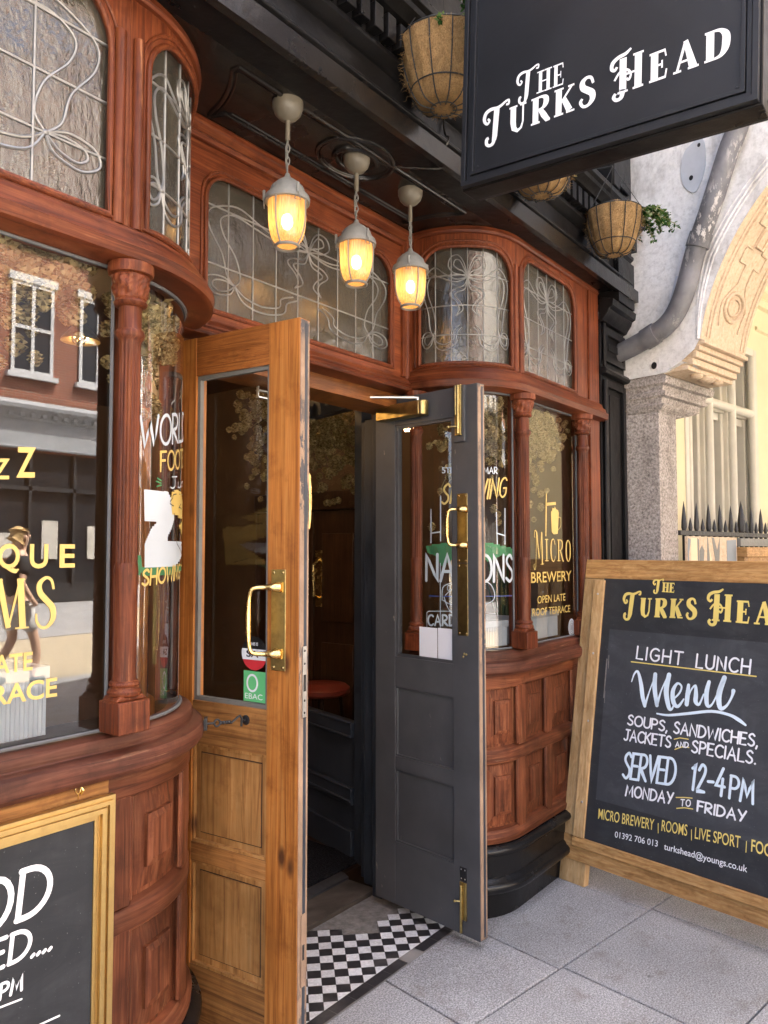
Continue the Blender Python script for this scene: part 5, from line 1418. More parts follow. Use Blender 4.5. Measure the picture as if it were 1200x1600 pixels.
rn_ = random.Random(5)
trailing('basket_plant', Vector(b1) + Vector((.0, -.09, .0)), [(rn_.uniform(-.6, .9), rn_.uniform(-1, .1), rn_.uniform(-.2, .5), rn_.uniform(.05, .13)) for _ in range(16)], 'ivy', 'sparse ivy with pale leaves in the basket left of the sign', 'plant', 3, .007, .017)
trailing('basket_plant', Vector(b1) + Vector((-.03, .0, .0)), [(rn_.uniform(-.8, .6), rn_.uniform(-.6, .3), rn_.uniform(.2, .9), rn_.uniform(.03, .07)) for _ in range(9)], 'dryplant', 'dead brown twigs in the basket left of the sign', 'plant', 8, .003, .02, 5)
trailing('basket_plant', Vector(b2) + Vector((.10, -.06, .03)), [(rn_.uniform(.2, 1), rn_.uniform(-.9, .2), rn_.uniform(-.1, .5), rn_.uniform(.08, .18)) for _ in range(14)], 'dryplant', 'dry straw-coloured stems in the basket behind the sign', 'plant', 4, .004, .012)
trailing('basket_plant', Vector(b3) + Vector((.06, -.10, .0)), [(rn_.uniform(.1, 1), rn_.uniform(-1, -.1), rn_.uniform(-.5, .45), rn_.uniform(.07, .19)) for _ in range(30)], 'ivy', 'leafy green plant trailing out of the basket by the white wall', 'plant', 6, .0085, .019, 8)

# ------------------------------------------------------------------ hanging sign
SO = Vector((1.93, 1.195, 2.574)); SU = Vector((0, -.9994, -.035)).normalized(); SN = Vector((-1, 0, 0)); SV = Vector((0, -.035, .9994)).normalized()
def TS(u, o, v):
    return SO + SU * u + SV * v + SN * o
def uvS(px, py):
    p = on_plane(px, py, SO, SN); return (p - SO).dot(SU), (p - SO).dot(SV)
def build_sign():
    r = thing('hanging_sign', TS(.41, 0, .5), 'large black hanging sign with white lettering over the pavement', 'sign')
    Wd, Hd = .825, .95
    mb = MB(); mb.box((0, -.075, 0), (Wd, -.001, Hd), TS); mb.build('sign_box', 'black', r, bevel=0.003)
    for sd, nm in ((1, 'front'), (-1, 'rear')):
        def T2(u, o, v): return TS(u, o if sd > 0 else -.076 - o, v)
        mb = MB(); mb.box((.03, -.002, .03), (Wd - .03, .004, Hd - .03), T2); mb.build('sign_panel', 'signblk', r)
        mb = MB()
        for (o0, o1, i0, i1) in ((.004, .020, .006, .020), (.004, .012, .022, .033), (.004, .017, .035, .045)):
            I, O = frame_loops(i1, Wd - i1, i1, Hd - i1, .001, i0, Wd - i0, i0, Hd - i0, 2, 2)
            ring(mb, I, O, o1, o0 - .004, T2)
        mb.build('frame_moulding', 'signblk', r, bevel=0.003)
    mb = MB(); screws(mb, TS, [(.055, .06), (Wd - .055, .055)], .0045, .004); mb.build('screw', 'iron', r)
    mb = MB(); w = .0205
    def put(t, a, b, top, o, ww, gap):
        u0, v0 = uvS(*a); u1, v1 = uvS(*b); ut, vt = uvS(*top)
        letter(mb, t, SER, u0, u1, v0, v0 + (vt - v0), ww, TS, o, gap, (v1 - v0) / (u1 - u0), 0, 0, False)
    put('TURKS', (758, 224), (932, 161), (758, 176), .0046, .0175, .16)
    put('HEAD', (957, 152), (1142, 86), (957, 99), .0046, .0185, .17)
    put('The', (810, 159), (882, 133), (810, 118), .0056, .0125, .1)
    mb.build_lines('lettering', 'white', r)
    mb = MB(); a = TS(.1, -.03, Hd); mb.tube([Vector((1.968, 1.45, 3.56)), Vector((1.968, .3, 3.56))], .018, 10); mb.tube([TS(.12, -.03, Hd), TS(.12, -.03, Hd + .05)], .008, 8); mb.tube([TS(.7, -.03, Hd), TS(.7, -.03, Hd + .07)], .008, 8); mb.build('bracket', 'iron', r)
SER['h_'] = SER['h']
SER['h'] = SER['h']
build_sign()

# ------------------------------------------------------------------ pavement A-board
A0 = Vector((3.342, 1.571, 0)); BD = Vector((-.187, -.982, 0)).normalized(); NB = Vector((-BD.y, BD.x, 0)); BU = (NB * .255 + Vector((0, 0, 1.456))).normalized(); BN = BD.cross(BU)
def TA(u, o, v):
    return A0 + BD * u + BU * v + BN * o
def uvA(px, py, o=0.0):
    p0 = A0 + BN * o; p = on_plane(px, py, p0, BN); return (p - p0).dot(BD), (p - p0).dot(BU)
def build_aboard():
    r = thing('pavement_board', TA(.55, 0, 0), 'timber framed chalkboard A-board standing on the pavement by the right bay', 'a-board')
    Wd = 1.10
    mb = MB()
    mb.box((0, -.04, 0.0), (.132, -.0005, 1.385), TA, 0); mb.box((Wd - .132, -.04, 0), (Wd, -.0005, 1.385), TA, 0)
    mb.box((0.0, -.042, 1.385), (Wd, .0, 1.478), TA, 1); mb.box((0.0, -.042, .10), (Wd, .006, .205), TA, 1)
    mb.build('outer_frame', ['oak_v', 'oak_h'], r, bevel=0.0035)
    mb = MB()
    mb.box((.063, 0, .205), (.118, .016, 1.378), TA, 0); mb.box((Wd - .118, 0, .205), (Wd - .063, .016, 1.378), TA, 0); mb.box((.063, .0065, .163), (Wd - .063, .018, .2045), TA, 1)
    screws(mb, TA, [(.09, 1.31), (.092, 1.03), (.095, .72), (.098, .36), (.15, .184), (.55, .184), (.85, .184)], .0165, .0055, 2)
    mb.build('inner_trim', ['oak_v', 'oak_h', 'steel'], r, bevel=0.003)
    mb = MB(); mb.box((.11, -.02, .2), (Wd - .11, .002, 1.386), TA); mb.build('board_panel', 'chalk', r)
    u0, v1 = uvA(955, 982); u1_, v0 = uvA(930, 1250)
    mb = MB(); fill(mb, [(.16, .385), (Wd - .16, .385), (Wd - .16, 1.15), (.16, 1.15)], .0026, TA); mb.build('write_on_panel', 'chalk2', r, recalc=False)
    mb = MB(); bk = NB
    for u in (0.0, Wd - .1):
        def TB(uu, o, v): return A0 + BD * (u + uu) + NB * (.50 - .22 * v / 1.44) + Vector((0, 0, v)) + NB * o
        mb.box((0, 0, 0), (.1, .03, 1.43), TB, 0)
    mb.build('rear_legs', 'oak_v', r, bevel=0.003)
    o = .0032
    def put(font, t, a, b, top, w, gap, slant=0.0, cap=True, m=mb):
        u0, v0 = uvA(*a); u1, v1 = uvA(*b); ut, vt = uvA(*top)
        letter(M_, t, font, u0, u1, v0, vt, w, TA, o, gap, (v1 - v0) / (u1 - u0), slant, 0, cap)
    M_ = MB()
    put(SER, 'TURKS', (974, 962), (1089, 967), (974, 927), .0215, .17, 0, False)
    u0, v0 = uvA(1106, 969); letter(M_, 'HEAD', SER, u0, u0 + .355, v0, v0 + .112, .0235, TA, o, .17, -.01, 0, 0, False)
    put(SER, 'The', (1021, 924), (1054, 926), (1021, 906), .0125, .08, 0, False)
    def line(a, b, w):
        M_.mark(); ribbon(M_, [uvA(*a), uvA(*b)], w, TA, o)
    line((987, 1034), (1182, 1057), .005)
    for a, b, c in (((1054, 1155), (1063, 1153), (1076, 1155)), ((1055, 1171), (1066, 1167), (1077, 1168)), ((1057, 1246), (1070, 1246), (1082, 1247)), ((1058, 1263), (1070, 1262), (1083, 1264))):
        M_.mark(); ribbon(M_, [uvA(*a), uvA(*b), uvA(*c)], .004, TA, o)
    u0, v0 = uvA(935, 1281); u1, v1 = uvA(1026, 1307); h = .040; k = (v1 - v0) / (u1 - u0); M_2 = M_
    def san(t, a, b, hh, m, bold=.004):
        u0, v0 = uvA(*a); u1, v1 = uvA(*b); sans(m, t, u0, u1, v0, v0 + hh, TA, o, bold, 0, (v1 - v0) / (u1 - u0))
    san('MICRO BREWERY', (935, 1279), (1022, 1297), .046, M_); san('ROOMS', (1034, 1298), (1074, 1306), .046, M_); san('LIVE SPORT', (1086, 1310), (1157, 1325), .046, M_)
    u0, v0 = uvA(1174, 1330); sans(M_, 'FOOD', u0, u0 + .105, v0, v0 + .046, TA, o, .012)
    for a, b in (((1029, 1302), (1029, 1286)), ((1081, 1313), (1081, 1296)), ((1166, 1332), (1167, 1314))):
        M_.mark(); ribbon(M_, [uvA(*a), uvA(*b)], .003, TA, o, 0, False)
    M_.build_lines('lettering', 'yellow', r)
    M_ = MB()
    put(HAND, 'LIGHT', (995, 1029), (1066, 1039), (995, 1010), .0078, .26, .05)
    put(HAND, 'LUNCH', (1088, 1043), (1172, 1053), (1088, 1022), .0078, .24, .05)
    put(HAND, 'SOUPS,', (981, 1132), (1043, 1143), (983, 1117), .0074, .16, .05)
    put(HAND, 'SANDWICHES,', (1053, 1145), (1184, 1167), (1056, 1128), .0074, .17, .05)
    put(HAND, 'JACKETS', (976, 1156), (1048, 1168), (979, 1140), .0074, .15, .05)
    put(HAND, 'AND', (1056, 1167), (1076, 1168), (1056, 1159), .0045, .2, .02)
    put(HAND, 'SPECIALS.', (1081, 1175), (1181, 1194), (1083, 1157), .0074, .18, .05)
    put(HAND, 'MONDAY', (978, 1243), (1051, 1256), (980, 1227), .0076, .18, .05)
    put(HAND, 'TO', (1064, 1259), (1079, 1260), (1064, 1249), .0045, .3, .02)
    put(HAND, 'FRIDAY', (1090, 1267), (1165, 1284), (1093, 1252), .0076, .18, .05)
    san('01392 706 013', (961, 1308), (1028, 1323), .026, M_); san('turkshead@youngs.co.uk', (1038, 1327), (1168, 1363), .026, M_, .006)
    M_.build_lines('lettering', 'white', r)
    M_ = MB()
    put(HAND, 'SERVED', (973, 1215), (1054, 1227), (977, 1176), .0115, .1, .06)
    put(HAND, '12-4', (1079, 1233), (1131, 1244), (1082, 1192), .0115, .2, .06)
    put(HAND, 'PM', (1140, 1247), (1177, 1256), (1143, 1212), .0105, .14, .04)
    def q(*P): return [uvA(900 + a / 4, 860 + b / 4) + (w,) for a, b, w in P]
    for P in ([(350, 820, .3), (368, 770, .5), (390, 760, .7), (408, 830, 1.1), (418, 910, 1.2), (432, 972, .9)], [(432, 972, .8), (462, 880, .35), (500, 778, .4)], [(498, 775, 1.1), (494, 860, 1.3), (508, 968, 1.0)], [(508, 968, .8), (538, 870, .4), (584, 775, .5)],
              [(584, 778, 1.2), (566, 880, 1.4), (582, 980, 1.1), (600, 992, .6), (614, 965, .4)], [(612, 930, .4), (650, 890, .5), (662, 850, .5), (636, 832, .6), (608, 880, 1.1), (612, 950, 1.2), (640, 975, .8), (676, 930, .4)],
              [(706, 842, .8), (700, 900, 1.2), (694, 962, 1.1)], [(694, 962, .5), (718, 880, .4), (748, 846, .6), (752, 900, 1.1), (750, 945, 1.1), (772, 962, .6), (800, 900, .4)],
              [(834, 822, .9), (818, 890, 1.2), (822, 966, 1.0), (850, 965, .5), (890, 890, .4), (934, 796, .5)], [(930, 796, 1.2), (896, 900, 1.4), (904, 985, 1.1), (944, 970, .6), (976, 915, .6), (986, 878, 1.0)],
              [(508, 1020, .4), (580, 1030, .6), (700, 1020, .7), (850, 1006, .7), (960, 1028, .7), (1020, 1060, .9), (1062, 1092, .5)]):
        if P[0][0] in (350, 508): M_.mark()
        ribbon(M_, cat(q(*P), 5), .0165, TA, o + .0001 * (len(P) % 5))
    M_.build_lines('lettering', 'pen', r)
    M_ = MB()
    for a, b, w in (((949, 1030), (944, 1090), .006), ((952, 1024), (951, 1044), .004), ((946, 1080), (945, 1098), .003)):
        ribbon(M_, [uvA(*a), uvA(*b)], w, TA, o)
    M_.build('scuff', 'concrete', r, recalc=False)
build_aboard()

# ------------------------------------------------------------------ gold framed chalkboard on the left stall riser
def build_menuboard():
    def TB(u, o, v): return Vector((1.016 - u, 1.556 - o, v))     # u runs left from the right-hand outer edge
    r = thing('gold_framed_chalkboard', (.7, 1.56, .5), 'gold framed chalkboard hung below the left bay sill', 'chalkboard')
    Wd, z0, z1 = .62, .30, .957
    mb = MB(); mb.box((.02, -.012, z0 + .02), (Wd - .02, .004, z1 - .02), TB); mb.build('board_panel', 'chalk', r)
    mb = MB()
    prof = [(.0, .0, .010), (.0, .008, .018), (.010, .015, .021), (.015, .021, .013), (.021, .030, .017), (.030, .035, .010), (.035, .046, .008)]
    for a, b, o1 in [(.0, .009, .014), (.009, .018, .021), (.018, .023, .013), (.023, .034, .018), (.034, .039, .009), (.039, .047, .0075)]:
        I, O = frame_loops(b, Wd - b, z0 + b, z1 - b, .0005, a, Wd - a, z0 + a, z1 - a, 2, 2); ring(mb, I, O, o1, -.004, TB)
    mb.build('frame', 'goldframe', r, bevel=0.003)
    def TL_(u, o, v): return TB(-u, o, v)
    def uvB(px, py):
        p = on_plane(px, py, (0, 1.555, 0), (0, 1, 0)); return p.x - 1.016, p.z
    o = .0052; mb = MB()
    def put(t, a, b, top, w, gap, sl=.12):
        u0, v0 = uvB(*a); u1, v1 = uvB(*b); ut, vt = uvB(*top); letter(mb, t, HAND, u0, u1, v0, vt, w, TL_, o, gap, (v1 - v0) / (u1 - u0), sl)
    u0, v0 = uvB(26, 1437); u1, v1 = uvB(74, 1417); ut, vt = uvB(30, 1362)
    h = vt - v0; w = u1 - u0; k = 0.0
    letter(mb, 'D', HAND, u0, u1, v0, vt, .0125, TL_, o, .1, k, .1)
    letter(mb, 'FOO', HAND, u0 - 3 * w * 1.35, u0 - w * .3, v0, vt, .0125, TL_, o, .25, k, .1)
    u0, v0 = uvB(13, 1505); u1, v1 = uvB(44, 1492); ut, vt = uvB(16, 1460); h = vt - v0; w = u1 - u0
    letter(mb, 'D', HAND, u0, u1, v0, vt, .009, TL_, o, .1, 0, .1); letter(mb, 'SERVE', HAND, u0 - 5.2 * w, u0 - w * .3, v0, vt, .009, TL_, o, .25, 0, .1)
    for i in range(4):
        u, v = uvB(48 + 9 * i, 1494 - 3.5 * i); ribbon(mb, [(u, v), (u + .004, v + .003)], .0075, TL_, o)
    u0, v0 = uvB(-2, 1561); u1, v1 = uvB(32, 1549); ut, vt = uvB(0, 1537); letter(mb, 'PM', HAND, u0, u1, v0, vt, .006, TL_, o, .2, 0, .1); letter(mb, '12-5', HAND, u0 - .14, u0 - .02, v0, vt, .006, TL_, o, .2, 0, .1)
    for a, b in (((-20, 1580), (32, 1560)), ((60, 1600), (91, 1586))):
        ribbon(mb, [uvB(*a), uvB(*b)], .004, TL_, o)
    mb.build_lines('lettering', 'white', r)
    mb = MB(); u, v = uvB(130, 1238)
    c = Vector((1.016 + u, 1.575, .985)); mb.tube([c + Vector((0, 0, .006)), c + Vector((0, -.012, .004)), c + Vector((.002, -.018, -.006)), c + Vector((0, -.012, -.014)), c + Vector((0, -.006, -.012))], .0026, 7)
    mb.tube([c + Vector((-.006 + .006 * math.cos(a), -.010, -.004 + .009 * math.sin(a))) for a in lin(0, 6.283, 12)[:-1]], .0009, 5, 0, True); mb.tube([c + Vector((-.006, -.011, -.012)), c + Vector((-.004, -.006, -.03))], .0009, 5)
    mb.build('hook', 'brass', r)
    # bare rail the board hangs from
    mb = MB(); mb.box((-.62, .0158, .93), (-.035, .0225, .984), TL); mb.build('bare_rail', 'pine_lowh', bayL, bevel=0.002)
build_menuboard()
# ------------------------------------------------------------------ lettering on the panes
def wput(mb, T, font, t, a, b, top, w, gap=.15, slant=0.0, o=-.0185, cap=True, s0=-1.2, s1=.56):
    u0, v0 = bay_uv(T, *a, o, s0, s1); u1, v1 = bay_uv(T, *b, o, s0, s1); ut, vt = bay_uv(T, *top, o, s0, s1)
    if T is TR:
        # s runs right to left on this bay
        V = lambda u, oo, v: T(-u, oo, v); u0, u1 = -u0, -u1
    else:
        V = T if False else (lambda u, oo, v: T(u, oo, v))
    letter(mb, t, font, u0, u1, v0, vt, w, V, o, gap, (v1 - v0) / (u1 - u0), slant, 0, cap)
def wsans(mb, T, t, a, b, h, bold=.01, o=-.0185):
    u0, v0 = bay_uv(T, *a, o); u1, v1 = bay_uv(T, *b, o); sg = 1
    if T is TR:
        V = lambda u, oo, v: T(-u, oo, v); u0, u1 = -u0, -u1
    else:
        V = lambda u, oo, v: T(u, oo, v)
    sans(mb, t, u0, u1, v0, v0 + h, V, o, bold, 0, (v1 - v0) / (u1 - u0))
def window_lettering():
    mb = MB(); o = -.0185
    wsans(mb, TL, 'Z', (25, 745), (55, 745), .066, .02); wsans(mb, TL, 'Z', (-12, 748), (15, 748), .044, .02); wsans(mb, TL, 'A', (-70, 749), (-32, 749), .044, .02)
    uE, vE = bay_uv(TL, 93, 886, o); uE1, _ = bay_uv(TL, 117, 886, o); uU, vU = bay_uv(TL, 46, 886, o); pt = uE - uU; wE = uE1 - uE
    V = lambda u, oo, v: TL(u, oo, v)
    for k, ch in enumerate('BOUTIQUE'):
        u = uE - (7 - k) * pt; w = {'I': .014, 'O': wE * 1.25, 'Q': wE * 1.25, 'U': wE * 1.12}.get(ch, wE)
        sans(mb, ch, u, u + w, vE, vE + .052, V, o, .022)
    u1, v0 = bay_uv(TL, 89, 978, o); u0, _ = bay_uv(TL, 55, 978, o); _, vt = bay_uv(TL, 60, 903, o)
    letter(mb, 's', SER, u0, u1, v0, vt, .0135, V, o, .1, 0, 0, 0, False)
    um1, _ = bay_uv(TL, 43, 978, o); wS = u1 - u0
    letter(mb, 'm', SER, um1 - wS * 1.75, um1, v0, vt, .0135, V, o, .1, 0, 0, 0, False)
    letter(mb, 'ROO', SER, um1 - wS * 6, um1 - wS * 2, v0, v0 + (vt - v0) * 1.25, .0135, V, o, .3, 0, 0, 0, False)
    uT, vT = bay_uv(TL, 51, 1046, o); uT0, _ = bay_uv(TL, 8, 1046, o); sans(mb, 'L ATE', uT - (uT - uT0) * 1.95, uT, vT, vT + .039, V, o, .02); 
    uT, vT = bay_uv(TL, 89, 1087, o); uT0, _ = bay_uv(TL, -12, 1087, o); sans(mb, 'TERRACE', uT - (uT - uT0) * 1.75, uT, vT, vT + .041, V, o, .02)
    mb.build_lines('lettering', 'goldleaf', bayL)
    # bent pane of the left bay
    mb = MB()
    wput(mb, TL, HAND, 'WORLD', (219, 699), (292, 687), (219, 651), .0085, .12)
    wput(mb, TL, HAND, 'June', (267, 763), (284, 760), (267, 745), .0035, .16)
    P = [(225, 766), (262, 768), (268, 780), (272, 795), (272, 812), (268, 826), (262, 838), (262, 846), (273, 846), (273, 885), (226, 886), (226, 850), (236, 826), (246, 815), (226, 813)]
    q = [bay_uv(TL, x, y, o, 0, .5) for x, y in P]
    # scan rows so the numeral bends with the pane
    def scan(mb, q, V, o, step=.006):
        vmin = min(p[1] for p in q); vmax = max(p[1] for p in q); v = vmin
        while v < vmax - 1e-6:
            v2 = min(v + step, vmax); vm = (v + v2) / 2; xs = []
            for (a, b) in zip(q, q[1:] + q[:1]):
                if (a[1] <= vm) != (b[1] <= vm):
                    xs.append(a[0] + (b[0] - a[0]) * (vm - a[1]) / (b[1] - a[1]))
            xs.sort()
            for x0, x1 in zip(xs[::2], xs[1::2]):
                sheet(mb, x0, x1, v, v2, o, V, 6, 1)
            v = v2
    scan(mb, q, V, o)
    mb.build_lines('lettering', 'winwhite', bayL)
    mb = MB()
    wput(mb, TL, HAND, 'FOOTB', (251, 736), (292, 729), (251, 706), .0065, .14)
    wput(mb, TL, HAND, 'SHOWING', (222, 915), (281, 903), (222, 891), .0065, .14, .1)
    q = [bay_uv(TL, x, y, -.0181, 0, .5) for x, y in [(267, 780), (269, 769), (276, 765), (283, 769), (285, 785), (282, 805), (279, 822), (281, 850), (283, 884), (275, 884), (275, 850), (274, 822), (269, 803)]]
    scan(mb, q, V, -.0181)
    mb.build_lines('lettering', 'goldleaf', bayL)
    mb = MB()
    for P in ([(270, 778), (275, 772), (281, 776), (280, 792), (274, 800), (270, 790), (270, 778)], [(272, 802), (277, 822), (277, 850), (279, 880)], [(277, 806), (279, 820)]):
        ribbon(mb, cat([bay_uv(TL, x, y, -.0178, 0, .5) for x, y in P], 4), .003, V, -.0178)
    mb.build_lines('lettering', 'stblack', bayL)
    mb = MB()
    q = [bay_uv(TL, x, y, -.0188, 0, .5) for x, y in [(222, 886), (283, 884), (283, 892), (250, 899), (222, 900)]]; scan(mb, q, V, -.0188)
    q = [bay_uv(TL, x, y, -.0188, 0, .5) for x, y in [(208, 899), (208, 875), (213, 866), (221, 870), (223, 896)]]; scan(mb, q, V, -.0188)
    for P in ([(246, 747), (252, 751)], [(244, 752), (252, 755)], [(245, 760), (252, 758)]):
        ribbon(mb, [bay_uv(TL, x, y, -.0181, 0, .5) for x, y in P], .004, V, -.0181)
    mb.build('painted_grass', 'green', bayL, recalc=False)
    # right bay, flat pane
    Vr = lambda u, oo, v: TR(-u, oo, v)
    def f(px, py):
        u, v = bay_uv(TR, px, py, o); return (-u, v)
    mb = MB()
    ribbon(mb, [f(853, 838), f(853.5, 771)], .011, Vr, o, 0, False); ribbon(mb, [f(853, 788), f(868.5, 786.5)], .014, Vr, o, 0, False)
    fill(mb, [f(x, y) for x, y in [(861, 800), (863, 797), (863, 793), (866, 795), (867, 791), (869, 796), (872, 797), (873, 802), (871.5, 834), (865, 835), (862, 831)]], o, Vr)
    ribbon(mb, cat([f(873, 808), f(876, 810), f(876, 822), (f(872, 828))], 4), .0035, Vr, o)
    wput(mb, TR, SER, 'M', (834, 884), (850, 882), (834, 832), .011, .1, 0, o, False)
    wput(mb, TR, SER, 'ICRO', (852, 877), (893, 877), (852, 833), .0125, .14, 0, o, False)
    wsans(mb, TR, 'BREWERY', (830, 911), (893, 907), .05, .012)
    wsans(mb, TR, 'OPEN LATE', (840, 943), (883.5, 938), .035, .008); wsans(mb, TR, 'ROOF TERRACE', (832, 963), (891, 956), .035, .008)
    mb.build_lines('lettering', 'goldleaf', bayR)
    st = thing('round_seal', TR(-.5, -.018, 1.16), 'pale round seal sticker in the corner of the right bay flat pane', 'sticker')
    c = f(893, 980); mb = MB()
    fill(mb, [(c[0] + .036 * math.cos(a), c[1] + .042 * math.sin(a)) for a in lin(0, 6.2832, 32)[:-1]], o, Vr); mb.build('printed_area', 'winwhite', st, recalc=False)
    mb = MB()
    for rr in (.031, .02):
        ribbon(mb, [(c[0] + rr * .86 * math.cos(a), c[1] + rr * math.sin(a)) for a in lin(0, 6.2832, 28)], .0022, Vr, o + .0006, 0, False)
    for k in range(5):
        ribbon(mb, [(c[0] - .008 + .004 * k, c[1] - .012), (c[0] - .01 + .005 * k, c[1] + .011)], .002, Vr, o + .0007)
    mb.build('seal_lines', 'concrete', st, recalc=False)
    # right bay, bent pane
    def g(px, py):
        u, v = bay_uv(TR, px, py, o, -.1, .5); return (-u, v)
    mb = MB()
    wput(mb, TR, HAND, 'NATIONS', (666, 907), (801, 908), (666, 866), .0125, .12, 0, o, True, -.1, .5)
    wput(mb, TR, HAND, '5TH FEB', (691, 739), (735, 739), (691, 731), .0045, .2, 0, o, True, -.1, .5)
    wput(mb, TR, HAND, 'MAR', (756, 740), (777, 740), (756, 730), .0048, .2, 0, o, True, -.1, .5)
    for a, b in (((673.5, 796), (673.5, 848)), ((688.5, 775), (688.5, 845)), ((673.5, 833), (688.5, 831)), ((775.5, 801), (777, 850)), ((789, 795), (789, 850)), ((776, 833), (789, 837)), ((688, 880), (688, 985))):
        ribbon(mb, [g(*a), g(*b)], .0055 if a[1] < 870 else .003, Vr, o + .0003)
    wput(mb, TR, HAND, 'CARDS', (669, 977), (722, 977), (669, 961), .0075, .2, 0, o, True, -.1, .5)
    ribbon(mb, [g(667, 985), g(667, 957), g(670, 955), g(725, 955), g(728, 958), g(728, 985)], .0035, Vr, o + .0003)
    for P in ([(691, 938), (692, 918), (705, 911), (720, 908), (740, 907), (757, 908), (768, 915), (773, 930), (768, 940), (750, 945), (720, 947), (703, 944), (693, 938)], [(694, 933), (700, 950), (710, 962)], [(696, 930), (705, 922), (714, 922)]):
        ribbon(mb, cat([g(*p) for p in P], 4), .0035, Vr, o + .0004)
    wput(mb, TR, HAND, 'COM', (699, 923), (713, 919), (699, 915), .003, .2, 0, o, True, -.1, .5); wput(mb, TR, HAND, 'HE', (751, 917), (759, 919), (751, 911), .003, .2, 0, o, True, -.1, .5)
    mb.build_lines('lettering', 'winwhite', bayR)
    mb = MB()
    wput(mb, TR, HAND, 'SHOWING', (689, 788), (790, 776), (689, 758), .0085, .16, .18, o + .0002, True, -.1, .5); mb.build_lines('lettering', 'goldleaf', bayR)
    mb = MB(); q = [g(x, y) for x, y in [(665, 853), (672, 852), (690, 849), (730, 846), (770, 849), (801, 857), (801, 874), (786, 866), (765, 878), (750, 872), (735, 880), (712, 872), (690, 884), (680, 868), (668, 864)]]
    scan(mb, q, Vr, o - .0004); mb.build('painted_grass', 'green', bayR, recalc=False)
    mb = MB(); ribbon(mb, [g(671, 931), g(700, 932), g(740, 932), g(800, 931)], .004, Vr, o + .0002); mb.build('brush_line', 'blue', bayR, recalc=False)
window_lettering()
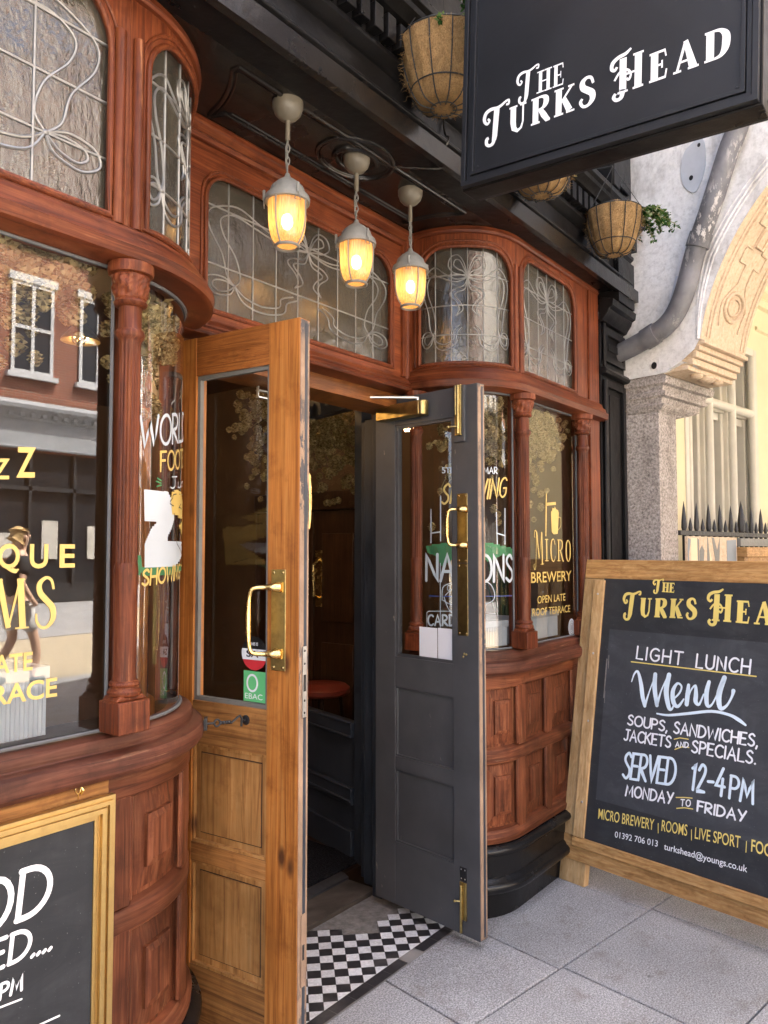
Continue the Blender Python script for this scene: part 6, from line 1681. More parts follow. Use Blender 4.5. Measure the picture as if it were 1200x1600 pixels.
# ------------------------------------------------------------------ the arcaded stone building next door
GO = Vector((4.2, 1.357, 0))
def TGw(u, t, z):       # u along its street front, t out towards the street
    return GO + EX * u - EY * t + Vector((0, 0, z))
def build_guildhall():
    g = thing('arcaded_building', TGw(.3, 0, 0), 'old stone building with a limewashed arch, granite pier and cream window', 'building')
    # granite pier and its moulded cap
    mb = MB()
    sh = [(0, 0), (.20, 0), (.34, -.12), (.34, -.36), (.2, -.5), (-.03, -.5), (-.03, -.18)]
    def P(poly, z0, z1): mb.prism([(u, t) for u, t in poly], z0, z1, lambda u, d, v: TGw(u, v, d))
    P(sh, -.05, 2.25)
    lv = [(2.245, 0.0, .03), (2.258, .004, .10), (2.275, .03, .18), (2.292, .04, .22), (2.298, .022, .235), (2.33, .028, .26), (2.336, .048, .29), (2.36, .052, .31), (2.366, .03, .31), (2.395, .034, .33), (2.402, .056, .36), (2.44, .058, .38), (2.455, .04, .39)]
    rings = []
    for z, e, w in lv:
        rings.append([TGw(u, t, z) for u, t in [(-e * .5, e), (.2 + w, e), (.24 + w, -.1), (.24 + w, -.5), (-e * .5, -.5)]])
    m = 5; vs = [p for r_ in rings for p in r_]
    mb.add(vs, [(k * m + j, k * m + (j + 1) % m, (k + 1) * m + (j + 1) % m, (k + 1) * m + j) for k in range(len(rings) - 1) for j in range(m)] + [tuple(range(m)), tuple((len(rings) - 1) * m + j for j in range(m))])
    mb.build('pier', 'pier', g, bevel=0.006)
    # arch profile, springing t=.25 z=2.6
    def solve_circle(a, b, c):
        ax, ay = a; bx, by = b; cx, cy = c; d = 2 * (ax * (by - cy) + bx * (cy - ay) + cx * (ay - by))
        ux = ((ax * ax + ay * ay) * (by - cy) + (bx * bx + by * by) * (cy - ay) + (cx * cx + cy * cy) * (ay - by)) / d
        uy = ((ax * ax + ay * ay) * (cx - bx) + (bx * bx + by * by) * (ax - cx) + (cx * cx + cy * cy) * (bx - ax)) / d
        return ux, uy, math.hypot(ax - ux, ay - uy)
    TS0, ZS = .25, 2.6
    half = [(.25, 2.6), (.283, 2.745), (.33, 2.878), (.398, 3.02), (.48, 3.15), (.591, 3.281), (.74, 3.41), (.93, 3.515), (1.15, 3.585), (1.38, 3.61)]
    curve = cat(half, 4); full = curve + [(2 * 1.38 - t, z) for t, z in reversed(curve[:-1])]
    TE = full[-1][0]
    WTH = .54
    # west wall with the arch cut out: strips between the curve and the top
    ZT = 5.2
    mb = MB()
    n = len(full)
    for side_u in (0.0, WTH):
        vs = []; fs = []
        for t, z in full:
            vs += [TGw(side_u - .035 * (side_u == 0), t, z), TGw(side_u - .035 * (side_u == 0), t, ZT)]
        fs = [(2 * i, 2 * i + 1, 2 * i + 3, 2 * i + 2) for i in range(n - 1)]
        mb.add(vs, fs)
    mb.add([TGw(-.035, -.45, 2.45), TGw(-.035, -.0, 2.45), TGw(-.035, .06, 2.455), TGw(-.035, .15, 2.5), TGw(-.035, .22, 2.55), TGw(-.035, .25, 2.6), TGw(-.035, .25, ZT), TGw(-.035, -.45, ZT)], [tuple(range(8))])
    mb.add([TGw(WTH, -.45, 2.45), TGw(WTH, .25, 2.6), TGw(WTH, .25, ZT), TGw(WTH, -.45, ZT)], [(0, 1, 2, 3)])
    # rough limewashed sweep from the cap out to the springing
    mb.add([TGw(-.035, .0, 2.452), TGw(.5, .0, 2.452), TGw(.5, .10, 2.47), TGw(-.035, .06, 2.456), TGw(-.035, .15, 2.5), TGw(.02, .2, 2.475), TGw(-.035, .25, 2.6)], [(0, 1, 2, 3), (3, 2, 5, 4)])
    mb.box((-.035, TE, 2.6), (WTH, TE + .5, ZT), lambda a, b, c: TGw(a, b, c))
    gm = mb.build('limewashed_wall', 'render', g, recalc=True)
    sub = gm.modifiers.new('sub', 'SUBSURF'); sub.subdivision_type = 'SIMPLE'; sub.levels = 2; sub.render_levels = 2
    # hood lines over the arch
    mb = MB()
    for k, r_ in ((.055, .006), (.075, .008), (.10, .005)):
        pts = []
        for i, (t, z) in enumerate(full):
            a = full[max(i - 1, 0)]; b = full[min(i + 1, n - 1)]; dt, dz = b[0] - a[0], b[1] - a[1]; l = math.hypot(dt, dz)
            kk = k * min(1, .15 + 2.2 * (z - 2.6))
            pts.append(TGw(-.035, t - dz / l * kk, z + dt / l * kk))
        mb.tube(pts, r_, 8)
    mb.build('arch_hood', 'render', g)
    # buff soffit with strapwork
    mb = MB()
    us = lin(-.033, WTH, 6)
    vs = []
    for t, z in full: vs += [TGw(u, t, z) for u in us]
    w = len(us); mb.add(vs, [(i * w + j, i * w + j + 1, (i + 1) * w + j + 1, (i + 1) * w + j) for i in range(n - 1) for j in range(w - 1)], 0, True)
    L = [0]
    for a, b in zip(full, full[1:]): L.append(L[-1] + math.hypot(b[0] - a[0], b[1] - a[1]))
    def onarc(s, u, h):
        s = max(0, min(L[-1] - 1e-6, s)); i = 0
        while L[i + 1] < s: i += 1
        q = (s - L[i]) / (L[i + 1] - L[i]); t = full[i][0] + (full[i + 1][0] - full[i][0]) * q; z = full[i][1] + (full[i + 1][1] - full[i][1]) * q
        dt, dz = full[i + 1][0] - full[i][0], full[i + 1][1] - full[i][1]; l = math.hypot(dt, dz)
        return TGw(u, t + dz / l * h, z - dt / l * h)
    def TA_(s, o, u): return onarc(s, u, o)
    def strap(pts, r_=.006):
        P = []
        for a, b in zip(pts, pts[1:]):
            for k in range(6): P.append((a[0] + (b[0] - a[0]) * k / 6, a[1] + (b[1] - a[1]) * k / 6))
        P.append(pts[-1]); mb.tube([onarc(s, u, .003) for s, u in P], r_, 6)
    for e in (0.0, 1.0):
        mk = lambda s: s if e == 0 else L[-1] - s
        for k in range(2):
            s0 = .22 + k * .78
            strap([(mk(s0 + .075 * math.cos(a)), .26 + .105 * math.sin(a)) for a in lin(0, 6.2832, 16)], .012); strap([(mk(s0 + .045 * math.cos(a)), .26 + .07 * math.sin(a)) for a in lin(0, 6.2832, 14)], .007)
            for sg in (-1, 1):
                strap([(mk(s0 - .12), .26 + sg * .12), (mk(s0 + .0), .26 + sg * .15), (mk(s0 + .12), .26 + sg * .05), (mk(s0 + .22), .26 + sg * .05), (mk(s0 + .22), .26 + sg * .13), (mk(s0 + .30), .26 + sg * .13), (mk(s0 + .30), .26 + sg * .06), (mk(s0 + .42), .26 + sg * .06), (mk(s0 + .42), .26 + sg * .14), (mk(s0 + .5), .26 + sg * .14), (mk(s0 + .56), .26 + sg * .08), (mk(s0 + .66), .26 + sg * .14)], .0055)
            strap([(mk(s0 + .32), .22), (mk(s0 + .32), .30), (mk(s0 + .42), .30), (mk(s0 + .42), .22), (mk(s0 + .32), .22)], .009)
    for u in (.03, .065, .46, .5):
        strap([(s, u) for s in lin(.02, L[-1] - .02, 20)], .006)
    mb.build('arch_soffit', 'tanstone', g, auto=60)
    # springing cornices
    for t0, sg in ((.25, 1), (TE, -1)):
        mb = MB()
        for a, b, e in ((2.455, 2.48, -.075), (2.48, 2.515, -.05), (2.515, 2.55, -.03), (2.55, 2.578, -.012), (2.578, 2.60, .016)):
            t1 = t0 + sg * e
            mb.box((-.01, min(t1, t0 - sg * .22), a), (WTH + .01, max(t1, t0 - sg * .22), b), lambda p, q, r_: TGw(p, q, r_))
        # carved pendant leaf underneath
        for k, (u, w) in enumerate(((.16, .05), (.28, .07), (.42, .05))):
            mb.ball(TGw(u, t0 + sg * -.11, 2.452), w, 0, 6, (1, .7, .35))
        mb.build('springing_cornice', 'tanstone', g, bevel=0.005)
    # far pier towards the street, entablature, upper storey
    mb = MB(); mb.box((-.0, TE + .03, -.05), (.5, TE + .48, 2.46), lambda a, b, c: TGw(a, b, c)); mb.box((2.9, TE + .03, -.05), (3.4, TE + .48, 2.46), lambda a, b, c: TGw(a, b, c)); mb.box((-.04, TE - .02, 2.3), (.56, TE + .52, 2.46), lambda a, b, c: TGw(a, b, c)); mb.build('street_pier', 'pier', g, bevel=0.01)
    mb = MB(); mb.box((.56, TE, 3.5), (3.4, TE + .5, ZT), lambda a, b, c: TGw(a, b, c)); mb.box((-.2, -.4, ZT), (3.7, TE + .8, ZT + .35), lambda a, b, c: TGw(a, b, c)); mb.box((0, -6, ZT + .3), (6.5, TE + .5, 6.6), lambda a, b, c: TGw(a, b, c)); mb.build('upper_storey', 'palestone', g)
    # wall under the arcade: painted cream, with its mullioned window
    V = -.45
    def TWl(u, o, z): return TGw(u, V + o, z)
    mb = MB()
    for (a, b, c, d) in ((.34, 1.255, -.05, 5.2), (2.545, 7, -.05, 5.2), (1.255, 2.545, -.05, 1.1), (1.255, 2.545, 3.13, 5.2)):
        mb.box((a, -.4, c), (b, 0, d), TWl)
    mb.box((.34, -.5, 4.3), (7, 3.2, 4.45), TWl)
    mb.box((7, -.5, -.05), (7.3, 3.2, 5.2), TWl)
    mb.build('cream_wall', 'cream', g)
    mb = MB(); mb.sweep([(0, 3.5), (.03, 3.51), (.05, 3.55), (.04, 3.57), (.09, 3.6), (.1, 3.64), (.13, 3.66), (.13, 3.7), (0, 3.72)], [.34, 7], TWl); mb.sweep([(0, 3.3), (.02, 3.31), (.02, 3.33), (0, 3.34)], [2.55, 7], TWl); mb.build('wall_cornice', 'cream', g)
    mb = MB()
    fr = [(1.255, 1.31), (2.49, 2.545)]
    for a, b in fr: mb.box((a, -.2, 1.1), (b, .01, 3.13), TWl)
    mb.box((1.31, -.2, 3.07), (2.49, .01, 3.13), TWl); mb.box((1.31, -.2, 1.1), (2.49, .03, 1.18), TWl)
    for u in (1.68, 2.09):
        mb.prism([(u - .06, 0), (u - .06, 0)], 0, 0, TWl) if False else None
        mb.box((u - .045, -.2, 1.18), (u + .045, -.03, 3.07), TWl); mb.tube([TWl(u, -.015, 1.18), TWl(u, -.015, 3.07)], .034, 10)
    for u in (1.33, 2.47): mb.tube([TWl(u, -.01, 1.18), TWl(u, -.01, 3.07)], .03, 10)
    for a, b in ((1.31, 1.635), (1.725, 2.045), (2.135, 2.49)):
        mb.box((a, -.2, 2.56), (b, -.05, 2.63), TWl)
        for q0, q1 in ((a, a + .045), (b - .045, b)):
            mb.box((q0, -.16, 1.18), (q1, -.06, 2.56), TWl); mb.box((q0, -.16, 2.63), (q1, -.06, 3.07), TWl)
        mb.box((a + .045, -.16, 2.5), (b - .045, -.08, 2.56), TWl)
    mb.tube([TWl(1.31, -.015, 2.6), TWl(2.49, -.015, 2.6)], .034, 10)
    wf = mb.build('mullioned_window', 'mullion', g, bevel=0.006)
    mb = MB(); mb.box((1.3, -.19, 1.15), (2.5, -.17, 3.1), TWl); mb.build('leaded_pane', 'darkpane', wf)
    # lead downpipe: down the slope of the wall, then an elbow back into the corner
    o = -.095
    def TPp(t, z): return TGw(o, t, z)
    P = [(.70, 4.5), (.525, 3.72), (.442, 3.50), (.345, 3.24), (.268, 3.05), (.215, 2.88), (.165, 2.765), (.10, 2.69), (.01, 2.648), (-.09, 2.615), (-.2, 2.585), (-.28, 2.56)]
    mb = MB(); C_ = cat(P, 5); mb.tube([TPp(*p) for p in C_], .052, 18)
    for t, z in ((.285, 3.09), (.01, 2.648)):
        i = min(range(len(C_)), key=lambda k: abs(C_[k][0] - t) + abs(C_[k][1] - z)); a, b = TPp(*C_[i - 1]), TPp(*C_[i + 1]); d = (b - a).normalized()
        mb.tube([TPp(t, z) - d * .035, TPp(t, z) + d * .035], .059, 18)
    mb.build('downpipe', 'pipe', g, auto=70)
    # lead flashings nailed to the limewash
    mb = MB()
    lp = [(.19, 3.42), (.17, 3.5), (.185, 3.6), (.225, 3.64), (.29, 3.65), (.30, 3.5), (.25, 3.38)]
    mb.prism(cat(lp, 4, True), 0, 1, lambda t, d, z: TGw(-.036 - .006 * d, t, z)); mb.build('lead_flashing', 'washlead', g)
    mb = MB(); mb.prism([(.07, 2.74), (.11, 2.74), (.165, 2.95), (.13, 2.96)], 0, 1, lambda t, d, z: TGw(-.036 - .005 * d, t, z))
    mb.build('lead_flashing', 'washlead', g)
    mb = MB()
    for t, z, r_ in ((.225, 3.46, .014), (.27, 3.62, .011), (.0, 2.50, .02)):
        c = TGw(-.0435, t, z); mb.add([c - EY * (r_ * .8 * math.cos(a)) + Vector((0, 0, r_ * math.sin(a))) for a in lin(0, 6.2832, 12)[:-1]], [tuple(range(12))])
    mb.build('hole', 'iron', g, recalc=False)
build_guildhall()
def build_railing():
    r = thing('spiked_railing', TGw(.8, .0, 1.5), 'black iron railing with tall and short spikes between the granite piers', 'railing')
    mb = MB()
    mb.box((.2, -.015, 1.585), (2.9, .015, 1.612), lambda a, b, c: TGw(a, b, c)); mb.box((.2, -.015, .25), (2.9, .015, .28), lambda a, b, c: TGw(a, b, c)); mb.build('rail', 'iron', r, bevel=0.002)
    k = 0; u = .273
    def spike(u, h, w):
        mb = MB(); mb.box((u - .008, -.008, .2), (u + .008, .008, 1.586), lambda a, b, c: TGw(a, b, c))
        b0 = 1.61; pts = [(w * .6, b0), (w, b0 + .02), (w * .95, b0 + h * .3), (w * .5, b0 + h * .72), (0.0006, b0 + h)]
        mb.lathe(pts, TGw(u, 0, 0), 8); mb.build('spike', 'iron', r)
    while u < 2.85:
        big = abs(u - 1.063) < .02
        spike(u, .205 if big else .168, .026 if big else .016)
        spike(u + .079, .078, .013); u += .158
    return r
build_railing()
def build_boards():
    def T(u, o, z): return TGw(u, .03 + o, z)
    r = thing('map_panel', T(.55, 0, 1.3), 'flat panel of peeling buff and grey colours below the spiked railing', 'panel')
    mb = MB(); mb.box((.215, 0, .9), (.885, .012, 1.579), T); mb.build('panel_sheet', 'tanstone', r)
    mb = MB()
    for lp in ([(.22, 1.36), (.24, 1.36), (.235, 1.48), (.26, 1.56), (.23, 1.57), (.22, 1.5)], [(.735, 1.3), (.87, 1.3), (.87, 1.565), (.735, 1.56)]):
        mb = MB(); mb.prism(lp, .0125, .014, lambda u, d, z: T(u, d, z)); mb.build('printed_area', 'trough', r)
    mb = MB()
    for lp in ([(.36, 1.3), (.40, 1.3), (.43, 1.5), (.40, 1.53), (.37, 1.5)], [(.46, 1.3), (.475, 1.3), (.50, 1.45), (.48, 1.575), (.47, 1.575)], [(.55, 1.3), (.58, 1.3), (.63, 1.45), (.64, 1.575), (.6, 1.5), (.56, 1.575), (.53, 1.575), (.57, 1.45)], [(.345, 1.45), (.36, 1.42), (.365, 1.56), (.345, 1.57)]):
        mb.prism(lp, .0125, .0135, lambda u, d, z: T(u, d, z))
    mb.build('grey_shape', 'lampgrey', r)
    mb = MB()
    for lp in ([(.26, 1.3), (.345, 1.3), (.34, 1.57), (.26, 1.57)], [(.50, 1.3), (.53, 1.3), (.54, 1.42), (.50, 1.5)]):
        mb.prism(lp, .0125, .0132, lambda u, d, z: T(u, d, z))
    mb.build('yellow_shape', 'cream', r)
    r = thing('notice_case', T(1.25, 0, 1.2), 'wooden notice case with a glazed front below the spiked railing', 'notice case')
    mb = MB()
    for a, b, c, d, e in ((.90, .96, .8, 1.50, .05), (1.6, 1.66, .8, 1.5, .05), (.89, 1.67, 1.46, 1.52, .07), (.96, 1.6, 1.43, 1.46, .05), (.96, 1.6, .8, .86, .05)):
        mb.box((a, 0, c), (b, e, d), T)
    mb.box((.94, -.005, .82), (1.62, .01, 1.48), T); mb.build('case', 'oak_h', r, bevel=0.003)
    mb = MB(); mb.box((.90, .0, 1.525), (1.66, .03, 1.575), T); mb.build('top_strip', 'lampgrey', r, bevel=0.002)
    mb = MB(); mb.box((.99, .0105, 1.1), (1.3, .013, 1.425), T); mb.build('notice', 'paper', r)
    mb = MB(); mb.box((1.01, .0135, 1.37), (1.26, .014, 1.38), T); mb.build('printed_line', 'stred', r)
build_boards()
# ------------------------------------------------------------------ dried hops, troughs, plants and stools behind the glass
def hop_cone(mb, c, r, rn, ax):
    ax = ax.normalized(); s = ax.orthogonal().normalized(); t = ax.cross(s); ph = rn.uniform(0, 6)
    for k, (h, q, l) in enumerate(((.0, .5, .7), (.35, .78, .7), (.75, .85, .7), (1.15, .68, .65), (1.5, .36, .6))):
        nb = 6
        for j in range(nb):
            a = ph + 2 * math.pi * (j + .5 * (k % 2)) / nb
            d = s * math.cos(a) + t * math.sin(a); e = s * -math.sin(a) + t * math.cos(a)
            p0 = c + ax * r * h + d * r * q * .35; p1 = c + ax * r * (h + l) + d * r * q * .95; pm = c + ax * r * (h + l * .45) + d * r * q * 1.12
            mb.add([p0, pm + e * r * .36, p1 - d * r * .18, pm - e * r * .36, pm + d * r * .1], [(0, 1, 4), (1, 2, 4), (2, 3, 4), (3, 0, 4)], 0, True)
def garland(label, samples, n, seed, r0=.017, name='hop_garland', group='dried hop garlands in the windows'):
    """samples(rn) -> a point of the garland"""
    rn = random.Random(seed); mb = MB(); ms = MB()
    for k in range(n):
        p = samples(rn); ax = Vector((rn.uniform(-.5, .5), rn.uniform(-.5, .5), -1))
        hop_cone(mb, p, r0 * rn.uniform(.7, 1.25), rn, ax)
        if rn.random() < .12:
            d = Vector((rn.uniform(-1, 1), rn.uniform(-1, 1), rn.uniform(-1, .2))); leaf_quad(mb, p, d, Vector((rn.uniform(-1, 1), rn.uniform(-1, 1), .6)), r0 * .6, r0 * 2.6)
        if rn.random() < .25:
            q = samples(rn)
            if (q - p).length < .25: ms.tube([p, (p + q) / 2 + Vector((0, 0, -.02)), q], .0016, 4)
    c = sum((v for v in mb.v), Vector()) / len(mb.v)
    r = thing(name, c, label, 'dried hops', group)
    mb.build('hop_cones', 'hops', r, recalc=False); ms.build('bines', 'dryplant', r)
def s_left(rn):
    s = rn.uniform(-1.5, -.04); drop = .26 + .12 * math.sin(s * 9) + .06 * math.sin(s * 23)
    z = 2.18 - abs(rn.gauss(0, .5)) * drop
    return TL(s, -.06 - rn.uniform(0, .14), max(z, 1.72)) + Vector((0, 0, rn.uniform(0, .09)))
garland('dried hops hanging along the top of the left bay flat window', s_left, 900, 11, .023)
def s_left_up(rn):
    s = rn.uniform(-1.3, -.06); return TL(s, -.10 - rn.uniform(0, .12), 2.26 + abs(rn.gauss(0, .1)))
garland('dried hops showing through the foot of the left bay stained glass', s_left_up, 300, 12, .022)
def s_leftc(rn):
    s = rn.uniform(.03, .45); z = 2.17 - abs(rn.gauss(0, .5)) * (.30 if s < .25 else .16); return TL(s, -.045 - rn.uniform(0, .07), max(z, 1.72))
garland('dried hops hanging behind the bent glass of the left bay', s_leftc, 170, 13, .018)
def s_rightc(rn):
    s = rn.uniform(.0, .46); z = 2.17 - abs(rn.gauss(0, .5)) * (.26 + .2 * math.cos(s * 14)); return TR(s, -.05 - rn.uniform(0, .07), max(z, 1.62))
garland('dried hops hanging behind the bent glass of the right bay', s_rightc, 210, 14, .016)
def s_right(rn):
    s = rn.uniform(-.62, -.02); z = 2.17 - abs(rn.gauss(0, .5)) * (.26 + .14 * math.sin(s * 11)); return TR(s, -.05 - rn.uniform(0, .14), max(z, 1.66))
garland('dried hops hanging in the right bay flat window above the beer mug sign', s_right, 300, 15, .017)
def s_up2(rn):
    s = rn.uniform(-.58, .44); return TR(s, -.08 - rn.uniform(0, .08), 2.27 + abs(rn.gauss(0, .075)))
garland('dried hops showing through the foot of the right bay stained glass', s_up2, 230, 16, .017)
def s_door(rn):
    t = rn.uniform(0, 1); p = Vector((2.66 + .9 * t, 2.92 - .05 * t, 0)); z = 2.34 - abs(rn.gauss(0, .5)) * .45
    return p + Vector((rn.uniform(-.1, .1), rn.uniform(-.1, .1), max(z, 1.78)))
garland('dried hops hanging in the dark lobby behind the open doors', s_door, 620, 17, .019)

def trough(label, T, a, b, o0, o1, z0, z1, group='planter troughs on the window sills'):
    r = thing('planter_trough', T((a + b) / 2, (o0 + o1) / 2, z0), label, 'planter', group)
    mb = MB(); n = max(6, int((b - a) / .005))
    vs = []
    pts = []
    for k in range(n + 1):
        s = a + (b - a) * k / n; pts.append((s, o0 + (.004 if k % 2 else 0)))
    for s, o in pts: vs += [T(s, o, z0), T(s, o, z1 - .022)]
    mb.add(vs, [(2 * i, 2 * i + 2, 2 * i + 3, 2 * i + 1) for i in range(n)])
    m = max(4, int(abs(o1 - o0) / .012))
    for e in (a, b):
        vs = []
        for k in range(m + 1):
            o = o0 + (o1 - o0) * k / m; vs += [T(e + (.002 if k % 2 else 0), o, z0), T(e + (.002 if k % 2 else 0), o, z1 - .022)]
        mb.add(vs, [(2 * i, 2 * i + 2, 2 * i + 3, 2 * i + 1) for i in range(m)])
    mb.add([T(a, o1, z0), T(b, o1, z0), T(b, o1, z1), T(a, o1, z1)], [(0, 1, 2, 3)])
    mb.build('corrugated_side', 'trough', r, recalc=False)
    mb = MB(); I, O = [(a + .012, o0 - .012), (b - .012, o0 - .012), (b - .012, o1 + .012), (a + .012, o1 + .012)], [(a - .006, o0 + .006), (b + .006, o0 + .006), (b + .006, o1 - .006), (a - .006, o1 - .006)]
    ring(mb, I, O, z1, z1 - .026, lambda u, d, v: T(u, v, d)); mb.build('rim', 'trough', r)
    mb = MB(); mb.box((a + .01, o1 + .01, z1 - .05), (b - .01, o0 - .01, z1 - .03), T); mb.build('soil', 'darkwood', r)
    return r
trough('pale corrugated trough low behind the left bay flat window', TL, -.95, -.15, -.05, -.21, 1.095, 1.245)
trough('pale corrugated trough behind the right bay flat window', TR, -.48, -.03, -.05, -.18, 1.095, 1.215)
trough('pale corrugated trough behind the right bay bent window', TR, .02, .17, -.05, -.16, 1.095, 1.20)
def snake_plant(base, n, h, label, seed):
    rn = random.Random(seed); mb = MB()
    for k in range(n):
        p = Vector(base) + Vector((rn.uniform(-.05, .05), rn.uniform(-.04, .04), 0)); a = rn.uniform(0, 6.28); d = Vector((rn.uniform(-.25, .25), rn.uniform(-.25, .25), 1)).normalized(); l = h * rn.uniform(.6, 1.1); w = .011; s = Vector((math.cos(a), math.sin(a), 0)); q = d.cross(s)
        mb.add([p - s * w, p + q * .004, p + s * w, p + d * l * .5 + s * w * 1.1, p + d * l * .5 + q * .005, p + d * l * .5 - s * w * 1.1, p + d * l], [(0, 1, 4, 5), (1, 2, 3, 4), (5, 4, 6), (4, 3, 6)])
    r = thing('snake_plant', base, label, 'plant'); mb.build('leaves', 'darkleaf', r, recalc=False)
snake_plant(TR(-.10, -.11, 1.18), 26, .34, 'dark upright plant in the trough behind the right bay flat window', 4)
# bar stool seen low through the partition glass
def stool(x, y, label):
    r = thing('bar_stool', (x, y, 0.03), label, 'stool')
    mb = MB(); mb.lathe([(.0001, .60), (.17, .60), (.185, .615), (.185, .64), (.16, .66), (.0001, .665)], (x, y, 0), 28); mb.build('seat', 'leather', r)
    for k in range(4):
        a = R(45 + 90 * k); mb = MB(); mb.tube([(x + .12 * math.cos(a), y + .12 * math.sin(a), .6), (x + .19 * math.cos(a), y + .19 * math.sin(a), .03)], .014, 8); mb.build('leg', 'darkwood', r)
    mb = MB(); mb.tube([(x + .16 * math.cos(a), y + .16 * math.sin(a), .28) for a in lin(0, 6.2832, 24)[:-1]], .009, 6, 0, True); mb.build('foot_ring', 'brass', r)
stool(3.62, 3.3, 'dark bar stool with a round red seat beyond the lobby')
mb = MB(); mb.box((1.45, 2.36, .031), (2.9, 3.4, .041)); tag(mb.build('door_mat', 'doormat'), 'coarse black entrance mat just inside the threshold', 'mat')
def bar_lamp(x, y, z, label):
    r = thing('bar_pendant_lamp', (x, y, z), label, 'lamp')
    mb = MB(); mb.lathe([(.03, .0), (.035, .01), (.1, -.07), (.105, -.085)], (x, y, z), 24); mb.tube([(x, y, z), (x, y, 2.8)], .004, 6); mb.build('shade', 'oldbrass', r)
    mb = MB(); mb.ball((x, y, z - .06), .032, 0, 8); mb.build('bulb', 'barlamp', r)
    ll = bpy.data.lights.new('bar_light', 'POINT'); ll.energy = 1.3; ll.color = (1, .6, .28); ll.shadow_soft_size = .04
    lo = bpy.data.objects.new('bar_light', ll); COL.objects.link(lo); lo.parent = r; lo.location = (0, 0, -.11)
bar_lamp(2.3, 3.9, 2.74, 'lit brass pendant lamp in the bar behind the transom light')
bar_lamp(3.3, 3.0, 2.76, 'lit brass pendant lamp in the bar behind the right bay')
bar_lamp(1.4, 3.4, 2.45, 'lit brass pendant lamp in the bar behind the left bay')
# ------------------------------------------------------------------ the other side of the street (seen in the panes)
def shop(x0, x1, h, wallmat, label, fasc, seed, wrows=((6.2, 1.9), (9.2, 1.6), (12.2, 1.5)), nw=3):
    rn = random.Random(seed); h += 4.5
    b = thing('shop_building', ((x0 + x1) / 2, -18, 0), label, 'building', 'shop buildings across the street')
    def T(x, o, z): return Vector((x, -18 + o, z))
    mb = MB(); mb.box((x0, -9, 4.3), (x1, 0, h), T); mb.box((x0, -9, -.1), (x0 + .4, .05, 4.3), T); mb.box((x1 - .4, -9, -.1), (x1, .05, 4.3), T); mb.box((x0, -9, 0), (x1, -8.8, 4.3), T); mb.build('wall', wallmat, b)
    mb = MB(); mb.sweep([(0, 4.35), (.12, 4.35), (.14, 4.4), (.10, 4.42), (.10, 5.15), (.14, 5.18), (.14, 5.24), (.24, 5.36), (.4, 5.46), (.42, 5.56), (.0, 5.75)], [x0, x1], T)
    x = x0 + .1
    while x < x1 - .2: mb.box((x, .14, 5.25), (x + .12, .3, 5.36), T); x += .32
    mb.build('shop_fascia', fasc, b)
    mb = MB(); mb.box((x0 + .4, -.25, 0), (x1 - .4, -.05, .55), T)
    k = x0 + .4
    while k < x1 - .3: mb.box((k, -.2, .5), (k + .09, .0, 4.3), T); k += 1.35
    mb.box((x0 + .4, -.2, 3.2), (x1 - .4, .0, 3.32), T); mb.build('shopfront', 'shopdark', b)
    mb = MB()
    k = x0 + 1.2
    while k < x1 - 1.6:
        mb.box((k, -.149, 1.25), (k + rn.uniform(.3, .5), -.1, 1.95 + rn.uniform(0, .5)), T); k += rn.uniform(.9, 1.6)
    mb.build('window_display', 'palestone', b)
    mb = MB(); mb.box((x0 + .4, -.18, .5), (x1 - .4, -.15, 4.3), T); mb.build('shop_window', 'darkpane', b)
    for zz, hh in wrows:
        if zz + hh > h: continue
        for i in range(nw):
            x = x0 + (x1 - x0) * (i + .5) / nw; w = .62
            mb = MB()
            mb.box((x - w, -.06, zz), (x + w, .02, zz + hh), T, 1)
            for a, c in ((-w, -w + .1), (w - .1, w), (-.05, .05)): mb.box((x + a, .02, zz), (x + c, .07, zz + hh), T)
            for q in (zz, zz + hh * .5 - .04, zz + hh - .1): mb.box((x - w, .02, q), (x + w, .068, q + .1), T)
            mb.box((x - w - .12, .0, zz - .14), (x + w + .12, .16, zz), T); mb.box((x - w - .1, .0, zz + hh), (x + w + .1, .1, zz + hh + .22), T)
            mb.build('window', ['sash', 'darkpane'], b)
    mb = MB(); mb.box((x0, -9, h), (x1, .35, h + .3), T); mb.build('parapet', 'palestone', b)
shop(-30, -16, 11.5, 'palestone', 'pale stone shop building far off to the left across the street', 'shopdark', 1)
shop(-16, -4, 12, 'brick', 'brick shop building across the street behind the camera', 'shopgrey', 2)
shop(-4, 7.93, 11.5, 'palestone', 'pale stone shop building across the street facing the doorway', 'shopdark', 3)
shop(7.93, 18.2, 12.5, 'brick', 'red brick shop building with white sash windows and a grey fascia', 'shopgrey', 4, ((6.5, 2.6), (10.4, 2.2), (13.7, 1.7)), 5)
shop(18.2, 30, 11, 'render', 'white rendered shop building beyond the red brick one', 'shopgrey', 5)
shop(30, 46, 12, 'brick', 'brick shop building further along the street', 'shopdark', 6, nw=4)
shop(46, 70, 11, 'palestone', 'long pale stone building at the far end of the street', 'shopgrey', 7, nw=6)
def side_block(x0, x1, y0, y1, h, m, label):
    b = thing('terrace_building', ((x0 + x1) / 2, (y0 + y1) / 2, 0), label, 'building')
    mb = MB(); mb.box((x0, y0, -.1), (x1, y1, h)); mb.build('wall', m, b)
    for i in range(int((x1 - x0) / 3)):
        for z in (1.2, 4.4, 7.2):
            x = x0 + 1.5 + 3 * i; mb = MB(); mb.box((x - .6, y0 - .05, z), (x + .6, y0 - .02, z + 1.7), mat=1); mb.box((x - .7, y0 - .12, z - .1), (x + .7, y0 - .02, z))
            for q in (x - .6, x - .03, x + .54): mb.box((q, y0 - .07, z), (q + .06, y0 - .05, z + 1.7))
            mb.build('window', ['sash', 'darkpane'], b)
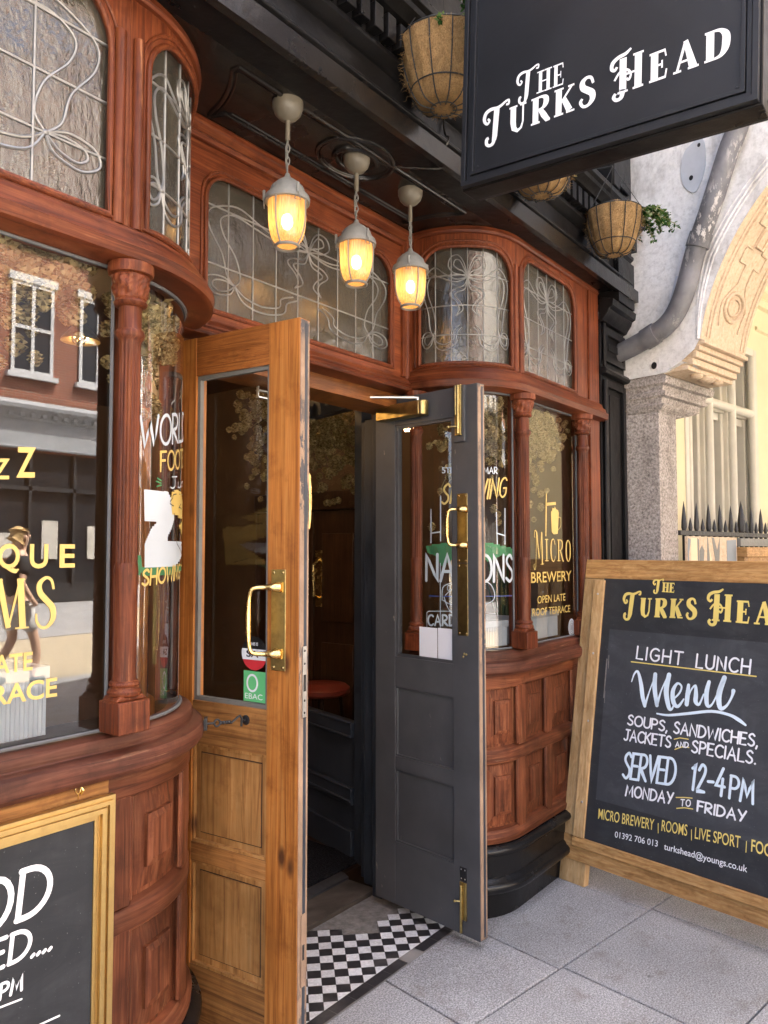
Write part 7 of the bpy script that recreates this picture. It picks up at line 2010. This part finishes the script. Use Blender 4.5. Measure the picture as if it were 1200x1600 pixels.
side_block(-20, -1.25, 1.6, 9, 9.5, 'palestone', 'pale stone terrace adjoining the pub on the left')  # out of view, added to keep sky and sun off from the left
side_block(11.5, 40, 1.0, 9, 9.5, 'palestone', 'pale stone terrace beyond the arcaded building')
# the boy who walks past, seen in the left pane
def build_person(px, py):
    r = thing('person', (px, py, 0), 'boy in a dark tee shirt and pale shorts walking along the street', 'person')
    def skin(name, V, E, mat, lv=2):
        me = bpy.data.meshes.new(name); me.from_pydata([tuple(Vector(v[:3])) for v in V], E, []); o = bpy.data.objects.new(name, me); COL.objects.link(o); o.parent = r
        md = o.modifiers.new('skin', 'SKIN'); md.use_smooth_shade = True
        for i, v in enumerate(V):
            sv = me.skin_vertices[0].data[i]; sv.radius = (v[3], v[4] if len(v) > 4 else v[3]); sv.use_root = (i == 0)
        s = o.modifiers.new('sub', 'SUBSURF'); s.levels = lv; s.render_levels = lv; me.materials.append(MT[mat]); return o
    # walking towards +x
    V = [(0, 0, .90, .11, .13), (0, 0, 1.08, .10, .13), (.01, 0, 1.28, .11, .15), (.01, 0, 1.43, .06, .08), (.03, 0, 1.50, .048), (.05, 0, 1.58, .075), (.05, 0, 1.67, .085), (.045, 0, 1.735, .06),
         (.05, .09, .86, .08), (.17, .1, .50, .055), (.20, .1, .30, .05), (.14, .1, .09, .035), (.27, .1, .045, .035),
         (-.03, -.09, .86, .08), (.02, -.1, .50, .055), (-.10, -.1, .30, .05), (-.20, -.1, .12, .035), (-.11, -.1, .045, .035),
         (.0, .19, 1.38, .05), (-.06, .23, 1.14, .04), (.06, .24, .95, .03), (.11, .24, .88, .028),
         (.0, -.19, 1.38, .05), (.05, -.23, 1.13, .04), (.22, -.22, 1.0, .03), (.29, -.21, .97, .028)]
    E = [(0, 1), (1, 2), (2, 3), (3, 4), (4, 5), (5, 6), (6, 7), (0, 8), (8, 9), (9, 10), (10, 11), (11, 12), (0, 13), (13, 14), (14, 15), (15, 16), (16, 17), (3, 18), (18, 19), (19, 20), (20, 21), (3, 22), (22, 23), (23, 24), (24, 25)]
    skin('body', V, E, 'skin')
    skin('tee_shirt', [(0, 0, .93, .125, .15), (0, 0, 1.1, .118, .15), (.01, 0, 1.3, .125, .165), (.015, 0, 1.42, .07, .11), (0, .19, 1.37, .068), (-.035, .22, 1.22, .062), (0, -.19, 1.37, .068), (.03, -.22, 1.22, .062)], [(0, 1), (1, 2), (2, 3), (3, 4), (4, 5), (3, 6), (6, 7)], 'tee')
    skin('shorts', [(0, 0, .93, .13, .15), (.05, .09, .84, .105), (.14, .1, .58, .09), (-.03, -.09, .84, .105), (.005, -.1, .58, .09)], [(0, 1), (1, 2), (0, 3), (3, 4)], 'shorts')
    skin('hair', [(.02, 0, 1.66, .082), (.015, 0, 1.72, .088), (.04, 0, 1.765, .06), (-.02, 0, 1.6, .05)], [(0, 1), (1, 2), (0, 3)], 'hair')
    for nm, a, b, c in (('shoe', (.12, .1, .06), (.19, .1, .045), (.3, .1, .04)), ('shoe', (-.22, -.1, .09), (-.16, -.1, .055), (-.05, -.1, .04))):
        skin(nm, [a + (.05,), b + (.052,), c + (.042,)], [(0, 1), (1, 2)], 'shoe')
    for a in ((.15, .1, .14), (-.18, -.1, .17)):
        skin('sock', [a + (.042,), (a[0] + .01, a[1], a[2] + .06, .046)], [(0, 1)], 'sock')
    mb = MB(); mb.ball((px + .135, py, 1.66), .016, 0, 5); mb.ball((px + .05, py + .085, 1.645), .022, 0, 5, (.8, .5, 1.3)); mb.ball((px + .05, py - .085, 1.645), .022, 0, 5, (.8, .5, 1.3)); mb.build('nose_and_ears', 'skin', r)
build_person(4.34, -5.35)
